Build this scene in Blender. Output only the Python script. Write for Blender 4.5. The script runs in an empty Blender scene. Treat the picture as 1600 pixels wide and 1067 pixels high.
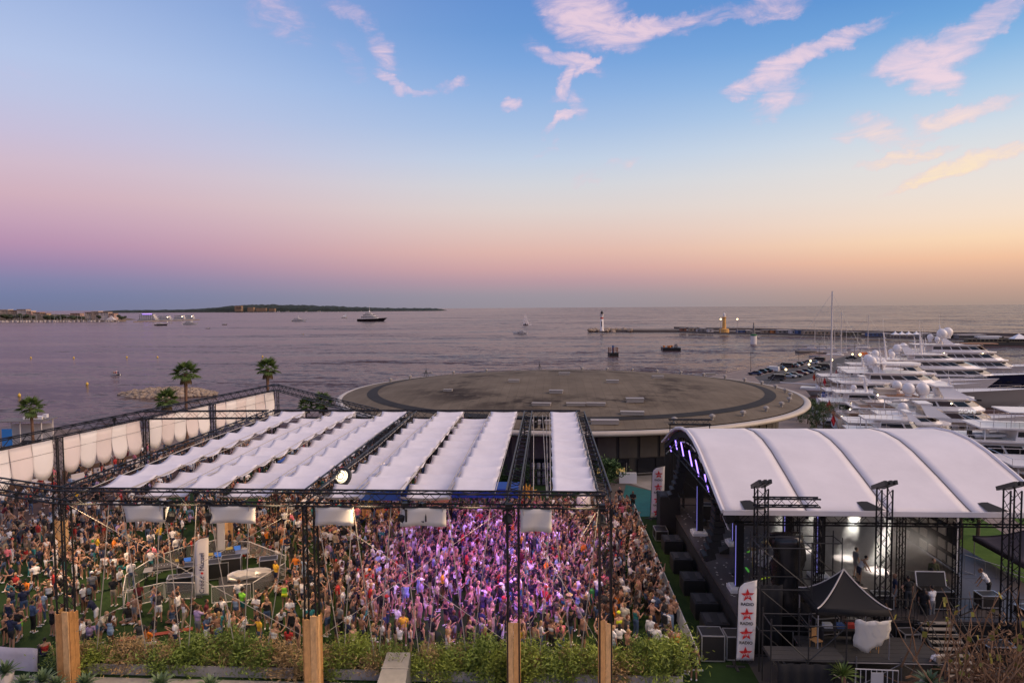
import bpy, bmesh, math, random
import numpy as np
from mathutils import Vector, Matrix
random.seed(7); RNG = np.random.default_rng(7)
S = bpy.context.scene
COL = S.collection
R = math.radians
PI = math.pi

# ---------------------------------------------------------------- camera
H = 17.5                                   # eye height above the terrace (z = 0)
SEA = -7.0
F = 1067.0                                 # focal length in photo pixels (1600 wide)
YAW, PITCH, ROLL = R(3.06), R(2.92), R(-0.38)
_f = Vector((-math.sin(YAW) * math.cos(PITCH), math.cos(YAW) * math.cos(PITCH), -math.sin(PITCH)))
_r0 = Vector((math.cos(YAW), math.sin(YAW), 0.0))
_u0 = _r0.cross(_f)
_r = _r0 * math.cos(ROLL) + _u0 * math.sin(ROLL)
_u = -_r0 * math.sin(ROLL) + _u0 * math.cos(ROLL)
cam_d = bpy.data.cameras.new('camera')
cam_d.lens = 24.0; cam_d.sensor_width = 36.0
cam_d.clip_start = 0.3; cam_d.clip_end = 60000.0
cam = bpy.data.objects.new('camera', cam_d); COL.objects.link(cam)
cam.matrix_world = Matrix(((_r.x, _u.x, -_f.x, 0), (_r.y, _u.y, -_f.y, 0), (_r.z, _u.z, -_f.z, H), (0, 0, 0, 1)))
S.camera = cam

def ray(px, py):
    d = _f + _r * ((px - 800) / F) + _u * ((533.5 - py) / F)
    return d
def G(px, py, z=0.0):
    """survey: ground point at height z seen at a photo pixel"""
    d = ray(px, py); t = (z - H) / d.z
    return Vector((d.x * t, d.y * t, z))
def GY(px, py, y):
    d = ray(px, py); t = y / d.y
    return Vector((d.x * t, y, H + d.z * t))
def proj(p):
    v = Vector(p) - Vector((0, 0, H))
    k = v.dot(_f)
    return 800 + F * v.dot(_r) / k, 533.5 - F * v.dot(_u) / k, k

# ---------------------------------------------------------------- render
S.render.engine = 'CYCLES'
S.cycles.use_denoising = True
S.cycles.max_bounces = 6; S.cycles.diffuse_bounces = 3; S.cycles.glossy_bounces = 3
S.cycles.transparent_max_bounces = 8; S.cycles.volume_bounces = 0
S.cycles.sample_clamp_indirect = 6.0
S.cycles.caustics_reflective = False; S.cycles.caustics_refractive = False
S.cycles.volume_step_rate = 1.5; S.cycles.volume_max_steps = 128
S.view_settings.view_transform = 'Standard'; S.view_settings.look = 'None'
S.view_settings.exposure = 0.0; S.view_settings.gamma = 1.0
S.view_settings.use_curve_mapping = False

def lin(c):
    return tuple(((v / 255) / 12.92 if v <= 10.3 else ((v / 255 + 0.055) / 1.055) ** 2.4) for v in c)

# ---------------------------------------------------------------- world
SUN_AZ, SUN_EL = R(96), R(20)          # afterglow of the sun, off to the right of the frame
W = bpy.data.worlds.new('World'); S.world = W; W.use_nodes = True
nt = W.node_tree; nt.nodes.clear()
def nd(t, **k):
    n = nt.nodes.new(t)
    for a, v in k.items(): setattr(n, a, v)
    return n
def wmath(op, a, b=None, c=None, clamp=False):
    n = nd('ShaderNodeMath', operation=op); n.use_clamp = clamp
    for i, v in enumerate((a, b, c)):
        if v is None: continue
        if isinstance(v, (int, float)): n.inputs[i].default_value = v
        else: nt.links.new(v, n.inputs[i])
    return n.outputs[0]
def wvec(op, a, b=None, out=0):
    n = nd('ShaderNodeVectorMath', operation=op)
    for i, v in enumerate((a, b)):
        if v is None: continue
        if isinstance(v, (tuple, list, Vector)): n.inputs[i].default_value = tuple(v)
        else: nt.links.new(v, n.inputs[i])
    return n.outputs[out]
def wmix(fac, a, b, mode='MIX'):
    n = nd('ShaderNodeMix', data_type='RGBA', blend_type=mode)
    for sock, v in ((n.inputs[0], fac), (n.inputs[6], a), (n.inputs[7], b)):
        if isinstance(v, (int, float)): sock.default_value = v
        elif isinstance(v, tuple): sock.default_value = (*v[:3], 1)
        else: nt.links.new(v, sock)
    return n.outputs[2]
tc = nd('ShaderNodeTexCoord'); DIR = tc.outputs['Generated']
sep = nd('ShaderNodeSeparateXYZ'); nt.links.new(DIR, sep.inputs[0])
el = wmath('ARCSINE', sep.outputs[2])
az = wmath('ARCTAN2', sep.outputs[0], sep.outputs[1])
elf = wmath('DIVIDE', wmath('MAXIMUM', el, 0.0), PI / 2)
ROWS = [-60, 478, 462, 440, 420, 395, 365, 330, 290, 250, 200, 150, 100, 50, 0]
def row_el(r):
    return max(0.0, math.degrees(math.atan((533.5 - r) / F)) - 2.92)
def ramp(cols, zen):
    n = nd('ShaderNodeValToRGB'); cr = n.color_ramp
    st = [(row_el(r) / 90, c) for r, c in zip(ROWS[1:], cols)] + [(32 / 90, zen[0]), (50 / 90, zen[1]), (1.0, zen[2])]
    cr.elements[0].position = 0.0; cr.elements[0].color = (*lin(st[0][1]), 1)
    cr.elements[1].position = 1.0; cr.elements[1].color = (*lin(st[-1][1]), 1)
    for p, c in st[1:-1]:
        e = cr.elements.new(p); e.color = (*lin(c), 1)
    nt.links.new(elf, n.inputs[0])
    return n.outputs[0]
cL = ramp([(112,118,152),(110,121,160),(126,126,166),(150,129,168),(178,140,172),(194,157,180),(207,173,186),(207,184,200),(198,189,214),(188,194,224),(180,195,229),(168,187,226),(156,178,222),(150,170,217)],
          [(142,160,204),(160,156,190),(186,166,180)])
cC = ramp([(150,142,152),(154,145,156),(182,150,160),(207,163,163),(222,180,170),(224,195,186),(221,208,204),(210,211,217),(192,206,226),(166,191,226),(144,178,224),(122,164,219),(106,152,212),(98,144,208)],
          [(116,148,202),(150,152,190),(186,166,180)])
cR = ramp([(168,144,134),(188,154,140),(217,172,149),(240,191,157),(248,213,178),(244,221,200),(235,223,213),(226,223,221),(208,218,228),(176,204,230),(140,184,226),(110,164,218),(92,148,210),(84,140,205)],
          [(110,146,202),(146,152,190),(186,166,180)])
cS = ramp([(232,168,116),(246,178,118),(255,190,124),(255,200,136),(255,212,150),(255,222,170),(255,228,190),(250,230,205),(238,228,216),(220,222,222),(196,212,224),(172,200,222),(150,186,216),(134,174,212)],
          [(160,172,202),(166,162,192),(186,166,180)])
def sm(lo, hi):
    n = nd('ShaderNodeMapRange', interpolation_type='SMOOTHSTEP')
    n.inputs[1].default_value = lo; n.inputs[2].default_value = hi
    nt.links.new(az, n.inputs[0]); return n.outputs[0]
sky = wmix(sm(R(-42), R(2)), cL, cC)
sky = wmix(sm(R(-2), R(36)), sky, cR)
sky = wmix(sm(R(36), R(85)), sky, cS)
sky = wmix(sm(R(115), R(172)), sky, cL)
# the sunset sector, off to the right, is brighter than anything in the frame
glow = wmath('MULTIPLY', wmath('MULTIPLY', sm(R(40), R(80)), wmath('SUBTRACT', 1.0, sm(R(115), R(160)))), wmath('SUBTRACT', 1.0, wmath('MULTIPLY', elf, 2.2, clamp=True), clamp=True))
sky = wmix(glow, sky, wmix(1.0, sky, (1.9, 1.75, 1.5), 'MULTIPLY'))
# cirrus: fields of wind-drawn cloud fixed in the sky by direction
n1 = nd('ShaderNodeTexNoise'); n1.inputs['Scale'].default_value = 9.0; n1.inputs['Detail'].default_value = 8.0
n1.inputs['Roughness'].default_value = 0.62
nt.links.new(DIR, n1.inputs['Vector'])
warp = wvec('SUBTRACT', n1.outputs['Color'], (0.5, 0.5, 0.5))
wn = nd('ShaderNodeVectorMath', operation='SCALE'); nt.links.new(warp, wn.inputs[0]); wn.inputs['Scale'].default_value = 0.09
WD = wvec('ADD', DIR, wn.outputs[0])
def blob(px, py, a, b, ang, amp):
    """one wisp: centre direction surveyed from the photo, half sizes in milliradians-like pixels, tilt in degrees"""
    c = ray(px, py).normalized()
    e1 = Vector((c.y, -c.x, 0)).normalized(); e2 = e1.cross(c).normalized()
    if e2.z < 0: e2 = -e2
    t = R(ang); k = (1 + ((px - 800) / F) ** 2) ** 0.5
    ex = (e1 * math.cos(t) + e2 * math.sin(t)) * (F * k / a)
    ey = (e2 * math.cos(t) - e1 * math.sin(t)) * (F * k / b)
    d1 = wvec('DOT_PRODUCT', WD, ex, 1); d2 = wvec('DOT_PRODUCT', WD, ey, 1)
    q = wmath('ADD', wmath('MULTIPLY', d1, d1), wmath('MULTIPLY', d2, d2))
    n = nd('ShaderNodeMapRange', interpolation_type='SMOOTHSTEP')
    n.inputs[1].default_value = 2.1; n.inputs[2].default_value = 0.0; n.inputs[3].default_value = 0; n.inputs[4].default_value = min(1.0, amp * (1.5 if amp < .6 else 1.15))
    nt.links.new(q, n.inputs[0]); return n.outputs[0]
BL = [(905,22,62,34,-20,1.0),(950,48,62,17,-12,1.0),(1020,48,80,13,6,.7),(930,-10,50,30,60,.8),(1120,42,60,7,8,.35),
      (890,92,62,13,-16,.75),(925,103,26,8,35,.9),(888,128,36,12,65,.8),(900,165,30,16,-60,.45),(880,192,30,7,20,.55),(797,156,16,9,8,.5),
      (1195,8,60,15,8,.6),(1205,20,45,8,12,.6),(1340,42,45,11,10,.5),
      (1280,76,55,13,14,1.0),(1232,100,44,16,36,1.0),(1207,130,26,28,60,1.0),(1185,143,48,13,6,.7),(1222,160,34,20,40,.75),(1250,158,26,12,-30,.3),
      (1560,14,66,24,22,.8),(1495,52,90,18,24,.85),(1440,92,72,26,10,1.0),(1470,112,44,24,-28,1.0),(1450,132,30,15,25,.8),(1392,102,34,20,30,.8),(1585,28,24,7,25,.7),
      (1490,184,72,14,14,.75),(1530,168,30,8,22,.7),(1440,196,44,12,8,.35),(1358,214,44,17,-8,.7),(1400,222,54,8,-2,.6),
      (1380,246,38,9,14,.55),(1440,242,44,7,4,.6),(1505,262,86,13,12,.9),(1430,285,44,6,14,.8),(1585,240,60,13,14,.8),
      (545,22,40,14,-20,.40),(585,60,44,18,-55,.36),(612,122,30,9,-22,.5),(640,134,34,7,-14,.38),(694,131,22,9,8,.4),(440,30,60,26,-40,.30),(545,98,34,16,-50,.30),
      (955,270,48,9,14,.32),(930,288,26,6,0,.3),(850,230,26,6,30,.25),(60,130,70,16,-12,.12),(415,196,34,6,-5,.12)]
acc = None
for bdef in BL:
    m = blob(*bdef)
    acc = m if acc is None else wmath('MAXIMUM', acc, m)
n2 = nd('ShaderNodeTexNoise'); n2.inputs['Scale'].default_value = 19.0; n2.inputs['Detail'].default_value = 9.0
n2.inputs['Roughness'].default_value = 0.66; n2.inputs['Distortion'].default_value = 0.7
mp = nd('ShaderNodeMapping'); mp.inputs['Rotation'].default_value = (0, R(-22), 0); mp.inputs['Scale'].default_value = (0.7, 1.0, 2.6)
nt.links.new(DIR, mp.inputs[0]); nt.links.new(mp.outputs[0], n2.inputs['Vector'])
dens = wmath('SUBTRACT', wmath('ADD', wmath('MULTIPLY', acc, 1.05), wmath('MULTIPLY', n2.outputs[0], 2.1)), 1.12)
mr = nd('ShaderNodeMapRange', interpolation_type='SMOOTHSTEP')
mr.inputs[1].default_value = -0.05; mr.inputs[2].default_value = 1.25
nt.links.new(dens, mr.inputs[0])
cden = wmath('MULTIPLY', wmath('POWER', mr.outputs[0], 1.35), wmath('MINIMUM', wmath('MULTIPLY', acc, 3.0), 1.0), clamp=True)
ccol_lo = wmix(sm(R(-10), R(28)), lin((210,172,212)), lin((236,184,204)))
rr = nd('ShaderNodeMapRange'); rr.inputs[1].default_value = R(9); rr.inputs[2].default_value = R(15); nt.links.new(el, rr.inputs[0])
ccol_hi = wmix(rr.outputs[0], lin((255,228,188)), lin((252,216,222)))
ccol = wmix(mr.outputs[0], ccol_lo, ccol_hi)
sky = wmix(wmath('MULTIPLY', cden, 0.76), sky, ccol)
nis = nd('ShaderNodeTexSky', sky_type='NISHITA'); nis.sun_disc = False
nis.sun_elevation = SUN_EL; nis.sun_rotation = SUN_AZ; nis.altitude = 20
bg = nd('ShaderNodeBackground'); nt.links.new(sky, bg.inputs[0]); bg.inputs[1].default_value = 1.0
bg2 = nd('ShaderNodeBackground'); nt.links.new(nis.outputs[0], bg2.inputs[0]); bg2.inputs[1].default_value = 0.004
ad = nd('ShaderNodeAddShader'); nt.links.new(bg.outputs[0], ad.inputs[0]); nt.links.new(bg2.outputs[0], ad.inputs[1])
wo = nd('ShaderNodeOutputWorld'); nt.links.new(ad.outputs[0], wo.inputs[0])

sd = bpy.data.lights.new('sun', 'SUN'); sd.energy = 2.4; sd.angle = R(45); sd.color = (1.0, 0.72, 0.55)
sun = bpy.data.objects.new('sun', sd); COL.objects.link(sun)
_sd = Vector((math.sin(SUN_AZ) * math.cos(R(34)), math.cos(SUN_AZ) * math.cos(R(34)), math.sin(R(34))))
sun.rotation_euler = _sd.to_track_quat('Z', 'Y').to_euler()

# ---------------------------------------------------------------- helpers
MATS = {}
def mat(name, col, rough=0.6, metal=0.0, var=0.0, scale=3.0, bump=0.0, bscale=None, emit=None, estr=0.0, alpha=1.0, spec=0.5, col2=None, trans=0.0):
    if name in MATS: return MATS[name]
    m = bpy.data.materials.new(name); m.use_nodes = True
    t = m.node_tree; b = t.nodes['Principled BSDF']
    b.inputs['Base Color'].default_value = (*col[:3], 1); b.inputs['Roughness'].default_value = rough
    b.inputs['Metallic'].default_value = metal; b.inputs['Specular IOR Level'].default_value = spec
    if var > 0:
        c = t.nodes.new('ShaderNodeTexCoord'); n = t.nodes.new('ShaderNodeTexNoise')
        n.inputs['Scale'].default_value = scale; n.inputs['Detail'].default_value = 5; n.inputs['Roughness'].default_value = 0.65
        t.links.new(c.outputs['Object'], n.inputs['Vector'])
        r = t.nodes.new('ShaderNodeValToRGB')
        a2 = col2 if col2 else tuple(min(1, v * (1 + var)) for v in col[:3]); a1 = tuple(v * (1 - var) for v in col[:3])
        r.color_ramp.elements[0].position = 0.32; r.color_ramp.elements[1].position = 0.68
        r.color_ramp.elements[0].color = (*a1, 1); r.color_ramp.elements[1].color = (*a2, 1)
        t.links.new(n.outputs[0], r.inputs[0]); t.links.new(r.outputs[0], b.inputs['Base Color'])
    if bump > 0:
        c = t.nodes.new('ShaderNodeTexCoord'); n = t.nodes.new('ShaderNodeTexNoise')
        n.inputs['Scale'].default_value = bscale or scale * 3; n.inputs['Detail'].default_value = 4
        t.links.new(c.outputs['Object'], n.inputs['Vector'])
        bp = t.nodes.new('ShaderNodeBump'); bp.inputs['Strength'].default_value = bump; bp.inputs['Distance'].default_value = 0.05
        t.links.new(n.outputs[0], bp.inputs['Height']); t.links.new(bp.outputs[0], b.inputs['Normal'])
    if emit:
        b.inputs['Emission Color'].default_value = (*emit[:3], 1); b.inputs['Emission Strength'].default_value = estr
    if trans > 0:
        b.inputs['Transmission Weight'].default_value = trans
    if alpha < 1: b.inputs['Alpha'].default_value = alpha
    MATS[name] = m; return m

class MB:
    """collects geometry for ONE mesh"""
    def __init__(s): s.v = []; s.f = []; s.mi = []; s.k = 0
    def add(s, vs, fs, k=None):
        o = len(s.v); s.v.extend([tuple(p) for p in vs]); k = s.k if k is None else k
        for f in fs: s.f.append(tuple(i + o for i in f)); s.mi.append(k)
        return s
    def quad(s, a, b, c, d, k=None): return s.add([a, b, c, d], [(0, 1, 2, 3)], k)
    def box(s, c, d, rz=0.0, k=None, M=None):
        x, y, z = d[0] / 2, d[1] / 2, d[2] / 2
        P = [Vector((i * x, j * y, l * z)) for l in (-1, 1) for i, j in ((-1, -1), (1, -1), (1, 1), (-1, 1))]
        T = M if M is not None else Matrix.Rotation(rz, 3, 'Z')
        c = Vector(c)
        return s.add([T @ p + c for p in P], [(0, 3, 2, 1), (4, 5, 6, 7), (0, 1, 5, 4), (1, 2, 6, 5), (2, 3, 7, 6), (3, 0, 4, 7)], k)
    def bar(s, p, q, r, n=4, r2=None, k=None, caps=True):
        p, q = Vector(p), Vector(q); d = (q - p)
        if d.length < 1e-6: return s
        d.normalize(); a = d.orthogonal().normalized(); b = d.cross(a); r2 = r if r2 is None else r2
        vs = []
        for c, rad in ((p, r), (q, r2)):
            for i in range(n):
                t = 2 * PI * (i + .5) / n; vs.append(c + (a * math.cos(t) + b * math.sin(t)) * rad)
        fs = [(i, (i + 1) % n, n + (i + 1) % n, n + i) for i in range(n)]
        if caps: fs += [tuple(range(n - 1, -1, -1)), tuple(range(n, 2 * n))]
        return s.add(vs, fs, k)
    def tube(s, pts, r, n=5, k=None):
        pts = [Vector(p) for p in pts]; rs = r if isinstance(r, (list, tuple)) else [r] * len(pts)
        vs = []; a = None
        for i, p in enumerate(pts):
            d = (pts[min(i + 1, len(pts) - 1)] - pts[max(i - 1, 0)]).normalized()
            a = d.orthogonal().normalized() if a is None else (a - d * a.dot(d)).normalized()
            b = d.cross(a)
            for j in range(n):
                t = 2 * PI * j / n; vs.append(p + (a * math.cos(t) + b * math.sin(t)) * rs[i])
        fs = [(i * n + j, i * n + (j + 1) % n, (i + 1) * n + (j + 1) % n, (i + 1) * n + j) for i in range(len(pts) - 1) for j in range(n)]
        fs += [tuple(range(n - 1, -1, -1)), tuple(range((len(pts) - 1) * n, len(pts) * n))]
        return s.add(vs, fs, k)
    def lathe(s, prof, n=16, c=(0, 0, 0), k=None):
        vs = []; c = Vector(c)
        for r, z in prof:
            for i in range(n):
                t = 2 * PI * i / n; vs.append(c + Vector((r * math.cos(t), r * math.sin(t), z)))
        m = len(prof)
        fs = [(i * n + j, i * n + (j + 1) % n, (i + 1) * n + (j + 1) % n, (i + 1) * n + j) for i in range(m - 1) for j in range(n)]
        if prof[0][0] > 1e-4: fs.append(tuple(range(n - 1, -1, -1)))
        if prof[-1][0] > 1e-4: fs.append(tuple(range((m - 1) * n, m * n)))
        return s.add(vs, fs, k)
    def sphere(s, c, r, n=10, m=6, k=None):
        r = r if isinstance(r, (tuple, list)) else (r, r, r)
        vs = []; c = Vector(c)
        for i in range(m + 1):
            p = PI * i / m
            for j in range(n):
                t = 2 * PI * j / n
                vs.append(c + Vector((r[0] * math.sin(p) * math.cos(t), r[1] * math.sin(p) * math.sin(t), -r[2] * math.cos(p))))
        fs = [(i * n + j, i * n + (j + 1) % n, (i + 1) * n + (j + 1) % n, (i + 1) * n + j) for i in range(m) for j in range(n)]
        return s.add(vs, fs, k)
    def prism(s, outline, z0, z1, k=None):
        n = len(outline)
        vs = [(x, y, z0) for x, y in outline] + [(x, y, z1) for x, y in outline]
        fs = [(i, (i + 1) % n, n + (i + 1) % n, n + i) for i in range(n)] + [tuple(range(n - 1, -1, -1)), tuple(range(n, 2 * n))]
        return s.add(vs, fs, k)
    def mesh(s, name, mats, smooth=False):
        me = bpy.data.meshes.new(name)
        me.from_pydata(s.v, [], s.f)
        for m in (mats if isinstance(mats, (list, tuple)) else [mats]): me.materials.append(m)
        if any(s.mi): me.polygons.foreach_set('material_index', s.mi)
        if smooth: me.polygons.foreach_set('use_smooth', [True] * len(s.f))
        me.update(); return me
    def build(s, name, mats, parent=None, smooth=False, loc=None, rz=0.0):
        o = bpy.data.objects.new(name, s.mesh(name, mats, smooth)); COL.objects.link(o)
        if parent is not None: o.parent = parent
        if loc is not None: o.location = loc
        if rz: o.rotation_euler.z = rz
        return o
def tag(o, label=None, cat=None, group=None, kind=None):
    if label: o['label'] = label
    if cat: o['category'] = cat
    if group: o['group'] = group
    if kind: o['kind'] = kind
    return o
def empty(name, loc=(0, 0, 0), rz=0.0, label=None, cat=None, group=None):
    o = bpy.data.objects.new(name, None); COL.objects.link(o); o.empty_display_size = 0.2
    o.location = loc; o.rotation_euler.z = rz
    return tag(o, label, cat, group)
def inst(name, me, parent=None, loc=(0, 0, 0), rz=0.0, sc=None, mats=None):
    o = bpy.data.objects.new(name, me); COL.objects.link(o); o.parent = parent
    o.location = loc; o.rotation_euler.z = rz
    if sc is not None: o.scale = sc if isinstance(sc, (tuple, list)) else (sc, sc, sc)
    if mats:
        for i, m in enumerate(mats):
            o.material_slots[i].link = 'OBJECT'; o.material_slots[i].material = m
    return o
def lamp(name, kind, loc, energy, color, target=None, size=0.5, spot=60, blend=0.6, parent=None):
    d = bpy.data.lights.new(name, kind); d.energy = energy; d.color = color
    if kind == 'SPOT': d.spot_size = R(spot); d.spot_blend = blend; d.shadow_soft_size = size
    elif kind == 'AREA': d.size = size
    else: d.shadow_soft_size = size
    o = bpy.data.objects.new(name, d); COL.objects.link(o); o.location = loc
    if target is not None: o.rotation_euler = (Vector(loc) - Vector(target)).to_track_quat('Z', 'Y').to_euler()
    if parent: o.parent = parent
    return o
BLACK = mat('black_metal', (0.012, 0.012, 0.013), 0.45, 0.3)
DARK = mat('dark_grey', (0.03, 0.03, 0.032), 0.6)
WHITE = mat('white_paint', (0.78, 0.77, 0.76), 0.4)
STEEL = mat('galvanised_steel', (0.35, 0.35, 0.36), 0.4, 0.7, 0.15, 6)
ALU = mat('bright_aluminium', (0.6, 0.6, 0.62), 0.35, 0.8)
# ================================================================ sea and ground
def water_mat():
    m = bpy.data.materials.new('sea_water'); m.use_nodes = True; t = m.node_tree; b = t.nodes['Principled BSDF']
    b.inputs['Base Color'].default_value = (0.075, 0.045, 0.042, 1); b.inputs['Roughness'].default_value = 0.18
    b.inputs['IOR'].default_value = 1.33; b.inputs['Specular IOR Level'].default_value = 0.05
    c = t.nodes.new('ShaderNodeTexCoord')
    def noise(sc, det, rot=0, asp=(1, 1, 1), col=False):
        mp = t.nodes.new('ShaderNodeMapping'); mp.inputs['Scale'].default_value = asp; mp.inputs['Rotation'].default_value = (0, 0, rot)
        n = t.nodes.new('ShaderNodeTexNoise'); n.inputs['Scale'].default_value = sc; n.inputs['Detail'].default_value = det
        n.inputs['Roughness'].default_value = 0.6
        t.links.new(c.outputs['Object'], mp.inputs[0]); t.links.new(mp.outputs[0], n.inputs['Vector']); return n.outputs[1 if col else 0]
    w1 = noise(0.55, 3, 0.2, (0.6, 1.5, 1), True); w2 = noise(0.10, 3, -0.1, (0.5, 1.6, 1), True); w3 = noise(0.016, 4, -0.1, (0.35, 1.8, 1), True); slick = noise(0.0042, 5, 0.12, (0.35, 1.6, 1))
    # wave slopes as a field of normals, so that far water keeps its true mean reflection
    mr = t.nodes.new('ShaderNodeMapRange'); mr.inputs[1].default_value = 0.38; mr.inputs[2].default_value = 0.62
    mr.inputs[3].default_value = 0.10; mr.inputs[4].default_value = 0.66
    sx_ = t.nodes.new('ShaderNodeSeparateXYZ'); t.links.new(c.outputs['Object'], sx_.inputs[0])
    gx = t.nodes.new('ShaderNodeMapRange'); gx.inputs[1].default_value = -350; gx.inputs[2].default_value = 250; gx.inputs[3].default_value = -.07; gx.inputs[4].default_value = .12
    t.links.new(sx_.outputs[0], gx.inputs[0])
    ag = t.nodes.new('ShaderNodeMath'); ag.operation = 'ADD'; t.links.new(slick, ag.inputs[0]); t.links.new(gx.outputs[0], ag.inputs[1])
    t.links.new(ag.outputs[0], mr.inputs[0])
    def vm(op, a, b2=None, sc=None):
        n = t.nodes.new('ShaderNodeVectorMath'); n.operation = op
        for q, v in enumerate((a, b2)):
            if v is None: continue
            if isinstance(v, tuple): n.inputs[q].default_value = v
            else: t.links.new(v, n.inputs[q])
        if sc is not None:
            if isinstance(sc, (int, float)): n.inputs['Scale'].default_value = sc
            else: t.links.new(sc, n.inputs['Scale'])
        return n.outputs[0]
    s1 = vm('SUBTRACT', w1, (.5, .5, .5)); s2 = vm('SUBTRACT', w2, (.5, .5, .5)); s3 = vm('SUBTRACT', w3, (.5, .5, .5))
    sl = vm('SCALE', vm('ADD', vm('ADD', s1, vm('SCALE', s2, sc=.8)), vm('SCALE', s3, sc=.8)), sc=mr.outputs[0])
    nn = vm('NORMALIZE', vm('ADD', vm('MULTIPLY', sl, (2.6, 2.6, 0)), (0, 0, 1)))
    t.links.new(nn, b.inputs['Normal'])
    return m
WATER = water_mat()
sea = MB()
ys = [-200, 0, 60, 120, 200, 300, 450, 700, 1100, 1800, 3000, 5000, 8000, 12500]
for a, bb in zip(ys[:-1], ys[1:]):
    w = 16000
    sea.quad((-w, a, SEA), (w, a, SEA), (w, bb, SEA), (-w, bb, SEA))
tag(sea.build('sea', WATER), kind='structure')

CONC = mat('pale_concrete', (0.30, 0.28, 0.26), 0.85, 0, 0.18, 0.6, 0.2, 8)
CONC_D = mat('dark_concrete', (0.10, 0.085, 0.075), 0.85, 0, 0.25, 0.5)
PAVE = mat('quay_paving', (0.20, 0.155, 0.13), 0.85, 0, 0.2, 0.3)
ASPH = mat('asphalt', (0.055, 0.052, 0.05), 0.9, 0, 0.2, 0.2)
def turf_mat(name, a, b2):
    m = bpy.data.materials.new(name); m.use_nodes = True; t = m.node_tree; b = t.nodes['Principled BSDF']; b.inputs['Roughness'].default_value = 0.95
    b.inputs['Specular IOR Level'].default_value = 0.15
    c = t.nodes.new('ShaderNodeTexCoord')
    n = t.nodes.new('ShaderNodeTexNoise'); n.inputs['Scale'].default_value = 0.8; n.inputs['Detail'].default_value = 8; n.inputs['Roughness'].default_value = 0.7
    t.links.new(c.outputs['Object'], n.inputs['Vector'])
    r = t.nodes.new('ShaderNodeValToRGB'); r.color_ramp.elements[0].position = .3; r.color_ramp.elements[1].position = .7
    r.color_ramp.elements[0].color = (*a, 1); r.color_ramp.elements[1].color = (*b2, 1)
    t.links.new(n.outputs[0], r.inputs[0]); t.links.new(r.outputs[0], b.inputs['Base Color'])
    n2 = t.nodes.new('ShaderNodeTexNoise'); n2.inputs['Scale'].default_value = 30; t.links.new(c.outputs['Object'], n2.inputs['Vector'])
    bp = t.nodes.new('ShaderNodeBump'); bp.inputs['Strength'].default_value = .5; bp.inputs['Distance'].default_value = .03
    t.links.new(n2.outputs[0], bp.inputs['Height']); t.links.new(bp.outputs[0], b.inputs['Normal'])
    return m
TURF = turf_mat('green_turf', (0.013, 0.032, 0.009), (0.026, 0.054, 0.016))
GRASS = turf_mat('lawn_grass', (0.04, 0.085, 0.012), (0.08, 0.14, 0.025))
# the terrace block; its left edge follows the scalloped screen, its back edge the round hall
TERR = [(-56, 14), (44, 14), (50, 40), (44, 56), (34, 70), (20, 84), (-14, 84), (-26, 86), (-44, 84), (-52, 66), (-55, 40)]
tag(MB().prism(TERR, SEA - 2, 0.0).build('terrace', CONC_D), kind='structure')
tf = [(-46, 14.5), (11.5, 14.5), (11.5, 57), (4.2, 57.6), (3.2, 70), (-12, 70), (-15, 80), (-31, 82), (-36, 72), (-40, 46)]
tag(MB().add([(x, y, 0.006) for x, y in tf], [tuple(range(len(tf)))]).build('turf', TURF), kind='structure')
# pale path in front of the doors, teal ramp, garden behind the stage
pt = [G(975, 752), G(1030, 770), G(1045, 745), G(1045, 735), G(950, 735)]
tag(MB().add([(p.x, p.y, 0.010) for p in pt], [tuple(range(len(pt)))]).build('path', CONC), kind='structure')
TEAL = mat('teal_carpet', (0.012, 0.115, 0.115), 0.9, 0, 0.15, 2)
rp = [G(968, 808, .014), G(1032, 806, .014), G(1032, 770, .014), G(978, 757, .014), G(974, 775, .014)]
tag(MB().add([(p.x, p.y, 0.014) for p in rp], [tuple(range(len(rp)))]).build('teal_ramp', TEAL), kind='structure')
gd = [(27, 44), (49, 41), (44, 55.5), (34, 69), (27, 69)]
tag(MB().add([(x, y, 0.006) for x, y in gd], [tuple(range(len(gd)))]).build('garden_lawn', GRASS), kind='structure')
gp = [(33.2, 44), (35.4, 44), (38.5, 62), (36.3, 64)]
tag(MB().add([(x, y, 0.012) for x, y in gp], [tuple(range(len(gp)))]).build('garden_path', PAVE), kind='structure')

DECKB = mat('brown_decking', (.085, .045, .03), .85, 0, .2, .8)
dk = [(-40.3, 40), (-40.3, 46), (-36.3, 72), (-31.3, 83), (-43.5, 83), (-51, 66), (-54, 40)]
tag(MB().add([(x, y, .010) for x, y in dk], [tuple(range(len(dk)))]).build('deck', DECKB), kind='structure')
BEACH = mat('beach_sand', (.16, .115, .09), .95, 0, .25, .1)
bc = [(-140, 60), (-50, 60), (-30, 95), (-22, 112), (-50, 122), (-90, 132), (-140, 128)]
tag(MB().prism(bc, SEA - 1, SEA + .45).build('beach', BEACH), kind='structure')
# quay behind the hall, with its car park
qy = [(36, 70), (44, 84), (46, 106), (46.5, 122), (53, 137), (57, 160), (66, 175), (70, 190), (81, 203), (95, 214), (111, 240), (138, 292), (172, 346), (160, 356), (122, 312), (66, 243), (44, 212), (30, 150)]
QZ = -5.5
tag(MB().prism(qy, SEA - 2, QZ).build('quay', PAVE), kind='structure')
rd = [(62, 200), (70, 203), (92, 228), (118, 268), (140, 306), (134, 314), (112, 282), (82, 244), (66, 222)]
tag(MB().add([(x, y, QZ + .006) for x, y in rd], [tuple(range(len(rd)))]).build('car_park', ASPH), kind='structure')

tag(MB().add([(x, y, .012) for x, y in ((-56, 14), (20, 14), (20, 30.6), (-56, 30.6))], [(0, 1, 2, 3)]).build('roof_terrace_edge', CONC), kind='structure')

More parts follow.
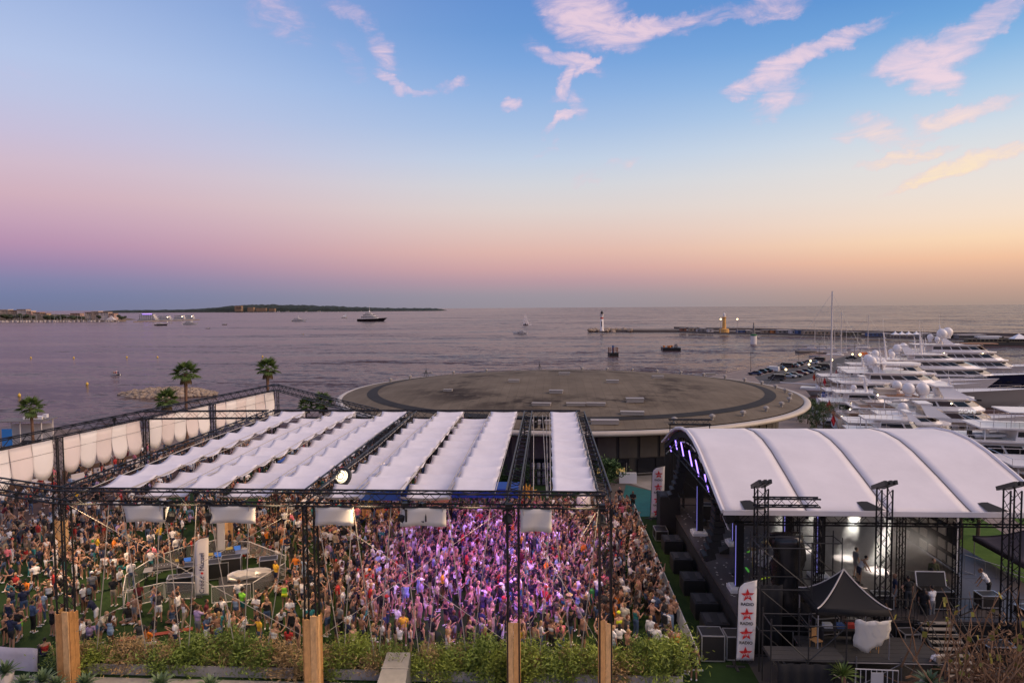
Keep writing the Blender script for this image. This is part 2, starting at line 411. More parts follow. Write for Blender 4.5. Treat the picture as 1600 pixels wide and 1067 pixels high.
yd = [(9.7, 24), (34, 24), (34, 34.4), (9.7, 34.4)]
tag(MB().add([(x, y, .016) for x, y in yd], [(0, 1, 2, 3)]).build('service_yard', ASPH), kind='structure')
# ================================================================ round hall
RC = Vector((2.6, 97.6, 0)); RR = 32.0; RZ = 5.3
def felt_mat():
    m = bpy.data.materials.new('roof_felt'); m.use_nodes = True; t = m.node_tree; b = t.nodes['Principled BSDF']; b.inputs['Roughness'].default_value = 0.9
    b.inputs['Specular IOR Level'].default_value = 0.2
    L = t.links.new
    c = t.nodes.new('ShaderNodeTexCoord')
    n = t.nodes.new('ShaderNodeTexNoise'); n.inputs['Scale'].default_value = 0.16; n.inputs['Detail'].default_value = 8; n.inputs['Roughness'].default_value = 0.7
    L(c.outputs['Object'], n.inputs['Vector'])
    r = t.nodes.new('ShaderNodeValToRGB'); r.color_ramp.elements[0].position = .3; r.color_ramp.elements[1].position = .72
    r.color_ramp.elements[0].color = (0.108, 0.084, 0.056, 1); r.color_ramp.elements[1].color = (0.185, 0.150, 0.106, 1); L(n.outputs[0], r.inputs[0])
    # felt rolls: thin strips in the bitumen
    mp = t.nodes.new('ShaderNodeMapping'); mp.inputs['Rotation'].default_value = (0, 0, R(4)); mp.inputs['Scale'].default_value = (1, .14, 1); L(c.outputs['Object'], mp.inputs[0])
    br = t.nodes.new('ShaderNodeTexBrick'); br.inputs['Scale'].default_value = 1.0; br.inputs['Brick Width'].default_value = 1.05; br.inputs['Row Height'].default_value = 5.3
    br.inputs['Mortar Size'].default_value = 0.035; br.inputs['Color1'].default_value = (.90, .90, .90, 1); br.inputs['Color2'].default_value = (1.1, 1.1, 1.1, 1); br.inputs['Mortar'].default_value = (.78, .76, .74, 1)
    L(mp.outputs[0], br.inputs['Vector'])
    mx = t.nodes.new('ShaderNodeMix'); mx.data_type = 'RGBA'; mx.blend_type = 'MULTIPLY'; mx.inputs[0].default_value = 0.75
    L(r.outputs[0], mx.inputs[6]); L(br.outputs[0], mx.inputs[7])
    # weathered brown ponding marks lying in a broken ring round the middle
    ln = t.nodes.new('ShaderNodeVectorMath'); ln.operation = 'LENGTH'
    m2 = t.nodes.new('ShaderNodeMapping'); m2.inputs['Location'].default_value = (1.0, 4.0, 0); m2.inputs['Scale'].default_value = (1, .95, 0); L(c.outputs['Object'], m2.inputs[0]); L(m2.outputs[0], ln.inputs[0])
    n3 = t.nodes.new('ShaderNodeTexNoise'); n3.inputs['Scale'].default_value = 0.22; n3.inputs['Detail'].default_value = 7; n3.inputs['Roughness'].default_value = .72; L(c.outputs['Object'], n3.inputs['Vector'])
    d = t.nodes.new('ShaderNodeMath'); d.operation = 'SUBTRACT'; L(ln.outputs[1], d.inputs[0]); d.inputs[1].default_value = 15.5
    ab = t.nodes.new('ShaderNodeMath'); ab.operation = 'ABSOLUTE'; L(d.outputs[0], ab.inputs[0])
    m3 = t.nodes.new('ShaderNodeMapRange'); m3.inputs[1].default_value = 6.5; m3.inputs[2].default_value = 0.5; L(ab.outputs[0], m3.inputs[0])
    ml = t.nodes.new('ShaderNodeMath'); ml.operation = 'MULTIPLY'; L(m3.outputs[0], ml.inputs[0])
    m4 = t.nodes.new('ShaderNodeMapRange'); m4.inputs[1].default_value = .44; m4.inputs[2].default_value = .57; L(n3.outputs[0], m4.inputs[0]); L(m4.outputs[0], ml.inputs[1])
    mx2 = t.nodes.new('ShaderNodeMix'); mx2.data_type = 'RGBA'; L(ml.outputs[0], mx2.inputs[0]); L(mx.outputs[2], mx2.inputs[6]); mx2.inputs[7].default_value = (0.035, 0.024, 0.016, 1)
    L(mx2.outputs[2], b.inputs['Base Color'])
    return m
FELT = felt_mat(); BITUMEN = mat('bitumen_gutter', (0.028, 0.025, 0.022), 0.8, 0, .2, .6); BITUMEN.node_tree.nodes['Principled BSDF'].inputs['Specular IOR Level'].default_value = .2
FASCIA = mat('cream_fascia', (0.46, 0.40, 0.325), 0.5, 0, .08, .5)
HALLW = mat('hall_cladding', (0.10, 0.085, 0.07), 0.6, 0, .12, .8)
HALLS = mat('hall_soffit', (0.05, 0.043, 0.038), 0.7)
GLASSD = mat('dark_glass', (0.012, 0.014, 0.02), 0.08)
hall = empty('round_hall', RC, 0, 'round hall with wide flat grey felt roof and cream rim behind the white canopies', 'building')
def dome(r): return RZ + 2.1 * (1 - (r / RR) ** 2)
N = 120
def disc(rs, k=None, dz=0.0):
    b = MB(); vs = []; fs = []
    for r in rs:
        for i in range(N):
            t = 2 * PI * i / N; vs.append((r * math.cos(t), r * math.sin(t), dome(r) + dz))
    for a in range(len(rs) - 1):
        for i in range(N):
            j = (i + 1) % N; fs.append((a * N + i, (a + 1) * N + i, (a + 1) * N + j, a * N + j))
    if rs[0] < 0.05: pass
    return b.add(vs, fs)
roof = disc([0.01, 4, 8, 12, 16, 20, 24, 27, 29.5, 31.2]).build('roof', FELT, hall, True)
disc([26.6, 28.0], dz=0.03).build('gutter_ring', BITUMEN, roof)
prof = [(31.15, 4.92), (31.6, 4.84), (31.95, 4.88), (32.1, 5.05), (32.05, 5.24), (31.85, 5.36), (31.55, 5.38), (31.15, 5.3)]
MB().lathe(prof + [prof[0]], N).build('roof_rim', FASCIA, hall, True)
wall = MB().lathe([(28.2, SEA - 1), (28.2, 4.3), (31.2, 4.72)], N)
wall.build('wall', HALLS, hall)
for i in range(40):                       # cladding panels round the side that can be seen
    a0 = R(180 + 4.5 * i) + .006; a1 = R(180 + 4.5 * (i + 1)) - .006
    for z0, z1 in ((1.95, 4.1),):
        b = MB(); r0, r1 = 28.21, 28.32; am = (a0 + a1) / 2
        pts = [(r * math.cos(a), r * math.sin(a)) for r, a in ((r0, a0), (r1, a0), (r1, am), (r1, a1), (r0, a1), (r0, am))]
        b.prism(pts, z0, z1).build('panel', HALLW, hall)
def wall_at(ang, w, z0, z1, dep=.08):
    b = MB(); a = R(ang); c = Vector((math.cos(a), math.sin(a), 0)) * (28.26 + dep / 2)
    return b.box((c.x, c.y, (z0 + z1) / 2), (dep, w, z1 - z0), a)
# doors and windows under the rim, facing the terrace
LITWIN = mat('lit_doorway', (.1, .07, .03), .4, emit=(1.0, .62, .22), estr=.35)
for ang in (262.5, 266.5, 270.5, 285.2, 289.2):
    f = wall_at(ang, 1.85, 0.35, 1.85).build('window', GLASSD, hall)
    g = wall_at(ang, 1.95, 0.27, 0.35, .14).build('sill', STEEL, f)
for ang in (275.6, 279.6):
    f = wall_at(ang, 1.8, 0.02, 1.85, .06).build('door', GLASSD, hall)
    wall_at(ang, .9, .35, .95, .10).build('lit_pane', LITWIN, f)
    a = R(ang + 1.2); MB().bar((28.45 * math.cos(a), 28.45 * math.sin(a), .6), (28.45 * math.cos(a), 28.45 * math.sin(a), 1.5), .03, 6).build('handle', ALU, f)
MB().box((0, 0, .5), (1.7, .5, 1.0)).build('white_counter', WHITE, hall, loc=(5.2, -30.2, 0))
# vents, hatches and lamps lying on the roof
VENT = mat('roof_vent_grey', (.30, .27, .24), .6)
vm = MB().lathe([(.16, 0), (.16, .35), (.34, .36), (.30, .55), (.0, .68)], 8).mesh('vent', VENT)
for i, a in enumerate(list(range(-70, 92, 9)) + [118, 131, 150, 160]):
    p = (29.7 * math.cos(R(a)), 29.7 * math.sin(R(a)), dome(29.7) - .02)
    inst('roof_vent', vm, hall, p)
hm = MB().box((0, 0, .28), (2.6, 1.0, .5)).box((0, 0, .56), (2.75, 1.1, .08)).mesh('hatch', VENT)
hm2 = MB().box((0, 0, .22), (3.4, .9, .4)).box((0, 0, .45), (3.5, 1.0, .07)).mesh('hatch', mat('hatch_pale', (.32, .28, .24), .6))
for px, py, me, s in ((882, 586, hm, 1), (957, 598, hm, 1), (1028, 591, hm, 1), (869, 613, hm, 1), (803, 597, hm, .9), (992, 627, hm, 1.2), (700, 611, hm, .7), (1110, 586, hm, 1),
                      (846, 632, hm2, 1), (900, 632, hm2, 1), (931, 632, hm2, 1), (988, 649, hm2, 1.15), (945, 664, hm2, 1.3), (845, 664, hm2, 1.2), (668, 583, hm2, .8)):
    z = 6.2
    for _ in range(4):
        p = G(px, py, z); z = dome(min(31, (p - RC).length if False else math.hypot(p.x - RC.x, p.y - RC.y)))
    inst('roof_hatch', me, hall, (p.x - RC.x, p.y - RC.y, z - .03), random.uniform(-.1, .1), (s * .62, s * .8, s * .7))
for a in (98, 141):                      # little masts standing on the rim
    p = Vector((30.6 * math.cos(R(a)), 30.6 * math.sin(R(a)), dome(30.6)))
    MB().bar(p, p + Vector((0, 0, 1.9)), .06, 5, .02).bar(p + Vector((.4, 0, 0)), p + Vector((0, 0, 1.2)), .04).bar(p + Vector((-.4, 0, 0)), p + Vector((0, 0, 1.2)), .04).build('mast', DARK, hall)
# ================================================================ far shore, island, breakwater, lighthouses
PINE = mat('pine_foliage_far', (0.014, 0.022, 0.016), 0.95, 0, .5, .05)
ROCK = mat('tan_rock', (0.30, 0.23, 0.17), .9, 0, .35, .8, .5, 2)  # tan stone with random blotches, for the islet and breakwater rocks
ROCKF = mat('cliff_rock', (0.24, 0.17, 0.12), .9, 0, .3, .02)
SANDW = mat('sea_wall', (0.22, 0.165, 0.13), .9, 0, .2, .05)
def ridge(name, prof, y, depth, m, label=None, tuft=0.0, step=9.0):
    """a wooded ridge: a rounded bank of uneven tree tops; prof = [(px, py_top)]"""
    pts = [GY(px, py, y) for px, py in prof]
    xs = [p.x for p in pts]; zs = [p.z for p in pts]
    n = int((xs[-1] - xs[0]) / step); g = MB(); vs = []; fs = []
    rows = [(-.5, 0.0), (-.42, .55), (-.25, .85), (0.0, 1.0), (.3, .8), (.5, 0.0)]
    for i in range(n + 1):
        x = xs[0] + (xs[-1] - xs[0]) * i / n; h = float(np.interp(x, xs, zs)) - SEA
        for dy, k in rows:
            jit = random.uniform(-tuft, tuft) if k > 0 else 0
            vs.append((x + random.uniform(-step, step) * .3, y + dy * depth, SEA - .3 + max(0.0, h * k + jit * (1 if h > 2 else 0))))
    m_ = len(rows)
    for i in range(n):
        for j in range(m_ - 1): fs.append((i * m_ + j, (i + 1) * m_ + j, (i + 1) * m_ + j + 1, i * m_ + j + 1))
    g.add(vs, fs); return g.build(name, m)
isl = ridge('island', [(170, 486.5), (200, 485), (240, 485), (300, 483.5), (340, 481), (372, 477.2), (420, 476), (470, 477), (520, 478.5), (560, 480), (600, 481), (640, 481.8), (672, 481.6), (690, 483.5), (692, 485.5)], 4600, 420, PINE, tuft=4.5, step=14)
tag(isl, kind='structure')
# fort and cliffs on the island
STONE = mat('fort_stone', (0.25, 0.16, 0.10), .9, 0, .15, .05)
def far_box(g, px0, px1, pyt, y, dep=12, pyb=None, k=None):
    a = GY(px0, pyt, y); b = GY(px1, pyt, y); zb = SEA if pyb is None else GY(px0, pyb, y).z
    g.box(((a.x + b.x) / 2, y, (a.z + zb) / 2), (b.x - a.x, dep, a.z - zb), 0, k); return g
t = empty('island_fort', (0, 0, 0), 0, 'old stone fort on the cliff at the left of the wooded island', 'fort')
for a in ((368, 378, 477.9, 4375, 30, 486.5), (388, 397, 480.2, 4370, 30, 487.0), (401, 416, 481.5, 4370, 24, 486.6), (421, 430, 482, 4370, 24, 486.4)):
    far_box(MB(), *a).build('wall', STONE, t)
wm = mat('window_dark', (.02, .02, .025), .3)
b = MB()
for px in (370, 373, 376): far_box(b, px, px + 1.1, 480, 4359, 2, 482)
b.build('window', wm, t)
g = MB()
for i in range(26):
    px = random.choice([random.uniform(420, 500), random.uniform(380, 690)]); far_box(g, px, px + random.uniform(1, 3.5), random.uniform(486.2, 487.6), 4370 + random.uniform(-5, 5), 8)
tag(g.build('moored_boats_far', mat('far_white', (.5, .45, .42), .6)), 'scatter of tiny pale boats moored along the wooded island shore', 'boats', kind='stuff')
# low headland with the town on the left
hl = MB()
tag(ridge('headland', [(-260, 487), (-100, 486), (0, 489), (60, 490), (120, 492), (160, 494), (186, 497), (190, 501)], 1470, 130, mat('headland_earth', (.10, .075, .05), .9, 0, .3, .03), tuft=.6, step=8), kind='structure')
qx0, qx1 = GY(-300, 500, 1330).x, GY(190, 500, 1330).x
tag(MB().box(((qx0 + qx1) / 2, 1332, SEA + 1.0), (qx1 - qx0, 24, 3.4)).build('sea_wall', SANDW), 'long low brown sea wall along the left headland', 'sea wall')
FAC = [mat('town_%s' % n, c, .85, 0, .1, .1) for n, c in (('cream', (.50, .38, .28)), ('sand', (.42, .30, .21)), ('white', (.58, .48, .42)), ('pink', (.46, .30, .24)))]
FROOF = mat('tile_roof_far', (.28, .15, .09), .9)
TOWN = [(2, 16, 483.5, 'long cream block on the skyline at the far left edge'), (17, 30, 484.6, 'wide sand block second from the left on the headland'), (30, 44, 483.2, 'tall pale block above the pines on the headland'),
        (45, 52, 485.4, 'narrow sand block under the tall headland skyline'), (55, 66, 488.0, 'sand house beside a gap in the headland pines'), (67, 76, 489.2, 'low cream house in the middle of the headland'),
        (98, 112, 490.6, 'low sand house over the long pine clump'), (113, 128, 489.4, 'cream house right of the long pine clump'), (136, 146, 487.6, 'pale house on the rise near the headland tip'),
        (146, 157, 486.2, 'tall pale block near the headland tip'), (157, 172, 487.6, 'wide white block nearest the headland tip'), (173, 181, 489.6, 'small cream house at the headland tip'), (-30, -2, 484, 'cream block beyond the frame')]
for i, (a, bx, top, lab) in enumerate(TOWN[:-1]):
    y = 1470 - i * 6
    t = empty('town_building', (0, 0, 0), 0, lab, 'building', 'town buildings on the headland')
    far_box(MB(), a, bx, top + .8, y, 14).build('wall', FAC[i % 4], t)
    far_box(MB(), a - .3, bx + .3, top, y, 16, top + .85).build('roof', FROOF if i % 3 else FAC[2], t)
    w = MB(); n = max(2, int((bx - a) / 2.2))
    for r_ in range(2):
        for j in range(n):
            x = a + (j + .5) * (bx - a) / n; far_box(w, x - .35, x + .35, top + 1.7 + r_ * 2.1, y - 7.3, .5, top + 2.7 + r_ * 2.1)
    w.build('window', wm, t)
LEAFD = mat('pine_leaf', (0.030, 0.040, 0.018), .95, 0, .4, .08); TRUNK = mat('bark', (0.10, 0.065, 0.04), .9, 0, .3, 4)
def far_tree(px, py, y, w, h, lab):
    p = GY(px, py, y); p.z = SEA + 1.5
    t = empty('pine_tree', p, 0, lab, 'tree', 'pine trees on the headland')
    b = MB()
    for k in range(7):
        c = Vector((random.uniform(-.5, .5) * w, random.uniform(-.4, .4) * w, h * random.uniform(.5, .85))); s = w * random.uniform(.22, .38)
        b.sphere(c, (s, s, s * .6), 7, 4)
    b.build('crown', LEAFD, t)
    MB().bar((0, 0, 0), (0, 0, h * .6), w * .05, 5, w * .03).build('trunk', TRUNK, t)
pn = 0
TW = ['at the left edge', 'below the cream block', 'below the wide sand block', 'below the tall pale block', 'below the narrow sand block', 'left of the sand house', 'below the sand house', 'below the low cream house',
      'in the long clump, at its left end', 'in the long clump', 'in the middle of the long clump', 'right of the clump middle', 'at the right end of the long clump', 'below the cream house', 'beside the pale house', 'at the headland tip', 'last before the water']
for px, w_, lab in zip((3, 10, 18, 24, 31, 38, 47, 74, 80, 86, 92, 98, 105, 116, 128, 155, 190), (13,) * 17, TW):
    far_tree(px, 498, 1362 + random.uniform(-10, 10), random.uniform(11, 16), random.uniform(12, 16) if px < 50 else random.uniform(9, 12), 'dark round pine on the headland ' + lab)
g = MB(); gb = MB()
for i in range(70):
    px = random.uniform(-5, 185); far_box(g, px, px + random.uniform(.8, 2.6), random.uniform(500.2, 502), 1312 + random.uniform(-6, 6), 4, 503.4)
for i in range(24):
    px = random.uniform(0, 185); p = GY(px, 502, 1310); gb.bar(p, p + Vector((0, 0, random.uniform(8, 16))), .12, 3)
tag(g.build('moored_boats_shore', mat('far_boat_tone', (.46, .40, .38), .6, 0, .4, .2)), 'dense line of small boats moored along the left sea wall', 'boats', kind='stuff')
tag(gb.build('boat_masts_shore', WHITE), 'thin boat masts standing over the left sea wall', 'masts', kind='stuff')
t = empty('pavilion', GY(174, 502, 1300), 0, 'white pointed pavilion tent standing by the headland quay', 'tent')
p = GY(174, 502, 1300); w = (GY(180, 502, 1300).x - GY(168, 502, 1300).x) / 2
MB().add([(-w, -5, 3), (w, -5, 3), (w, 5, 3), (-w, 5, 3), (0, 0, 11)], [(0, 1, 4), (1, 2, 4), (2, 3, 4), (3, 0, 4)]).build('canopy', mat('far_white', (1, 1, 1)), t)
b = MB()
for sx in (-w * .9, w * .9):
    for sy in (-4.5, 4.5): b.bar((sx, sy, -1), (sx, sy, 3.2), .3)
b.build('post', STEEL, t)

# ---- rubble islet near the beach
isl = MB(); random.seed(3)
ISC = G(262, 613, SEA + .6)
ax_ = (G(338, 612, SEA + .6).x - G(184, 612, SEA + .6).x) / 2
rockm = []
for k in range(5):
    b = MB(); b.sphere((0, 0, 0), (1, .85, .62), 7, 5)
    b.v = [tuple(c * random.uniform(.72, 1.15) for c in v) for v in b.v]; rockm.append(b.mesh('rock', ROCK))
islet = MB(); n = 40; vs = [(0, 0, 2.3)]
base = empty('rock_islet', (ISC.x, ISC.y, SEA), 0, 'low islet of pale heaped rocks in the water behind the left screen', 'islet')
pf = [(1.0, -.8), (.9, .2), (.7, .9), (.4, 1.4), (.01, 1.7)]
b = MB(); b.lathe(pf, 30); b.v = [(x * ax_, y * ax_ * .52, z) for x, y, z in b.v]
b.build('rock_base', ROCK, base)
for i in range(230):
    a = random.uniform(0, 2 * PI); r_ = math.sqrt(random.random()) * 1.0
    z = float(np.interp(r_, [.01, .4, .7, .9, 1.0], [1.7, 1.4, .9, .2, -.2]))
    o = inst('rock', random.choice(rockm), base, (r_ * math.cos(a) * ax_, r_ * math.sin(a) * ax_ * .52, z), random.uniform(0, 6), random.uniform(.5, 1.15))
random.seed(11)

# ---- breakwater on the right with its lights and clutter
def deck(px, py, z=-5.2): return G(px, py, z)
BWD = mat('breakwater_concrete', (.17, .135, .11), .9, 0, .25, .05)
e0 = G(945, 519.5, SEA); 
bw = [(934, 519), (960, 518.6), (1060, 518.8), (1120, 521), (1200, 522), (1330, 526), (1450, 529.5), (1610, 533), (1760, 537)]
g = MB()
P0 = [G(px, py, SEA) for px, py in bw]; n_ = len(P0)
fr = [(p.x, p.y) for p in P0]; bk = [(p.x + 3, p.y + (18 if i == 0 else 40)) for i, p in enumerate(P0)]
tag(MB().prism(fr + bk[::-1], SEA - 2, SEA + 1.9).build('breakwater', BWD), kind='structure')
par = [(x + 2, y + 30) for x, y in fr[2:]]; pb = [(x + 2, y + 33.5) for x, y in fr[2:]]
tag(MB().prism(par + pb[::-1], SEA + 1.8, SEA + 4.0).build('sea_wall', BWD), 'long parapet wall on the seaward side of the breakwater', 'sea wall')
tip = P0[0] + Vector((6, 9, 0))
t = empty('rock_mound', tip, 0, 'brown boulders heaped at the tip of the breakwater', 'rocks')
for i in range(60):
    inst('rock', random.choice(rockm), t, (random.uniform(-16, 26), random.uniform(-9, 8), random.uniform(0, 2.3)), random.uniform(0, 6), random.uniform(1.6, 3.2))
# white lighthouse
lp = G(940.5, 517.6, SEA + 1.9); s_ = lp.y / F     # metres per photo pixel there
def lh(name, label, p, rows, cols, rad, parts):
    t = empty(name, p, 0, label, 'lighthouse'); return t
LHW = mat('lighthouse_white', (.72, .66, .62), .6); RED = mat('signal_red', (.42, .035, .03), .5); LHB = mat('lantern_black', (.02, .015, .015), .4)
t = empty('lighthouse', lp, 0, 'white lighthouse with a red band and dark lantern at the breakwater tip', 'lighthouse')
h = 32 * s_; r0 = 2.5 * s_
MB().lathe([(r0 * 1.5, 0), (r0 * 1.35, h * .05), (r0 * 1.02, h * .10), (r0 * .92, h * .60)], 16).build('tower', LHW, t, True)
MB().lathe([(r0 * .95, h * .60), (r0 * .93, h * .68)], 16).build('band', RED, t)
MB().lathe([(r0 * .92, h * .68), (r0 * .9, h * .76), (r0 * 1.25, h * .80), (r0 * 1.25, h * .83), (r0 * .8, h * .83)], 16).build('gallery', LHW, t)
MB().lathe([(r0 * .8, h * .83), (r0 * .8, h * .91), (r0 * .95, h * .92), (r0 * .2, h * .99), (.02, h * 1.02)], 12).build('lantern', LHB, t)
MB().box((-r0 * .2, -r0 * 1.0, h * .36), (r0 * .5, .3, h * .26)).build('window', LHB, t)
# ochre lighthouse with two lamps
lp = G(1140.5, 521, SEA + 1.9); lp.y += 18; s_ = lp.y / F; h = 31 * s_; r0 = 2.9 * s_
OCH = mat('ochre_render', (.62, .34, .10), .8, 0, .1, .2)
t = empty('lighthouse', lp, 0, 'ochre stone lighthouse with a pale lantern in the middle of the breakwater', 'lighthouse')
MB().lathe([(r0 * 2.6, 0), (r0 * 2.6, h * .18), (r0 * 1.05, h * .2), (r0 * .85, h * .72), (r0 * 1.15, h * .75), (r0 * 1.15, h * .78)], 14).build('tower', OCH, t)
MB().lathe([(r0 * .7, h * .78), (r0 * .7, h * .9), (r0 * .3, h * .97), (.02, h)], 12).build('lantern', LHW, t)
LAMPW = mat('lamp_glow_warm', (1, .8, .4), .5, emit=(1.0, .78, .36), estr=5)
for px, side in ((1126, 'left'), (1152, 'right')):
    p = G(px, 520.5, SEA + 1.9); hh = 21 * s_
    t = empty('street_lamp', p, 0, 'tall lit lamp post just %s of the ochre lighthouse' % side, 'street lamp', 'lamp posts on the breakwater')
    MB().bar((0, 0, 0), (0, 0, hh), .22, 6, .14).build('pole', STEEL, t); MB().sphere((0, 0, hh), .62, 8, 6).build('lamp_head', LAMPW, t)
# containers, sheds and vans crowded on the quay of the breakwater
tones = [('rust', (.22, .09, .05)), ('tan', (.34, .25, .17)), ('grey', (.22, .20, .19)), ('white', (.55, .5, .47)), ('blue', (.07, .11, .24)), ('dark', (.04, .037, .036)), ('orange', (.55, .2, .05)), ('olive', (.12, .10, .06))]
TM = {n: mat('shed_' + n, c, .75, 0, .15, .4) for n, c in tones}
def bw_y(px): return float(np.interp(px, [p[0] for p in bw], [p[1] for p in bw]))
shed_spots = [(1069, 10, 5, 'rust'), (1084, 12, 6, 'tan'), (1093, 6, 4, 'white'), (1100, 9, 6, 'grey'), (1112, 9, 5, 'white'), (1160, 12, 4, 'blue'), (1172, 9, 4, 'grey'), (1200, 14, 5, 'tan'), (1212, 8, 5, 'orange'),
              (1228, 22, 6, 'grey'), (1242, 10, 6, 'white'), (1251, 9, 7, 'blue'), (1268, 20, 6, 'tan'), (1292, 26, 6.5, 'tan'), (1316, 20, 6, 'tan'), (1338, 24, 6, 'olive'), (1374, 28, 6, 'blue'), (1392, 9, 5, 'grey'),
              (1450, 20, 7, 'grey'), (1468, 14, 6, 'white'), (1490, 22, 6, 'dark'), (1524, 44, 6.5, 'grey'), (1562, 24, 5, 'olive')]
nth = {}
for px, w_, hpx, tone in shed_spots:
    p = G(px, bw_y(px) - 1.6, SEA + 1.9); s_ = p.y / F
    ww, hh = w_ * s_ * .9, hpx * s_
    where = ('left of the ochre lighthouse' if px < 1140 else 'right of the ochre lighthouse' if px < 1215 else 'behind the tall sailing mast' if px < 1330 else 'left of the four peaked tents' if px < 1400 else 'right of the four peaked tents' if px < 1500 else 'near the moored ferry')
    size = 'small' if w_ < 10 else 'mid sized' if w_ < 20 else 'long'
    key = (size, tone, where); nth[key] = nth.get(key, 0) + 1
    t = empty('quay_shed', (p.x, p.y + 6, p.z), 0, ('' if nth[key] == 1 else ('next ', 'last ')[nth[key] - 2]) + '%s %s shed on the breakwater %s' % (size, tone, where), 'shed', 'sheds along the breakwater')
    MB().box((0, 0, hh * .42), (ww, 6, hh * .84)).build('wall', TM[tone], t)
    MB().box((0, 0, hh * .9), (ww * 1.03, 6.6, hh * .12)).build('roof', TM['grey' if tone != 'grey' else 'white'], t)
    b = MB()
    for j in range(max(1, int(w_ / 6))): b.box((-ww / 2 + (j + .5) * ww / max(1, int(w_ / 6)), -3.05, hh * .42), (ww * .1 + .5, .2, hh * .36))
    b.build('door', TM['dark'], t)
for i, px in enumerate((1403.5, 1414, 1425, 1437)):
    p = G(px, 528.5, SEA + 1.9); s_ = p.y / F; w = 5 * s_; hh = 11 * s_
    t = empty('peaked_tent', (p.x, p.y + 4, p.z), 0, '%s white peaked tents on the breakwater behind the yachts' % ('leftmost of the four', 'second from left of the four', 'third from left of the four', 'rightmost of the four')[i], 'tent', 'peaked tents on the breakwater')
    MB().add([(-w, -w, hh * .5), (w, -w, hh * .5), (w, w, hh * .5), (-w, w, hh * .5), (-w * .3, -w * .3, hh * .72), (w * .3, -w * .3, hh * .72), (w * .3, w * .3, hh * .72), (-w * .3, w * .3, hh * .72), (0, 0, hh)],
             [(0, 1, 5, 4), (1, 2, 6, 5), (2, 3, 7, 6), (3, 0, 4, 7), (4, 5, 8), (5, 6, 8), (6, 7, 8), (7, 4, 8)]).build('canopy', WHITE, t)
    MB().bar((-w * .9, -w * .9, 0), (-w * .9, -w * .9, hh * .5), .15).bar((w * .9, -w * .9, 0), (w * .9, -w * .9, hh * .5), .15).bar((w * .9, w * .9, 0), (w * .9, w * .9, hh * .5), .15).bar((-w * .9, w * .9, 0), (-w * .9, w * .9, hh * .5), .15).build('post', STEEL, t)
# harbour ferries moored at the far right
for px, wpx, lab in ((1540, 66, 'long dark ferry with pale roof moored at the right breakwater'), (1592, 40, 'dark tour boat with white tent roof at the far right of the breakwater')):
    p = G(px, 540, SEA); s_ = p.y / F; L = wpx * s_
    t = empty('harbour_ferry', p, R(-4), lab, 'ferry')
    MB().prism([(-L / 2, -3), (L * .42, -3), (L / 2, 0), (L * .42, 3), (-L / 2, 3)], -.6, 2.0).build('hull', TM['dark'], t)
    MB().box((-L * .02, 0, 3.0), (L * .8, 5, 2.0)).build('cabin', TM['olive'], t)
    b = MB()
    for j in range(9): b.box((-L * .38 + j * L * .09, -2.55, 3.2), (L * .06, .1, 1.0))
    b.build('window', GLASSD, t)
    if px < 1570: MB().box((L * .05, 0, 5.2), (L * .5, 4.5, .5)).box((L * .05, 0, 4.5), (L * .4, 3.4, 1.0)).build('roof', WHITE, t)
    else: MB().add([(-4, -3, 4), (4, -3, 4), (4, 3, 4), (-4, 3, 4), (0, 0, 7)], [(0, 1, 4), (1, 2, 4), (2, 3, 4), (3, 0, 4)]).build('tent_roof', WHITE, t)
# buoys, beacon and barges in the harbour mouth
GREENB = mat('beacon_green', (.03, .16, .06), .6)
p = G(1177.5, 537.5, SEA); s_ = p.y / F
t = empty('channel_beacon', p, 0, 'stout white channel beacon with a green top standing in the harbour mouth', 'beacon')
MB().lathe([(4.6 * s_, -1), (4.6 * s_, 12.5 * s_)], 20).build('drum', LHW, t, False)
MB().lathe([(4.7 * s_, 12.5 * s_), (4.7 * s_, 15 * s_), (.1, 15.4 * s_)], 20).build('green_cap', GREENB, t)
b = MB()
for k in range(4): b.bar((math.cos(k * PI / 2) * 2 * s_, math.sin(k * PI / 2) * 2 * s_, 15 * s_), (0, 0, 33 * s_), .25)
b.box((0, 0, 27 * s_), (1.6 * s_, 1.6 * s_, 2 * s_)).build('lattice_mast', TM['grey'], t)
p = G(958, 556, SEA); s_ = p.y / F
t = empty('work_barge', p, R(8), 'black work pontoon with a blue pile frame floating below the white lighthouse', 'barge')
MB().box((0, 0, 2.2 * s_ / 1), (14 * s_, 14 * s_, 6 * s_)).build('hull', BLACK, t)
b = MB()
for sx in (-6, 0, 6): b.box((sx * s_, -5 * s_, 9 * s_), (1.2 * s_, 1.2 * s_, 9 * s_)).box((sx * s_, 5 * s_, 9 * s_), (1.2 * s_, 1.2 * s_, 9 * s_))
b.box((0, -5 * s_, 9 * s_), (13 * s_, .6 * s_, .8 * s_)).box((0, -5 * s_, 12 * s_), (13 * s_, .6 * s_, .8 * s_)).build('post', TM['rust'], t)
MB().box((0, 0, 11 * s_), (3 * s_, 3 * s_, 11 * s_)).build('pile_frame', TM['blue'], t)
p = G(1048, 547.5, SEA); s_ = p.y / F
t = empty('work_barge', p, R(-3), 'dark flat barge carrying orange gear and a small wheelhouse', 'barge')
MB().prism([(-13.5 * s_, -5), (13.5 * s_, -5), (13.5 * s_, 5), (-13.5 * s_, 5)], -1, 5 * s_).build('hull', BLACK, t)
b = MB()
for k in range(7): b.box((random.uniform(-11, 3) * s_, random.uniform(-3, 3), 6.2 * s_), (2.6 * s_, 2.5 * s_, 2.6 * s_), random.random())
b.build('cargo', TM['orange'], t)
MB().box((8 * s_, 0, 6.3 * s_), (4 * s_, 4, 3.4 * s_)).box((8 * s_, 0, 9 * s_), (3 * s_, 3, 2.2 * s_)).build('wheelhouse', TM['grey'], t)
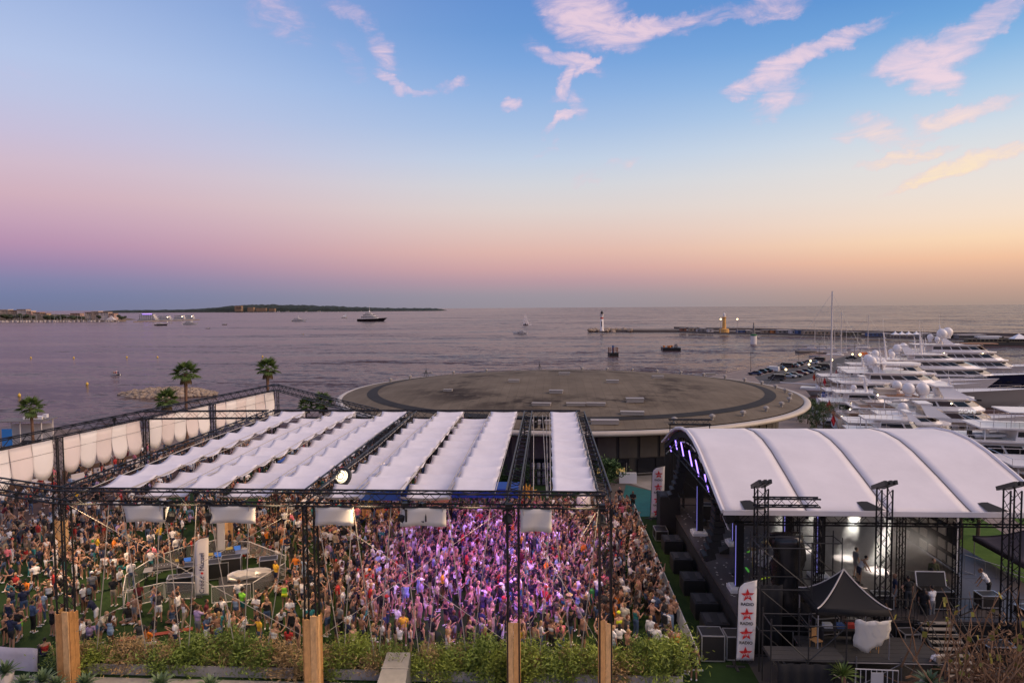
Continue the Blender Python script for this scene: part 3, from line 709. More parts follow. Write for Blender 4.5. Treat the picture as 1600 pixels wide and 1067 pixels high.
BUOY = mat('buoy_yellow', (.65, .42, .06), .5)
for i, (px, py, lab) in enumerate(((48, 560, 'leftmost yellow buoy on the water'), (115, 560, 'second yellow buoy from the left'), (198, 559, 'yellow buoy floating above the small motor boat'), (246, 559, 'yellow buoy above the rock islet'),
                                   (410, 558, 'yellow buoy above the tall palm beside the screen corner'), (30, 619, 'yellow buoy nearest the beach kiosk'), (136, 601, 'yellow buoy left of the rock islet'))):
    p = G(px, py, SEA); t = MB().sphere((0, 0, .25), (.42, .42, .55), 8, 6).bar((0, 0, .5), (0, 0, 1.1), .06, 4).build('mooring_buoy', BUOY, loc=p)
    tag(t, lab, 'buoy', 'yellow buoys off the beach')
# ================================================================ boats
GEL = mat('gelcoat_white', (0.74, 0.70, 0.67), 0.25); GELS = mat('gelcoat_shell', (0.62, 0.58, 0.55), .35)
NAVY = mat('hull_navy', (.012, .018, .05), .15); HGREY = mat('hull_grey', (.36, .33, .29), .3); HBLACK = mat('hull_black', (.015, .015, .018), .2)
TEAK = mat('teak_deck', (.30, .14, .06), .7, 0, .25, 1.5); TINT = mat('tinted_glass', (.010, .010, .012), .06)
CUSH = mat('beige_cushion', (.46, .38, .29), .85); ORNG = mat('orange_fabric', (.65, .13, .02), .7); BLUEC = mat('blue_cover', (.03, .08, .30), .7)
WARM = mat('deck_lamp', (1, .9, .7), .5, emit=(1.0, .80, .5), estr=9)
RAILM = mat('chrome_rail', (.55, .53, .52), .25, .9)
def text_mesh(s, size, m, parent=None, M=None, name='lettering', ext=.01, bold=False):
    c = bpy.data.curves.new(name, 'FONT'); c.body = s; c.size = size; c.extrude = ext; c.align_x = 'CENTER'; c.align_y = 'CENTER'
    if bold: c.offset = size * .02
    c.resolution_u = 3
    t = bpy.data.objects.new(name, c); COL.objects.link(t)
    dg = bpy.context.evaluated_depsgraph_get(); me = bpy.data.meshes.new_from_object(t.evaluated_get(dg))
    bpy.data.objects.remove(t); me.materials.clear(); me.materials.append(m)
    o = bpy.data.objects.new(name, me); COL.objects.link(o); o.parent = parent
    if M is not None: o.matrix_local = M
    return o
def hull_mesh(L, B, s0, rake, n=14, sheer=.55, low=-.9, transom=.9):
    g = MB(); vs = []; fs = []; prof = None
    top = []
    for i in range(n + 1):
        t = i / n
        b = B * (transom + (1 - transom) * min(1, t / .3)) if t < .35 else B * max(0.0, 1 - ((t - .35) / .65) ** 2.3)
        b = max(b, .04); s = s0 * (1 + sheer * t * t)
        pts = [(0, low), (b * .72, -.35), (b * (.90 - .25 * t), s * .45), (b, s)]
        row = []
        for y, z in pts[::-1] + [(-y, z) for y, z in pts[1:]]:
            row.append((t * L * (1 - rake / L) + rake * max(0, (z + .9) / (s + .9)) * t ** 3, y, z))
        vs += row; top.append((row[0][0], b, s))
    m = 7
    for i in range(n):
        for j in range(m - 1): fs.append((i * m + j, i * m + j + 1, (i + 1) * m + j + 1, (i + 1) * m + j))
    fs.append(tuple(range(m)))
    g.add(vs, fs)
    # bulwark top closed by a deck just below the sheer
    dv = []
    for x, b, s in top: dv += [(x, b * .97, s - .12), (x, -b * .97, s - .12)]
    d = MB().add(dv, [(2 * i, 2 * i + 2, 2 * i + 3, 2 * i + 1) for i in range(n)])
    return g, d, top
def tier_outline(x0, x1, w, nose, aft=0.0):
    """plan of a deckhouse: straight sides and a rounded forward end"""
    o = [(x0, -w + aft), (x1 - nose, -w)]
    for k in range(1, 6):
        a = -PI / 2 + PI * k / 6; o.append((x1 - nose + nose * math.cos(a), w * math.sin(a)))
    return o + [(x1 - nose, w), (x0, w - aft)]
def taper(b, o0, z0, o1, z1):
    n = len(o0); vs = [(x, y, z0) for x, y in o0] + [(x, y, z1) for x, y in o1]
    return b.add(vs, [(i, (i + 1) % n, n + (i + 1) % n, n + i) for i in range(n)] + [tuple(range(n - 1, -1, -1)), tuple(range(n, 2 * n))])
def yacht(stern, hd, L, B, s0, tiers, label, hull=GEL, domes=(), mast=None, name='motor_yacht', group='yachts moored stern to the quay', rake=None, aft_teak=True, arch=None, extras=(), cat='yacht', windows=True):
    t = empty(name, (stern[0], stern[1], SEA), R(hd), label, cat, group)
    rake = L * .14 if rake is None else rake
    g, d, top = hull_mesh(L, B, s0, rake)
    h = g.build('hull', hull, t, True)
    d.build('foredeck', GELS, t)
    if aft_teak: MB().prism([(.1, -B * .82), (tiers[0][1] * L * .5, -B * .88), (tiers[0][1] * L * .5, B * .88), (.1, B * .82)], s0 - .1, s0 + .02).build('aft_deck', TEAK, t)
    # boot stripe of portholes
    b = MB()
    for k in range(int(L / 3.2)):
        x = L * .12 + k * 2.9
        if x > L * .72: break
        bb = float(np.interp(x, [q[0] for q in top], [q[1] for q in top])); tt = x / L
        for sgn in (-1, 1): b.box((x, sgn * bb * (.955 - .10 * tt), s0 * .62), (1.5, bb * .06 + .06, .34))
    b.build('porthole', TINT, t)
    for i, (x0, x1, w, z0, z1, nose, over) in enumerate(tiers):
        x0 *= L; x1 *= L; w *= B; nose *= L
        lo = tier_outline(x0, x1, w, nose); hi = tier_outline(x0 + .3, x1 - nose * .55, w * .93, nose * .9)
        taper(MB(), lo, z0, hi, z1).build('deck_house', GEL, t)
        if windows:
            za, zb = z0 + (z1 - z0) * .34, z0 + (z1 - z0) * .80
            def at_(z):
                k = (z - z0) / (z1 - z0); return [(a[0] + (c[0] - a[0]) * k, a[1] + (c[1] - a[1]) * k) for a, c in zip(lo, hi)]
            def grow(o): return [(x + (.05 if x > x0 + 1 else -.02), y * 1.012) for x, y in o]
            wb = MB()
            ring0, ring1 = grow(at_(za)), grow(at_(zb))
            n = len(ring0)
            for j in range(n - 1):
                a, c = ring0[j], ring0[j + 1]; e, f = ring1[j], ring1[j + 1]
                m_ = max(1, int(math.hypot(c[0] - a[0], c[1] - a[1]) / 2.4))
                for q in range(m_):
                    u0, u1 = (q + .06) / m_, (q + .94) / m_
                    P = lambda A, C, u, z: (A[0] + (C[0] - A[0]) * u, A[1] + (C[1] - A[1]) * u, z)
                    wb.quad(P(a, c, u0, za), P(a, c, u1, za), P(e, f, u1, zb), P(e, f, u0, zb))
            wb.build('window', TINT, t)
        # overhanging deck edge
        MB().prism(tier_outline(x0 - over, x1 - nose * .35, w * 1.10, nose), z1, z1 + .22).build('deck_overhang', GEL, t)
        if over > 1.5:
            b = MB()
            for sg in (-1, 1): b.bar((x0 - over * .85, sg * w, z0), (x0 - over * .85, sg * w, z1), .09, 6)
            b.build('deck_post', GEL, t)
            rl = MB()
            for sg in (-1, 1):
                rl.bar((x0 - over, sg * w * 1.05, z1 + 1.0), (x0 + (x1 - x0) * .3, sg * w * 1.05, z1 + 1.0), .035, 4)
                for q in range(6):
                    x = x0 - over + (over + (x1 - x0) * .3) * q / 5; rl.bar((x, sg * w * 1.05, z1 + .2), (x, sg * w * 1.05, z1 + 1.0), .025, 4)
            rl.bar((x0 - over, -w * 1.05, z1 + 1.0), (x0 - over, w * 1.05, z1 + 1.0), .035, 4)
            rl.build('railing', RAILM, t)
    ztop = tiers[-1][4] + .2
    if arch:
        xa, wa, ha, ra = arch
        b = MB()
        for sg in (-1, 1):
            b.add([(xa * L - ra, sg * wa, ztop - .3), (xa * L + ra, sg * wa, ztop - .3), (xa * L - ra * .2 - ha * .5, sg * wa * .75, ztop + ha), (xa * L - ra - ha * .5, sg * wa * .75, ztop + ha),
                   (xa * L - ra, sg * (wa - .35), ztop - .3), (xa * L + ra, sg * (wa - .35), ztop - .3), (xa * L - ra * .2 - ha * .5, sg * (wa * .75 - .3), ztop + ha), (xa * L - ra - ha * .5, sg * (wa * .75 - .3), ztop + ha)],
                  [(0, 1, 2, 3), (7, 6, 5, 4), (0, 4, 5, 1), (1, 5, 6, 2), (2, 6, 7, 3), (3, 7, 4, 0)])
        b.box((xa * L - ra * .6 - ha * .5, 0, ztop + ha + .08), (ra * 1.2, wa * 1.6, .25))
        b.build('radar_arch', GEL, t)
    for x, y, z, r in domes:
        r *= .84
        MB().sphere((x * L, y, ztop + z + r * .9), (r, r, r * 1.08), 14, 9).lathe([(r * .6, ztop + z - .6), (r * .55, ztop + z + r * .2)], 10, (x * L, y, 0)).build('radar_dome', GEL, t, True)
    if mast:
        x, hh = mast; x *= L
        b = MB().bar((x, 0, ztop - .2), (x - hh * .12, 0, ztop + hh), .34, 8, .12)
        for k, w in ((.45, 1.5), (.62, 1.1), (.78, .7)):
            b.bar((x - hh * .12 * k, -w, ztop + hh * k), (x - hh * .12 * k, w, ztop + hh * k), .07, 5)
            b.box((x - hh * .12 * k + .3, 0, ztop + hh * k + .15), (.25, 1.8 - k, .14))
        b.bar((x - hh * .12, .2, ztop + hh), (x - hh * .14, .2, ztop + hh * 1.5), .03, 4)
        b.build('mast', GEL, t)
    for e in extras: e(t, L, B, s0, ztop)
    # bow rail
    rl = MB(); prev = None
    for i in range(7, 14):
        x, bb, s = top[i]
        for sg in (-1, 1):
            rl.bar((x, sg * bb * .95, s - .1), (x, sg * bb * .95, s + .75), .03, 4)
            if prev: rl.bar((prev[0], sg * prev[1] * .95, prev[2] + .75), (x, sg * bb * .95, s + .75), .03, 4)
        prev = (x, bb, s)
    rl.build('bow_rail', RAILM, t)
    return t
def ex_flag(col=(.5, .02, .03)):
    def f(t, L, B, s0, zt):
        MB().bar((.1, 0, s0), (-1.0, 0, s0 + 3.2), .05, 5).build('flag_staff', TEAK, t)
        vs = []; 
        for i in range(5):
            for j in range(2): vs.append((-.55 - .1 * i - (.4 if j else 0), .12 * math.sin(i * 1.6), s0 + 2.0 - .28 * i + j * 1.2))
        o = MB().add(vs, [(2 * i, 2 * i + 2, 2 * i + 3, 2 * i + 1) for i in range(4)]).build('flag', mat('flag_cloth_%d' % int(col[0] * 100), col, .8), t)
        md = o.modifiers.new('thick', 'SOLIDIFY'); md.thickness = .03
    return f
def ex_box(n, m, x, y, z, d, bev=False):
    def f(t, L, B, s0, zt): MB().box((x * L, y, z), d).build(n, m, t)
    return f
def ex_sofa(x, z):
    def f(t, L, B, s0, zt):
        MB().box((x * L, 0, z + .22), (1.6, B * 1.2, .44)).box((x * L + .65, 0, z + .6), (.3, B * 1.2, .5)).build('sofa', CUSH, t)
        MB().lathe([(.5, z + .55), (.5, z + .62)], 10, (x * L - 1.7, 0, 0)).bar((x * L - 1.7, 0, z), (x * L - 1.7, 0, z + .56), .08).build('table', TEAK, t)
    return f
def ex_awning(x0, x1, w, z, m=None):
    def f(t, L, B, s0, zt):
        MB().prism(tier_outline(x0 * L, x1 * L, w, 2.0), z, z + .16).build('awning', m or GEL, t)
        b = MB()
        for x in (x0 * L + .3, (x0 + x1) * L / 2):
            for sg in (-1, 1): b.bar((x, sg * w * .92, z - 2.4), (x, sg * w * .92, z), .05, 5)
        b.build('awning_pole', RAILM, t)
    return f
def ex_lamps(pts):
    def f(t, L, B, s0, zt):
        for x, y, z in pts: MB().sphere((x * L, y, z), .13, 6, 4).build('deck_light', WARM, t)
    return f
def ex_tender(x, y, z, L2=4.6, rz=12):
    def f(t, L, B, s0, zt):
        b = MB(); pts = []
        for i in range(13):
            a = PI * i / 12 - PI / 2
            pts.append((L2 * .35 + L2 * .2 * math.cos(a), .8 * math.sin(a), .45))
        pts = [(-L2 * .45, -.8, .4)] + pts + [(-L2 * .45, .8, .4)]
        M_ = Matrix.Translation((x * L, y, z)) @ Matrix.Rotation(R(rz), 4, 'Z')
        b.tube(pts, .26, 8)
        o = b.build('tender', mat('hypalon_grey', (.5, .49, .48), .6), t, True); o.matrix_local = M_
        MB().prism([(-L2 * .45, -.6), (L2 * .4, -.5), (L2 * .5, 0), (L2 * .4, .5), (-L2 * .45, .6)], .05, .3).build('tender_floor', HBLACK, o)
        MB().box((-L2 * .02, 0, .7), (.6, .6, .9)).build('console', GEL, o)
        MB().box((-L2 * .52, 0, .75), (.5, .45, .7)).box((-L2 * .54, 0, .2), (.2, .15, .9)).build('outboard', HBLACK, o)
    return f
def ex_text(s, x, y, z, size, side=-1, m=None):
    def f(t, L, B, s0, zt):
        M_ = Matrix.Translation((x * L, y, z)) @ Matrix.Rotation(R(90), 4, 'X')
        text_mesh(s, size, m or mat('silver_letter', (.95, .93, .9), .3, emit=(1, .95, .9), estr=.5), t, M_, bold=True)
    return f
# the tier rows: x0, x1 (share of length), half width (share of beam), z0, z1, nose, overhang
yacht((115, 240), -12, 56, 5.2, 3.2, [(.12, .70, .95, 3.4, 5.8, .12, 5.5), (.18, .64, .86, 6.0, 8.4, .12, 6.5), (.24, .56, .72, 8.6, 10.8, .10, 5)],
      'tallest white superyacht farthest along the quay with two big domes on its top deck', domes=((.30, -1.7, 2.0, 1.9), (.35, 1.8, 2.4, 1.9), (.25, .4, 1.3, 1.2), (.27, -3.0, .9, 1.0)), mast=(.31, 6.5), arch=(.34, 3.2, 2.2, 1.8),
      extras=(ex_sofa(.1, 5.9), ex_awning(.42, .60, 3.0, 11.2, TEAK), ex_lamps(((.3, -4.4, 8.3), (.5, -4.3, 8.3)))))
yacht((99, 213), -11, 50, 4.8, 3.0, [(.10, .66, .94, 3.2, 5.4, .16, 4.5), (.14, .58, .84, 5.6, 7.8, .20, 4.5), (.20, .44, .7, 8.0, 9.4, .12, 2)],
      'long navy hulled superyacht with white raked superstructure second farthest on the quay', hull=NAVY, domes=((.12, -1.6, .4, 1.5), (.17, 1.6, .8, 1.4), (.10, 1.0, -.5, 1.1)), mast=(.26, 6.0), arch=(.20, 3.0, 2.4, 2.2),
      extras=(ex_flag((.42, .03, .05)), ex_sofa(.08, 5.5)))
yacht((84, 201), -12, 40, 4.2, 2.6, [(.08, .66, .92, 2.8, 5.0, .12, 3.5), (.12, .56, .82, 5.2, 7.4, .12, 3.0), (.2, .42, .66, 7.5, 8.8, .1, 2)],
      'white yacht with two slim masts of antennas squeezed behind the flat awning yacht', domes=((.22, -1.2, .6, 1.2), (.34, 1.0, .4, 1.0)), mast=(.30, 7.5), arch=(.24, 2.6, 1.6, 1.2), extras=(ex_flag(), ex_lamps(((.2, -3.6, 7.2),))))
yacht((73.5, 190), -12, 39, 4.2, 2.6, [(.16, .68, .90, 2.7, 4.9, .10, 6.2), (.24, .58, .80, 5.1, 7.2, .12, 4.0)],
      'white yacht with a long flat aft awning and a row of saloon windows', domes=((.36, -1.5, .9, 1.35), (.42, 1.4, .5, 1.1)), mast=(.34, 4.2), arch=(.36, 2.4, 1.4, 1.3), extras=(ex_awning(.0, .2, 3.9, 5.25), ex_flag((.45, .05, .02)), ex_sofa(.06, 2.7)))
yacht((70, 174), -12, 46, 4.9, 3.1, [(.12, .62, .90, 3.2, 5.5, .14, 5.0), (.18, .52, .80, 5.7, 7.8, .14, 5.0)],
      'grey hulled superyacht with its long pointed bow reaching over the open water', hull=HGREY, domes=((.20, -1.9, 1.6, 1.35), (.20, 1.6, 1.9, 1.35)), mast=(.26, 5.5), arch=(.24, 3.0, 1.6, 1.4),
      extras=(ex_awning(.22, .44, 3.5, 10.1), ex_sofa(.08, 3.1), ex_flag(), ex_lamps(((.1, -4.0, 5.4),))))
yacht((56.5, 137.5), -12, 35, 4.1, 2.5, [(.30, .80, .95, 2.6, 4.6, .16, 8.0), (.40, .74, .86, 4.8, 6.7, .14, 7.0)],
      'big white yacht with terraced wooden aft decks and lit lettering on its side', domes=((.36, -1.7, .4, 1.35), (.43, -1.5, .3, 1.45), (.33, 1.9, .8, 1.1), (.52, .6, .2, 1.0)), mast=(.58, 3.6), arch=(.60, 3.0, 2.0, 2.6),
      extras=(ex_text('ESCAPE', .62, -4.0, 4.72, .85), ex_box('deck_bar', CUSH, .26, 0.8, 7.5, (3.4, 3.0, 1.2)), ex_sofa(.13, 4.85), ex_sofa(.04, 2.5), ex_flag(), ex_box('teak_upper_deck', TEAK, .20, 0, 4.87, (6.0, 6.8, .06)), ex_box('teak_top_deck', TEAK, .33, 0, 6.96, (5.5, 5.6, .06)),
              ex_lamps(((.02, -3.4, 2.9), (.06, -3.6, 4.4), (.10, 3.0, 5.0), (.55, -3.55, 6.0), (.2, -3.0, 7.2)))))
yacht((60.5, 159), -14, 15, 2.4, 1.5, [(.30, .66, .8, 1.6, 3.2, .16, 1.6)], 'small white sport boat with a red life ring nearest the rim of the round roof', domes=((.34, .3, .5, .5),), arch=(.36, 1.5, .9, .6),
      extras=(ex_awning(.28, .62, 1.9, 4.9), lambda t, L, B, s0, zt: MB().add(*(lambda vs: (vs, [(i, (i + 1) % 12, 12 + (i + 1) % 12, 12 + i) for i in range(12)] + [(12 + i, 12 + (i + 1) % 12, 24 + (i + 1) % 12, 24 + i) for i in range(12)]))(
          [(2.2 + .0, -2.45, 0)] and [(3.0 + r_ * math.cos(a * PI / 6), -2.5 - dy, 2.0 + r_ * math.sin(a * PI / 6)) for r_, dy in ((.5, 0), (.38, .14), (.26, 0)) for a in range(12)])).build('life_ring', mat('life_ring_red', (.55, .05, .03), .6), t)))
yacht((51, 122), -12, 27, 3.3, 2.1, [(.18, .70, .92, 2.2, 4.2, .16, 4.2), (.30, .60, .8, 4.4, 5.6, .14, 2.5)], 'white motor yacht with a round stern sofa lying just behind the stage roof', domes=((.36, -1.0, .3, 1.0),), arch=(.55, 2.4, 1.8, 1.8),
      extras=(ex_sofa(.08, 2.15), ex_box('sun_lounge', CUSH, .52, 0, 6.1, (3.2, 3.4, .9)), ex_flag()))
yacht((47, 106), -11, 38, 4.0, 2.5, [(.20, .86, .95, 2.6, 4.9, .14, 5.0), (.52, .84, .78, 5.1, 6.7, .12, 4.5)], 'near white yacht carrying a grey inflatable tender on its upper deck', domes=((.66, -1.6, .5, 1.3), (.73, 1.2, .7, 1.3)), arch=(.70, 3.0, 1.6, 1.6),
      extras=(ex_tender(.44, -1.6, 5.15), ex_box('orange_cushion', ORNG, .52, -3.0, 3.2, (1.4, .5, .9)), ex_sofa(.30, 5.1), ex_box('blue_cover', BLUEC, .86, -1.6, 5.4, (2.0, 1.4, .7)), ex_awning(.50, .66, 3.0, 9.0)))
yacht((52, 91), -10, 32, 3.5, 2.2, [(.34, .80, .92, 2.3, 4.3, .14, 5.0), (.44, .72, .78, 4.5, 5.6, .12, 3.0)], 'nearest white yacht at the right edge with its aft cockpit open', domes=((.5, -.8, .3, .7),), arch=(.55, 2.4, 1.2, 1.2),
      extras=(ex_sofa(.2, 2.3), ex_sofa(.08, 2.25), ex_box('winch_box', GEL, .13, -1.6, 2.7, (.5, .5, 1.1)), ex_flag()))
T2 = lambda h: [(.14, .66, .9, h, h + 2.1, .14, 3.0), (.22, .56, .78, h + 2.3, h + 4.0, .12, 2.2)]
for (x, y, L, B, lab, kw) in ((57.5, 148, 23, 2.9, 'white cabin cruiser between the lettered yacht and the sport boat', dict(mast=(.4, 3), domes=((.3, .6, .2, .7),))), (64.5, 166.5, 30, 3.3, 'white yacht squeezed behind the sport boat with a blue aft cover', dict(extras=(ex_box('blue_cover', BLUEC, .08, 0, 2.9, (2.4, 4.0, 1.0)),), arch=(.36, 2.2, 1.3, 1.1))),
        (77, 196, 30, 3.0, 'slim white yacht with a brown awning between two larger ones', dict(extras=(ex_awning(.02, .16, 2.6, 4.8, TEAK),), mast=(.35, 4))), (91, 208, 34, 3.4, 'white yacht with beige sun lounge beside the navy hull', dict(extras=(ex_box('sun_lounge', CUSH, .28, 0, 7.0, (4, 3.6, .7)),), domes=((.3, 1.0, .3, .9),))),
        (106, 227, 40, 3.8, 'white yacht before the tallest superyacht with an open mast', dict(mast=(.36, 7), domes=((.3, -1, .4, 1.1), (.3, 1.2, .4, 1.0)))), (123, 256, 40, 3.8, 'white yacht just past the tallest superyacht', dict(mast=(.34, 6), domes=((.3, 0, .6, 1.2),))),
        (131, 270, 34, 3.4, 'second white yacht past the tallest superyacht', dict(mast=(.34, 8))), (139, 286, 28, 3.0, 'last small white yacht at the far end of the quay', dict(mast=(.34, 5))), (49, 114, 19, 2.5, 'small white cruiser hidden between the two yachts behind the stage roof', dict(arch=(.5, 1.8, 1.0, .8)))):
    yacht((x, y), -12, L, B, 1.9, T2(2.0), lab, **kw)
for (x, y, L, lab, hc) in ((56, 142.5, 11, 'small open launch beside the lettered yacht stern', GEL), (60, 153, 12, 'small white boat just left of the sport boat', GEL), (66, 170.5, 12, 'small white boat behind the grey hulled superyacht stern', GEL), (71.5, 182, 13, 'small motor boat left of the flat awning yacht', GEL), (87, 205, 13, 'small dark hulled boat at the bend of the quay', NAVY), (102, 220, 13, 'small white boat between two superyachts at the quay', GEL), (118, 248, 13, 'small white boat past the tallest superyacht', GEL), (48.5, 118, 11, 'small tender berthed behind the stage roof', GEL)):
    yacht((x, y), -12, L, 1.7, 1.1, [(.34, .68, .78, 1.15, 2.4, .16, .8)], lab, hull=hc, aft_teak=False, arch=(.42, 1.1, .7, .5), name='motor_boat', cat='boat', group='small boats at the quay')
# sailing boats: hull, mast, boom, spreaders and stays
def sailboat(p, hd, L, hm, label, tone=GEL):
    t = empty('sailing_boat', (p[0], p[1], SEA), R(hd), label, 'sailing boat', 'sailing boats at the quay')
    g, d, top = hull_mesh(L, L * .12, 1.2, L * .1); g.build('hull', tone, t, True); d.build('deck', TEAK, t)
    MB().prism(tier_outline(L * .3, L * .6, L * .06, 1.5), 1.0, 1.9).build('cabin', GEL, t)
    x = L * .55
    MB().bar((x, 0, 1), (x, 0, hm), hm * .0105, 8, hm * .0075).build('mast', mat('mast_grey', (.62, .57, .53), .4), t)
    b = MB().bar((x, 0, 2.6), (L * .12, 0, 2.8), .16, 6)
    b.build('boom', GELS, t)
    for k in (.4, .65, .85): MB().bar((x, -L * .05, hm * k), (x, L * .05, hm * k), .05, 4).build('spreader', GELS, t)
    b = MB()
    for q in ((L * .98, 0, 1.8), (0, 0, 1.4), (x, L * .11, 1.3), (x, -L * .11, 1.3)): b.bar((x, 0, hm * .98), q, .03, 3)
    b.build('stay', STEEL, t)
for px, py, top_, hd, L, lab in ((1298, 617, 455, -25, 30, 'sailing yacht with the tallest mast, rising above the horizon'), (1314, 560, 488, -35, 24, 'sailing boat with the leaning second tallest mast right of the tall one'), (1356, 548, 492, -30, 22, 'sailing boat whose slim mast stands alone right of the others'),
                                 (1273, 548, 505, -30, 15, 'sailing boat with the leftmost mast at the quay end'), (1288, 549, 519, -30, 12, 'small sailing boat with a short mast left of the tall mast'), (1304, 549, 507, -30, 14, 'sailing boat with mast right behind the tall mast'), (1322, 556, 512, -30, 15, 'sailing boat with short mast right of the leaning mast'), (1340, 552, 520, -30, 12, 'small sailing boat with the shortest mast by the orange van')):
    p = G(px, py, SEA); zt = GY(px, top_, p.y).z - SEA
    c = Vector((math.cos(R(hd)), math.sin(R(hd)))) * L * .55
    sailboat((p.x - c.x, p.y - c.y), hd, L, zt, lab)
# ---- boats out on the bay
def bay_boat(px, py, wpx, hd, label, hull=GEL, tiers=None, k=.16, **kw):
    p = G(px, py, SEA); L = wpx * p.y / F / max(.4, abs(math.cos(R(hd))))
    s0 = L * .075
    tiers = tiers or [(.15, .7, .85, s0, s0 + L * .06, .14, L * .05), (.22, .58, .75, s0 + L * .065, s0 + L * .115, .12, L * .03)]
    dx = math.cos(R(hd)) * L / 2; dy = math.sin(R(hd)) * L / 2
    return yacht((p.x - dx, p.y - dy), hd, L, L * k * .6, s0, tiers, label, hull=hull, group=None, aft_teak=False, **kw)
bay_boat(582, 502, 48, -4, 'large dark hulled superyacht anchored alone in the bay', HBLACK, domes=((.4, 0, 1, 1.6),), mast=(.42, 12), name='superyacht', tiers=[(.14, .72, .9, 5.2, 8.6, .14, 5), (.20, .62, .8, 8.9, 12.0, .12, 5), (.28, .52, .7, 12.2, 15, .1, 3)])
bay_boat(467.5, 502, 26, -8, 'white motor yacht anchored left of the dark superyacht', mast=(.45, 4))
bay_boat(812, 521.5, 23, 176, 'white day cruiser crossing the middle of the bay')
bay_boat(252, 508.5, 21, 5, 'low dark blue launch below the party boats on the pier', HBLACK)
bay_boat(298, 507, 26, -5, 'white motor cruiser anchored right below the pier end')
bay_boat(325, 513.5, 7, 10, 'tiny dark dinghy below the white motor cruiser', HBLACK, [(.3, .6, .6, .5, .9, .1, .1)], name='dinghy', cat='dinghy')
bay_boat(351, 507.5, 9, 0, 'small dark boat right of the white motor cruiser', HBLACK)
bay_boat(267, 505, 4.5, 20, 'tiny grey dinghy between the launch and the motor cruiser', HGREY, [(.3, .6, .6, .5, .9, .1, .1)], name='dinghy', cat='dinghy')
bay_boat(473, 522.5, 4, 0, 'tiny dark rowing boat below the white motor yacht', HBLACK, [(.3, .6, .6, .4, .8, .1, .1)], name='dinghy', cat='dinghy')
t = bay_boat(180, 586, 19, 168, 'small open motor boat with people aboard in front of the rock islet', tiers=[(.35, .55, .5, .5, 1.3, .1, .1)], name='motor_boat', cat='boat')
SKIN0 = mat('skin_tan', (.42, .24, .15), .6)
for k in range(3):
    o = MB().sphere((0, 0, .95), (.16, .16, .19), 7, 5).lathe([(.14, .1), (.24, .45), (.26, .72), (.1, .82)], 8).build('person', [SKIN0, RED, NAVY][k], loc=(0, 0, 0))
    p = G(178 + 3.2 * k, 584.5, SEA + .55); o.location = p
    tag(o, 'tiny figure seated in the small motor boat, %s of three' % ('leftmost', 'middle', 'rightmost')[k], 'person', 'people in the small motor boat')
# sail catamaran
p = G(538, 496.5, SEA); s_ = p.y / F
t = empty('catamaran', p, 0, 'small pale sailing catamaran with its sail up between the yachts', 'sailing boat')
g, d, _ = hull_mesh(10 * s_, .9 * s_, 1.0 * s_, s_); o = g.build('hull', GEL, t); o.location = (-5 * s_, 1.5 * s_, 0)
o = MB().prism([(-4 * s_, -2 * s_), (3 * s_, -2 * s_), (3 * s_, 2 * s_), (-4 * s_, 2 * s_)], 1.0 * s_, 1.5 * s_).build('deck', GELS, t)
MB().add([(-3.8 * s_, 0, 1.6 * s_), (3.6 * s_, 0, 1.6 * s_), (3.4 * s_, 0, 6.0 * s_), (-3.8 * s_, .3, 1.6 * s_), (3.6 * s_, .3, 1.6 * s_), (3.4 * s_, .3, 6.0 * s_)], [(0, 1, 2), (5, 4, 3), (0, 3, 4, 1), (1, 4, 5, 2), (2, 5, 3, 0)]).build('sail', WHITE, t)
MB().bar((3.6 * s_, .1, s_), (3.5 * s_, .1, 6.4 * s_), .2, 5).build('mast', STEEL, t)
# jet of spray thrown up by a small craft
p = G(822.5, 508, SEA); s_ = p.y / F
sp = MB(); random.seed(5)
for i in range(1500):
    u = random.random() ** 1.5; zz = u * 18 * s_
    w = (1.5 + 5.5 * (1 - abs(u - .25)) ** 2) * s_ * random.gauss(0, .42); r_ = random.uniform(.16, .5) * s_ * (1.15 - u)
    c = Vector((p.x + w - .10 * zz, p.y + random.gauss(0, 2), SEA + zz)); a = random.random() * 6
    sp.add([c + Vector((r_ * math.cos(a + q), .0 + .2 * q, r_ * math.sin(a + q))) for q in (0, 2.1, 4.2)], [(0, 1, 2)])
for i in range(120):
    c = Vector((p.x + random.gauss(0, 4.4 * s_), p.y + random.gauss(0, 4), SEA + random.uniform(0, 1.4 * s_))); r_ = .6 * s_; a = random.random() * 6
    sp.add([c + Vector((r_ * math.cos(a + q), .2 * q, r_ * .5 * math.sin(a + q))) for q in (0, 2.1, 4.2)], [(0, 1, 2)])
o = sp.build('water_spray', mat('spray_white', (.75, .70, .72), .9)); tag(o, 'white plume of spray thrown up by a water craft in the bay', 'spray', kind='stuff')
tag(MB().prism([(-3, -.9), (2.4, -.9), (3.4, 0), (2.4, .9), (-3, .9)], -.2, 1.3).box((0, 0, 1.9), (1.2, .8, 1.4)).build('jet_ski', HBLACK, loc=(p.x - 1, p.y - 5, SEA)), 'small dark water craft at the foot of the spray plume', 'jet ski')
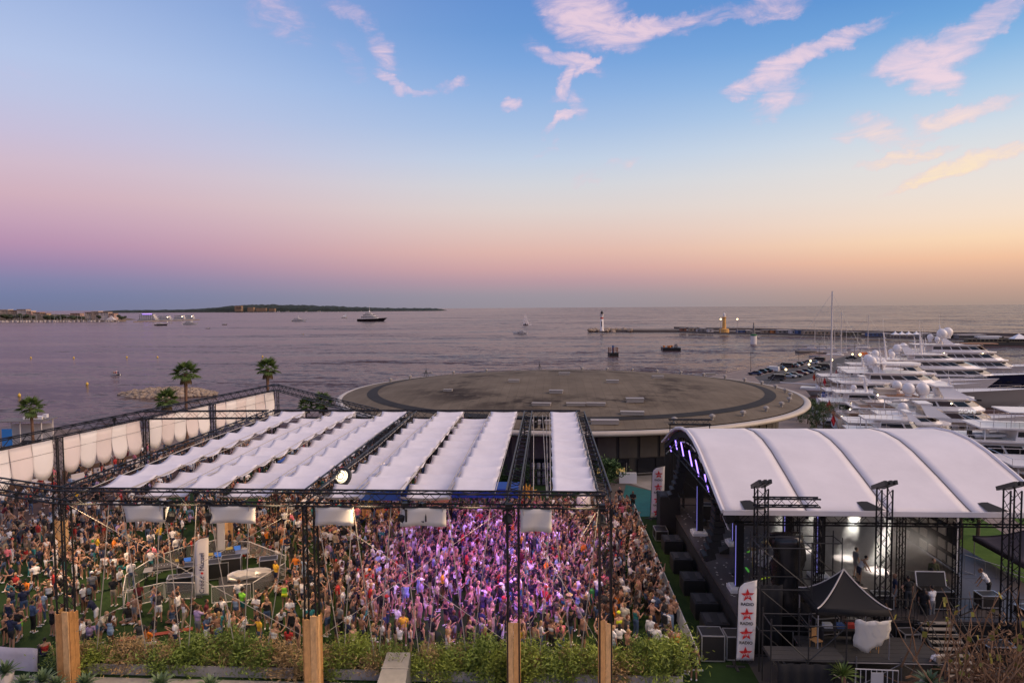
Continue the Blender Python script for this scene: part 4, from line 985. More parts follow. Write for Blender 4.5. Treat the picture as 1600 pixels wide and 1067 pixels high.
# party boats on the left pier
q0 = G(208, 503.4, SEA); q1 = G(312, 500, SEA)
dv = (q1 - q0)
tag(MB().add([(q0.x, q0.y, SEA + 1.4), (q1.x, q1.y, SEA + 1.4), (q1.x, q1.y + 40, SEA + 1.4), (q0.x, q0.y + 40, SEA + 1.4), (q0.x, q0.y, SEA - 1), (q1.x, q1.y, SEA - 1)], [(0, 1, 2, 3), (4, 5, 1, 0)]).build('pier', SANDW), kind='structure')
for i, (px, w, dk, lab) in enumerate(((222, 38, 3, 'largest white party boat at the shore end of the left pier, lit violet on top'), (248, 26, 2, 'second white party boat from the shore on the left pier'), (272, 22, 2, 'white excursion boat in the middle of the left pier'), (288, 18, 2, 'white excursion boat near the end of the left pier'))):
    p = G(px, 502.3 - (px - 208) * .03, SEA); s_ = p.y / F; p.y += 25
    t = empty('party_boat', p, R(-3), lab, 'boat', 'party boats on the left pier'); L = w * s_
    g, d, _ = hull_mesh(L, L * .11, 2.2 * s_, L * .08); g.build('hull', GEL, t).location.x = -L / 2
    d.build('deck', GELS, t).location.x = -L / 2
    for k in range(dk):
        MB().box((-L * .05, 0, (3.3 + k * 3.0) * s_), (L * (.78 - .12 * k), L * .18, 2.1 * s_)).build('deck_house', GEL, t)
        MB().box((-L * .05, 0, (4.6 + k * 3.0) * s_), (L * (.84 - .12 * k), L * .2, .5 * s_)).build('deck_overhang', GELS, t)
        b = MB()
        for j in range(7): b.box((-L * .38 + j * L * .1, -L * .092, (3.4 + k * 3.0) * s_), (L * .06, .3, 1.0 * s_))
        b.build('window', TINT, t)
    if i == 0: MB().box((-L * .1, 0, 11.4 * s_), (L * .36, L * .12, .9 * s_)).build('light_strip', mat('violet_glow', (.3, .2, .8), .5, emit=(.30, .16, 1.0), estr=3), t)
    else: MB().sphere((L * .2, -L * .1, 5.5 * s_), .6 * s_, 6, 4).build('deck_light', WARM, t)
# ================================================================ cars, lamps and people on the quay
random.seed(21)
CARC = {'black': (.012, .012, .014), 'dark grey': (.05, .05, .055), 'silver': (.38, .38, .39), 'white': (.68, .67, .66), 'dark blue': (.015, .025, .07), 'dark red': (.14, .02, .02), 'grey': (.16, .16, .165)}
CM = {k: mat('car_paint_' + k.replace(' ', '_'), v, .25) for k, v in CARC.items()}
TYRE = mat('tyre_rubber', (.01, .01, .01), .85); HEADL = mat('headlamp_glass', (.7, .7, .68), .15); TAILL = mat('tail_lamp', (.4, .02, .01), .3)
def car_meshes(van):
    L, w = (4.9, .95) if van else (4.4, .88)
    if van: sec = [(-2.4, .35), (-2.42, 1.0), (-2.35, 1.85), (1.0, 1.88), (1.75, 1.15), (2.4, .95), (2.45, .35)]
    else: sec = [(-2.15, .32), (-2.2, .72), (-2.05, .93), (-1.7, 1.0), (1.0, .98), (2.0, .80), (2.2, .55), (2.15, .32)]
    def ext(sec, hw, ins=.0):
        n = len(sec); vs = [(x, -hw + (ins if z > .95 else 0), z) for x, z in sec] + [(x, hw - (ins if z > .95 else 0), z) for x, z in sec]
        return MB().add(vs, [(i, (i + 1) % n, n + (i + 1) % n, n + i) for i in range(n)] + [tuple(range(n - 1, -1, -1)), tuple(range(n, 2 * n))])
    body = ext(sec, w, .1).mesh('body', CM['black'])
    if van: glass = MB().add([(1.03, -w + .14, 1.80), (1.74, -w + .1, 1.19), (1.74, w - .1, 1.19), (1.03, w - .14, 1.80), (1.0, -w + .12, 1.75), (-.1, -w + .085, 1.75), (-.1, -w + .06, 1.2), (1.6, -w + .06, 1.2)], [(0, 1, 2, 3), (4, 5, 6, 7)]).mesh('glass', TINT)
    else:
        cab = [(-1.75, .98), (-1.2, 1.42), (.1, 1.45), (.95, .97)]
        glass = ext(cab, w - .06, .16).mesh('glass', TINT)
    roof = MB().prism([(-1.2, -.66), (.12, -.66), (.12, .66), (-1.2, .66)], 1.43, 1.49).mesh('car_roof', CM['black'])
    return body, glass, None if van else roof
wheel = MB().lathe([(.1, -.1), (.32, -.1), (.33, 0), (.32, .1), (.1, .1)], 12); wheel.v = [(x, z, y) for x, y, z in wheel.v]
WHM = wheel.mesh('wheel', TYRE)
LMP = MB().box((0, 0, 0), (.08, .4, .16)).mesh('headlight', HEADL); TMP = MB().box((0, 0, 0), (.08, .4, .16)).mesh('tail_light', TAILL)
CMESH = {False: car_meshes(False), True: car_meshes(True)}
def car(px, py, rz, color, van, lab):
    p = G(px, py, QZ + .006)
    t = empty('parked_van' if van else 'parked_car', p, R(rz), lab, 'van' if van else 'car', 'vehicles parked on the quay')
    b, g, r_ = CMESH[van]
    inst('body', b, t, mats=[CM[color]]); inst('window', g, t)
    if r_: inst('car_roof', r_, t, mats=[CM[color]])
    for sx in (-1.35, 1.4):
        for sy in (-.82, .82): inst('wheel', WHM, t, (sx, sy, .33))
    for sy in (-.6, .6):
        inst('headlight', LMP, t, (2.16 if not van else 2.44, sy, .66)); inst('tail_light', TMP, t, (-2.18 if not van else -2.42, sy, .72))
CARS = [(1180, 586, 'dark blue', 0, 'dark blue car at the roof rim, first of the far row'), (1189, 583, 'black', 0, 'black car second in the far row of the car park'), (1197, 581.5, 'black', 0, 'black car left of the white van in the car park'),
        (1206, 580.5, 'white', 1, 'white van in the far row of the car park'), (1217, 577.5, 'grey', 0, 'grey car right of the white van in the car park'), (1227, 574.5, 'black', 1, 'black van in the middle of the far row'), (1234, 574, 'dark grey', 0, 'dark grey car right of the black van'),
        (1240, 573.5, 'silver', 0, 'silver car in the middle of the far row'), (1247, 571, 'black', 0, 'black car right of the silver car'), (1262, 568, 'dark grey', 0, 'dark grey car under the third quay lamp'), (1270, 568.5, 'silver', 0, 'silver car right of the third quay lamp'),
        (1279, 565, 'black', 1, 'black van at the right end of the far row'), (1214, 594, 'black', 1, 'long black van nearest the round roof in the near row'), (1233, 590, 'silver', 0, 'silver car second in the near row of the car park'), (1243, 589, 'grey', 0, 'grey car third in the near row'),
        (1252, 585.5, 'dark red', 0, 'dark red car in the near row of the car park'), (1261, 583, 'dark blue', 0, 'dark blue car in the near row under the lamp'), (1270, 580.5, 'grey', 0, 'grey car beside the tall mast, on its left'), (1281, 578, 'black', 0, 'black car left of the tall mast in the near row'),
        (1290, 576, 'black', 1, 'black van right behind the tall mast'), (1330, 561, 'black', 0, 'black car alone at the far end of the car park')]
for px, py, c, van, lab in CARS: car(px, py, random.uniform(140, 152) if py < 575 or px < 1222 else random.uniform(-36, -26), c, bool(van), lab)
p = G(1350, 557, QZ)
t = empty('orange_van', p, R(150), 'orange lit service van at the far end of the quay', 'van'); inst('body', CMESH[True][0], t, mats=[mat('van_orange', (.75, .16, .02), .4)], sc=(1, 1, 1)); inst('window', CMESH[True][1], t)
for sx in (-1.35, 1.4):
    for sy in (-.82, .82): inst('wheel', WHM, t, (sx, sy, .33))
def street_lamp(px, py, top, lab, lit=True):
    p = G(px, py, QZ); h = GY(px, top, p.y).z - QZ
    t = empty('street_lamp', p, 0, lab, 'street lamp', 'street lamps on the quay')
    MB().lathe([(.16, 0), (.12, .6), (.07, .8), (.06, h)], 8).build('pole', DARK, t)
    if lit: MB().sphere((0, 0, h + .15), .34, 8, 6).build('lamp_globe', LAMPW, t)
    else: MB().box((.4, 0, h), (1.0, .2, .12)).build('lamp_head', DARK, t)
for i, a in enumerate(((1228, 590, 578, 'lit globe lamp among the near parked cars'), (1264, 582, 570, 'lit globe lamp in the middle of the car park'), (1266.5, 573, 564.5, 'lit globe lamp behind the dark grey car'), (1300, 576, 563, 'lit globe lamp right of the tall mast'), (1332, 564, 554, 'lit globe lamp at the far end of the car park'))):
    street_lamp(*a)
for a in ((1173, 580, 551, 'tall dark lamp post left of the car park'), (1248, 567, 541, 'tall dark lamp post behind the far row of cars'), (1280, 560, 537, 'tall dark lamp post at the quay end'), (1335, 556, 536, 'tall dark lamp post beside the orange van')): street_lamp(*a, lit=False)
MB().sphere((0, 0, 0), .55, 8, 6).build('flood_lamp', LAMPW, None, loc=G(1344, 554, QZ + 1.0)); tag(COL.objects['flood_lamp'], 'bright lamp glowing over the orange van', 'lamp')
# seaward railing with its panels and strollers
ed = [G(px, py, QZ) for px, py in ((1135, 582.5), (1152, 579), (1175, 575), (1200, 570), (1228, 564), (1252, 558.5), (1290, 551))]
t = empty('quay_railing', ed[0], 0, 'low pale railing along the seaward edge of the quay', 'railing')
b = MB(); po = MB().bar((0, 0, 0), (0, 0, 1.05), .07, 4).mesh('post', mat('railing_stone', (.42, .32, .25), .8))
for a, c in zip(ed[:-1], ed[1:]):
    n = max(1, int((c - a).length / 5))
    for k in range(n): inst('post', po, t, a.lerp(c, k / n) - ed[0])
    for z in (.45, 1.0): b.bar(a - ed[0] + Vector((0, 0, z)), c - ed[0] + Vector((0, 0, z)), .07, 4)
b.build('rail', mat('railing_stone', (1, 1, 1)), t)
# the paved quay beyond: dark jetty and hedge by the hall
p = G(1248, 552, SEA); tag(MB().prism([(p.x, p.y), (p.x + 70, p.y - 6), (p.x + 70, p.y + 4), (p.x, p.y + 5)], SEA - 1, SEA + 1.1).build('jetty', BWD), kind='structure')
# ================================================================ truss frames and white canopies
random.seed(5)
def truss(p, q, w, h, name, label, group, cat='truss', step=None, rc=.045, rl=.022, up=None, m=None, parent=None):
    """box truss between p and q (axis through the middle): four chords and a zigzag lacing on every face"""
    p, q = Vector(p), Vector(q); d = q - p; L = d.length; d.normalize()
    u = Vector(up) if up else (Vector((0, 0, 1)) if abs(d.z) < .9 else Vector((0, 1, 0)))
    s = d.cross(u).normalized(); u = s.cross(d).normalized(); m = m or BLACK
    t = empty(name, p, 0, label, cat, group)
    if parent is not None: t.parent = parent
    step = step or max(w, h) * 1.0; n = max(2, int(round(L / step)))
    cs = [(-w / 2, -h / 2), (w / 2, -h / 2), (w / 2, h / 2), (-w / 2, h / 2)]
    for a, b in cs:
        o = s * a + u * b; MB().bar(o, o + d * L, rc, 5).build('chord', m, t)
    for k in range(4):
        A, B = cs[k], cs[(k + 1) % 4]
        pts = [(s * (A if i % 2 == 0 else B)[0] + u * (A if i % 2 == 0 else B)[1]) + d * (L * i / n) for i in range(n + 1)]
        MB().tube(pts, rl, 3).build('lacing', m, t)
    return t
WOOD = mat('pine_board', (.56, .30, .11), .7, 0, .22, 3, .15, 12)
BXY = {k_: MB().box((0, 0, 1.2), (.40, .05, 2.4)).box((.1, -.03, .35), (.04, .02, .04)).box((-.1, -.03, .35), (.04, .02, .04)).box((.0, -.03, 2.1), (.04, .02, .04)).mesh('board', m_) for k_, m_ in (('board', WOOD), ('board_b', mat('pine_board_pale', (.60, .36, .16), .7, 0, .25, 4, .15, 12)), ('board_c', mat('pine_board_dark', (.44, .22, .075), .7, 0, .3, 3, .15, 12)))}
BASEM = MB().box((0, 0, .04), (1.1, 1.1, .08)).mesh('base_plate', DARK)
def tower(x, y, h, label, clad=3.4, w=.5, lam=True, z0=0.0, group='truss towers of the canopy frame'):
    t = truss((x, y, z0), (x, y, z0 + h), w, w, 'truss_tower', label, group, 'truss tower', up=(0, 1, 0))
    inst('base_plate', BASEM, t, (0, 0, .0))
    if clad:
        k = clad / 2.4; n0 = len(COL.objects); q = .60 if x > -3 else .72
        for dx, dy, rz in ((-.2, -.42, 0), (.22, -.43, 0), (.46, -.2, PI / 2), (.46, .22, PI / 2), (-.46, -.2, PI / 2), (-.46, .22, PI / 2)):
            inst('wood_board', BXY[random.choice(('board', 'board_b', 'board_c'))], t, (dx * q, dy * q, .08), rz, (q, 1, k * random.uniform(.97, 1.04)))
    return t
KF = .927
ZT = 8.90                                   # truss axis height
YF, YB = 32.4 * KF, 58.3 * KF
XS = tuple(x * KF for x in (-24.3, -11.7, -1.75, 2.68))
tl = ('black truss tower at the left corner of the canopies, wood clad at its foot', 'black truss tower with wood clad foot beside the grey duct, second from the left', 'black truss tower with wood clad foot in front of the pink lit crowd', 'black truss tower with wood clad foot nearest the stage')
for x, lab in zip(XS, tl): tower(x, YF, ZT - .3, lab)
tower(-23.2, 47.2, ZT - .3, 'black truss tower with wide wood clad foot behind the sound desk', 2.6); tower(XS[0], YB, ZT - .3, 'back corner truss tower between canopies and scalloped screen', 0)
for x, lab in zip((-11.6, -1.7, 2.7), ('middle truss tower at the back of the canopies', 'back truss tower between the last two canopy bays', 'back truss tower at the right end of the canopies')): tower(x, YB, ZT - .3, lab, 0)
fl = ('left front beam from the corner tower towards the picture edge', 'front beam over the sound desk', 'front beam over the middle of the crowd', 'short front beam over the pink lit crowd')
GT = 'beams of the canopy frame'
truss((-39, 36.2, ZT), (XS[0], YF, ZT), .55, .6, 'truss_beam', 'black truss ' + fl[0], GT)
for a, b, l in zip(XS[:-1], XS[1:], fl[1:]): truss((a, YF, ZT), (b, YF, ZT), .55, .6, 'truss_beam', 'black truss ' + l, GT)
sl = ('black truss beam along the left edge of the canopies', 'black truss beam running away between left and middle canopy bays', 'black truss beam running away left of the last canopy strip', 'black truss beam running away at the right edge of the canopies')
for x, l in zip(XS, sl): truss((x, YF + .3, ZT + .02), (x, YB - .3, ZT + .02), .6, .6, 'truss_beam', l, GT)
bl = ('black truss beam at the back of the left canopy bay', 'black truss beam at the back of the middle canopy bay', 'black truss beam at the back of the last canopy strip')
for a, b, l in zip(XS[:-1], XS[1:], bl): truss((a, YB, ZT), (b, YB, ZT), .55, .6, 'truss_beam', l, GT)
def bx(y): return -37.85 * KF + (y - 44.8 * KF) * .172
truss((bx(33), 33, ZT), (bx(78.6 * KF), 78.6 * KF, ZT), .6, .6, 'truss_beam', 'long black truss beam carrying the scalloped white screens on the left', GT)
truss((bx(78.3 * KF), 78.3 * KF, ZT), (-15.2 * KF, 58.9 * KF, ZT), .6, .6, 'truss_beam', 'black truss beam slanting down from the far corner to the canopies', GT)
truss((bx(57.6 * KF), 57.6 * KF, ZT), (XS[0] - .3, YB, ZT - .02), .5, .6, 'truss_beam', 'black truss beam from the screen beam across to the canopies', GT)
for y, l in zip((40, 49.2, 57.9, 66.9, 78.3), ('screen tower out at the picture edge', 'black truss tower between the first and second scalloped screens', 'black truss tower between the second and third scalloped screens', 'black truss tower between the third and last scalloped screens', 'black truss tower at the far corner under a palm')):
    y *= KF; tower(bx(y), y, ZT - .3, l, 2.6 if y < 51 else 0, group='truss towers of the screen')
# ---- white strips of canopy
CLOTH = mat('canopy_cloth', (0.75, 0.71, 0.72), .85, 0, .07, .8); CLOTH.node_tree.nodes['Principled BSDF'].inputs['Specular IOR Level'].default_value = .1
CABLE = mat('rope_pale', (.42, .38, .33), .8)
def cloth_thick(o, t=.012):
    md = o.modifiers.new('thick', 'SOLIDIFY'); md.thickness = t; md.offset = 0
def strip(x0, x1, y0, y1, z, n, sag, lab, flap=0.0, xs0=0.0):
    g = MB(); A = 8; K = 9; vs = []; N = n * K; ph = random.uniform(-.1, .1)
    for i in range(N + 1):
        y = y0 + (y1 - y0) * i / N; t = (i / K) % 1.0; seg = i // K
        rs = random.Random(seg * 7 + int(x0 * 10)); sg = sag * rs.uniform(.8, 1.2); sk = rs.uniform(-.25, .25)
        for j in range(A + 1):
            u = j / A; tt = min(1, max(0, t + .10 * math.sin(PI * t) * (sk * 2)))
            dz = -sg * (1 - abs(2 * tt - 1) ** 2.2) - .06 * math.sin(PI * u)
            dz += .018 * math.sin(7 * u + 3.1 * seg + 9 * t) * math.sin(PI * t)
            wob = .05 * math.sin(PI * t)
            vs.append((x0 + (x1 - x0) * u + (wob if j == 0 else -wob if j == A else 0) + xs0 * i / N, y, z + dz))
    if flap:
        for k in (1, 2, 3):
            for j in range(A + 1): vs.append((x0 + (x1 - x0) * j / A + xs0, y1 + .02 + .04 * math.sin(j * 1.7), z - flap * k / 3))
    R_ = len(vs) // (A + 1)
    g.add(vs, [(i * (A + 1) + j, i * (A + 1) + j + 1, (i + 1) * (A + 1) + j + 1, (i + 1) * (A + 1) + j) for i in range(R_ - 1) for j in range(A)])
    o = g.build('canopy_strip', CLOTH, None, True); cloth_thick(o)
    tag(o, lab, 'canopy', 'white canopy strips')
    for x in (x0 - .06, x1 + .06): MB().tube([(x, y0 - .4, ZT + .2), (x + xs0 * .5, (y0 + y1) / 2, z + .02), (x + xs0, y1 + .4, ZT + .2)], .022, 4).build('edge_cable', CABLE, o)
    return o
Y0, Y1 = YF + .45, YB - .45
HI, LO = 9.21, 8.84
def sx(px): return GY(px, 641, 57.8 * KF).x
strips = [(sx(439), sx(476), HI, 1, 'leftmost white canopy strip, along the corner tower beam'), (sx(477), sx(516), LO, 0, 'low white canopy strip second from the left'), (sx(518), sx(555), HI, 1, 'high white canopy strip, third from the left'), (sx(556), sx(594), LO, 0, 'low white canopy strip, fourth from the left'), (sx(597), sx(635), HI, 1, 'high white canopy strip just left of the middle beam'),
          (sx(652), sx(682), LO, 0, 'low white canopy strip just right of the middle beam'), (sx(683), sx(724), HI, 1, 'high white canopy strip over the lit round lamp'), (sx(725), sx(764), LO, 0, 'low white canopy strip beside the open dark gap'), (sx(767), sx(808), HI, 1, 'high white canopy strip left of the roped open bay'), (sx(860), sx(901), HI, 1, 'single white canopy strip between the two right beams')]
for x0, x1, z, hi, lab in strips:
    if not hi: x0 -= .12; x1 += .12
    strip(x0, x1, Y0 + (0 if hi else .1), Y1 - (0 if hi else 1.1), z, 10, (.28 if hi else .30) if x0 < -1 else .16, 'wavy ' + lab, .5 if hi else 0)
# ---- flaps of cloth hanging under the front beam
CLOTH2 = mat('flap_canvas', (.62, .58, .52), .9, 0, .05, 1.0)
for i, (a, b, h, lab) in enumerate(((190, 265, .78, 'tapered white flap hanging under the front beam at the left'), (328, 399, .80, 'white flap hanging above the sail flag'), (492, 552, .85, 'white flap hanging just right of the second tower'), (625, 697, .85, 'white flap hanging in the middle of the front beam'), (813, 862, 1.05, 'white flap hanging under the short front beam'))):
    p, q = GY(a, 790, YF - .28), GY(b, 790, YF - .28); vs = []; n = 10
    for k in range(5):
        for j in range(n + 1):
            u = j / n; tp = (.10 * (k / 4) * (1 if u < .5 else -1) * abs(1 - 2 * u)) if i == 0 else 0
            vs.append((p.x + (q.x - p.x) * (u + tp), p.y + .05 * math.sin(u * 9 + k), ZT - .32 - h * k / 4 + .03 * math.sin(PI * u) * k / 4))
    o = MB().add(vs, [(r * (n + 1) + c, r * (n + 1) + c + 1, (r + 1) * (n + 1) + c + 1, (r + 1) * (n + 1) + c) for r in range(4) for c in range(n)]).build('canvas_flap', CLOTH2, None, True)
    cloth_thick(o); tag(o, lab, 'canvas', 'canvas flaps under the front beam')
# ---- scalloped screens
SCR = [mat('screen_white', (.82, .76, .72), .85, 0, .03, .6), mat('screen_blush', (.76, .66, .62), .85, 0, .03, .6)]
k = 0
for si, (ya, yb, lab) in enumerate(((37, 48.8, 'nearest scalloped white screen at the left picture edge'), (49.6, 57.5, 'second scalloped white screen behind the crowd'), (58.3, 66.5, 'third scalloped white screen behind the canopies'), (67.3, 77.9, 'farthest scalloped white screen below the palm'))):
    ya *= KF; yb *= KF; n = int(round((yb - ya) / 1.53)); t = empty('scalloped_screen', (bx(ya), ya, ZT - .35), 0, lab, 'screen', 'scalloped screens')
    for i in range(n):
        y0, y1 = ya + (yb - ya) * i / n, ya + (yb - ya) * (i + 1) / n; vs = []; C = 12
        for j in range(C + 1):
            u = j / C; y = y0 + (y1 - y0) * u; x = bx(y); bot = 1.85 + .85 * math.sqrt(max(0, 1 - (2 * u - 1) ** 2))
            for r in range(6):
                d = bot * r / 5; vs.append((x - bx(ya) + .06 * math.sin(r * .7 + i) + .10 * math.sin(PI * u) * r / 5 + (.02 if i % 2 else 0), y - ya, -d))
        o = MB().add(vs, [(c * 6 + r, (c + 1) * 6 + r, (c + 1) * 6 + r + 1, c * 6 + r + 1) for c in range(C) for r in range(5)]).build('scallop_panel', SCR[k % 2], t, True); cloth_thick(o); k += 1
    MB().bar((.1, 0, -.9), (bx(yb) - bx(ya) + .1, yb - ya, -.9), .012, 3).build('wire', DARK, t)
# ---- ropes from the front beam to the planters, crossed wires between the towers
ropes = [(170, 151), (190, 231), (250, 239), (257, 285), (307, 294), (326, 371), (389, 381), (450, 415), (494, 535), (550, 537), (552, 587), (611, 591), (626, 657), (692, 666), (700, 731), (766, 736), (817, 832), (860, 842), (864, 897), (935, 905)]
where = ['left of the corner flap', 'at the left edge of the corner flap', 'at the right end of the corner flap', 'leaving the corner flap to the right', 'left of the sail flag', 'at the left edge of the second flap', 'at the right edge of the second flap', 'left of the second tower', 'right of the second tower', 'at the third flap, steep',
         'at the third flap, slanting right', 'between third and fourth flaps', 'at the left edge of the fourth flap', 'at the right edge of the fourth flap', 'right of the fourth flap', 'left of the pink lit tower', 'right of the pink lit tower', 'at the right edge of the last flap', 'leaving the last flap to the right', 'at the tower nearest the stage']
for (a, b), w in zip(ropes, where):
    p = GY(a, 790, YF - .3); q = GY(b, 1052, 31.3)
    tag(MB().tube([(p.x, p.y, ZT - .3), ((p.x * .52 + q.x * .48), (p.y + q.y) / 2, 4.6), (q.x, q.y, .55)], .02, 4).build('guy_rope', CABLE), 'pale guy rope from the front beam to the planters '.replace('from the front beam ', '') + w, 'rope', 'guy ropes')
for a, b, w in zip(XS[:-1], XS[1:], ('left bay', 'middle bay', 'short right bay')):
    for k, (s_, e_) in enumerate((((a + .3, 8.5), (b - .3, 2.4)), ((b - .3, 8.5), (a + .3, 2.4)))):
        tag(MB().bar((s_[0], YF + .1 * k, s_[1]), (e_[0], YF + .1 * k, e_[1]), .014, 3).build('brace_wire', CABLE), 'thin brace wire falling to the %s across the %s of the front frame' % ('right' if k == 0 else 'left', w), 'wire', 'brace wires')
for x0, x1, w in ((-1.2, -.7, 'left'), (-.5, -.1, 'middle'), (-.2, -.05, 'right')):
    tag(MB().bar((x0, YB, ZT), (x1, YF, ZT + .1), .02, 4).build('rope', CABLE), 'long %s rope running through the open bay beside the last strip' % w, 'rope', 'ropes of the open bay')
# ---- lamps hanging on the trusses
def spot_meshes():
    b = MB().lathe([(.12, -.02), (.2, 0), (.2, .34), (.12, .44)], 10)
    l = MB().lathe([(.0, -.03), (.15, -.03)], 10)
    y = MB().box((-.25, 0, .35), (.05, .08, .5)).box((.25, 0, .35), (.05, .08, .5)).box((0, 0, .62), (.55, .1, .06)).box((0, 0, .78), (.3, .26, .26))
    return b.mesh('lamp_body', BLACK), l.mesh('lens', mat('lamp_lens', (.25, .25, .3), .1)), y.mesh('yoke', BLACK)
SPM = spot_meshes()
def stage_lamp(p, lab, tilt=0.3, grp='spotlights on the canopy frame'):
    t = empty('stage_lamp', p, random.uniform(0, 6), lab, 'spotlight', grp)
    o = inst('lamp_body', SPM[0], t); o.rotation_euler = (tilt, 0, 0); inst('lens', SPM[1], o); inst('yoke', SPM[2], t, (0, 0, .0)); return t
sp = [((265, 796), YF, 'black spotlight under the front beam right of the corner flap'), ((633, 800), YF, 'black spotlight in front of the fourth flap'), ((660, 795), YF, 'grey spotlight right under the front beam middle'), ((180, 664), 53, 'black spotlight high on the screen beam'), ((560, 640), YB, 'black spotlight on the back beam left'), ((735, 650), YB, 'black spotlight on the back beam middle'),
      ((848, 657), YB, 'black spotlight on the back beam in the open bay'), ((837, 655), YB, 'second black spotlight in the open back bay'), ((505, 650), YB, 'black spotlight on the back beam at the far left'), ((330, 790), YF, 'black spotlight left of the second flap'), ((795, 795), YF, 'black spotlight on the pink lit tower'), ((940, 795), YF, 'black spotlight on the tower nearest the stage')]
for (px, py), y, lab in sp:
    p = GY(px, py, y); stage_lamp((p.x, p.y - .1, ZT - 1.05), lab, random.uniform(-.7, .7))
# the bright round lamp between the beams
GLOBE = mat('round_lamp_glow', (1, .9, .7), .5, emit=(1.0, .80, .50), estr=1.9)
p = GY(535, 745, 33.6); t = empty('round_lamp', p, 0, 'bright round lamp glowing behind the middle beam', 'lamp'); t.rotation_euler = (R(62), 0, R(-14))
MB().lathe([(.08, .1), (.46, .06), (.50, -.04), (.42, -.12), (.3, -.14)], 18).build('reflector', DARK, t)
MB().sphere((0, 0, .02), (.37, .37, .13), 16, 6).build('bulb', GLOBE, t)
for k in range(3): MB().tube([((.44 - .13 * k) * math.cos(a * .5), (.44 - .13 * k) * math.sin(a * .5), .17 + .02 * k) for a in range(13)], .02, 3).build('guard_ring', DARK, t)
# working light under the canopies: warm floods, violet dance lights; added fill on the hedge
FLOODS = [(-17, 37, 1.7), (-17, 49, 1.5), (-9.5, 38, 1.1), (0.5, 38, 1.0), (3.0, 47, 1.1), (-26, 42, 1.9), (-26, 56, 1.1), (-30, 38, 1.6)]
for i, (x, y, e) in enumerate(FLOODS):
    lamp('flood_fill_light', 'SPOT', (x, y, 8.4), 1700 * e, (1.0, .64, .36), (x, y + 1.5, 0), .5, 125, 1.0)
for (x, y, tx, ty, e, c) in ((-1.7, 32.0, -3.4, 40, 6000, (.40, .11, 1.0)), (-1.7, 53.5, -3.2, 48, 6000, (.38, .11, 1.0)), (-11.2, 42, -5.5, 42, 2200, (.85, .16, .85)), (2.5, 50, -1.5, 46.5, 4800, (.28, .12, 1.0)), (-6.6, 30.5, -5.0, 40, 3600, (.50, .12, 1.0)), (-6.5, 53.5, -5.5, 49, 3600, (.48, .12, 1.0))):
    lamp('dance_light', 'SPOT', (x, y, 8.2), e, c, (tx, ty, 1), .3, 80, 1.0)
for x in (-21.3, -16.5, -12.4, -8.2, -3.4, 1.4, 4.6):  # unseen warm lamps added by the front beam to brighten hedge and posts
    lamp('flood_fill_light', 'SPOT', (x, YF - .7, 9.3), 1000, (1.0, .70, .40), (x, 31.2, .8), .3, 95, 1.0)
# ================================================================ the stage
random.seed(9)
SX0, SX1, SY0, SY1, SZ = 9.6, 27.0, 34.6, 57.0, 1.6
PVC = mat('roof_pvc', (.73, .68, .66), .55, 0, .06, .35, .25, .9); SKIRT = mat('black_drape', (.012, .012, .013), .9)
STG = mat('stage_floor', (.075, .062, .058), .4, 0, .3, .4)
st = empty('stage', (0, 0, 0), 0, 'wide black stage deck under the white arched roof', 'stage')
n = 0
for i in range(6):
    for j in range(8):
        x0 = SX0 + (SX1 - SX0) * i / 6; x1 = SX0 + (SX1 - SX0) * (i + 1) / 6; y0 = SY0 + (SY1 - SY0) * j / 8; y1 = SY0 + (SY1 - SY0) * (j + 1) / 8
        MB().box(((x0 + x1) / 2, (y0 + y1) / 2, SZ - .06 + .003 * ((i + j) % 2)), (x1 - x0 - .012, y1 - y0 - .012, .12)).build('deck_panel', STG, st)
MB().box(((SX0 + SX1) / 2, (SY0 + SY1) / 2, .74), (SX1 - SX0 - .1, SY1 - SY0 - .1, 1.46)).build('skirt', SKIRT, st)
# arched roof: five bays of white fabric between ribs
YP = [35.2, 35.8, 36.5, 37.5, 38.5, 39.7, 41, 42.6, 44.4, 46.3, 48.3, 50.3, 52.2, 53.9]
ZP = [6.90, 7.08, 7.32, 7.68, 8.03, 8.42, 8.84, 9.20, 9.36, 9.24, 8.86, 8.25, 7.45, 6.80]
RIB = [9.0, 13.2, 17.3, 21.4, 25.6]
rf = empty('stage_roof', (0, 0, 0), 0, 'white arched fabric roof over the stage with dark seams', 'stage roof')
def arch(x, dz=0.0): return [(x, y, z + dz) for y, z in zip(YP, ZP)]
for a, b in zip(RIB[:-1], RIB[1:]):
    K = 8; vs = []
    for i in range(K + 1):
        u = i / K; sag = .02 * math.sin(PI * u)
        for (y, z) in zip(YP, ZP): vs.append((a + (b - a) * u, y, z - sag * (.35 + .65 * min(1, (z - 6.8) / 2))))
    m = len(YP)
    o = MB().add(vs, [(i * m + j, (i + 1) * m + j, (i + 1) * m + j + 1, i * m + j + 1) for i in range(K) for j in range(m - 1)]).build('fabric_bay', PVC, rf, True)
    md = o.modifiers.new('thick', 'SOLIDIFY'); md.thickness = .02; md.offset = -1
SEAM = mat('seam_grey', (.14, .12, .12), .6)
for x in RIB[1:-1]: MB().tube(arch(x, .01), .024, 5).build('seam', SEAM, rf)
for x in (RIB[0] - .05, RIB[-1] + .05): MB().tube(arch(x, .0), .12, 6).build('edge_tube', PVC, rf)
MB().box((17.3, 35.16, 6.86), (16.7, .06, .26)).build('valance', PVC, rf)
MB().tube(arch(RIB[0] + .3, -.42), .30, 4).build('arch_drape', SKIRT, rf)
MB().tube(arch(RIB[0] + .25, -.95), .05, 5).build('arch_truss', ALU, rf)
MB().tube(arch(RIB[0] + .25, -.62), .05, 5).build('arch_truss', BLACK, rf)
for x in RIB[1:]: MB().tube(arch(x, -.3), .09, 4).build('rib', BLACK, rf)
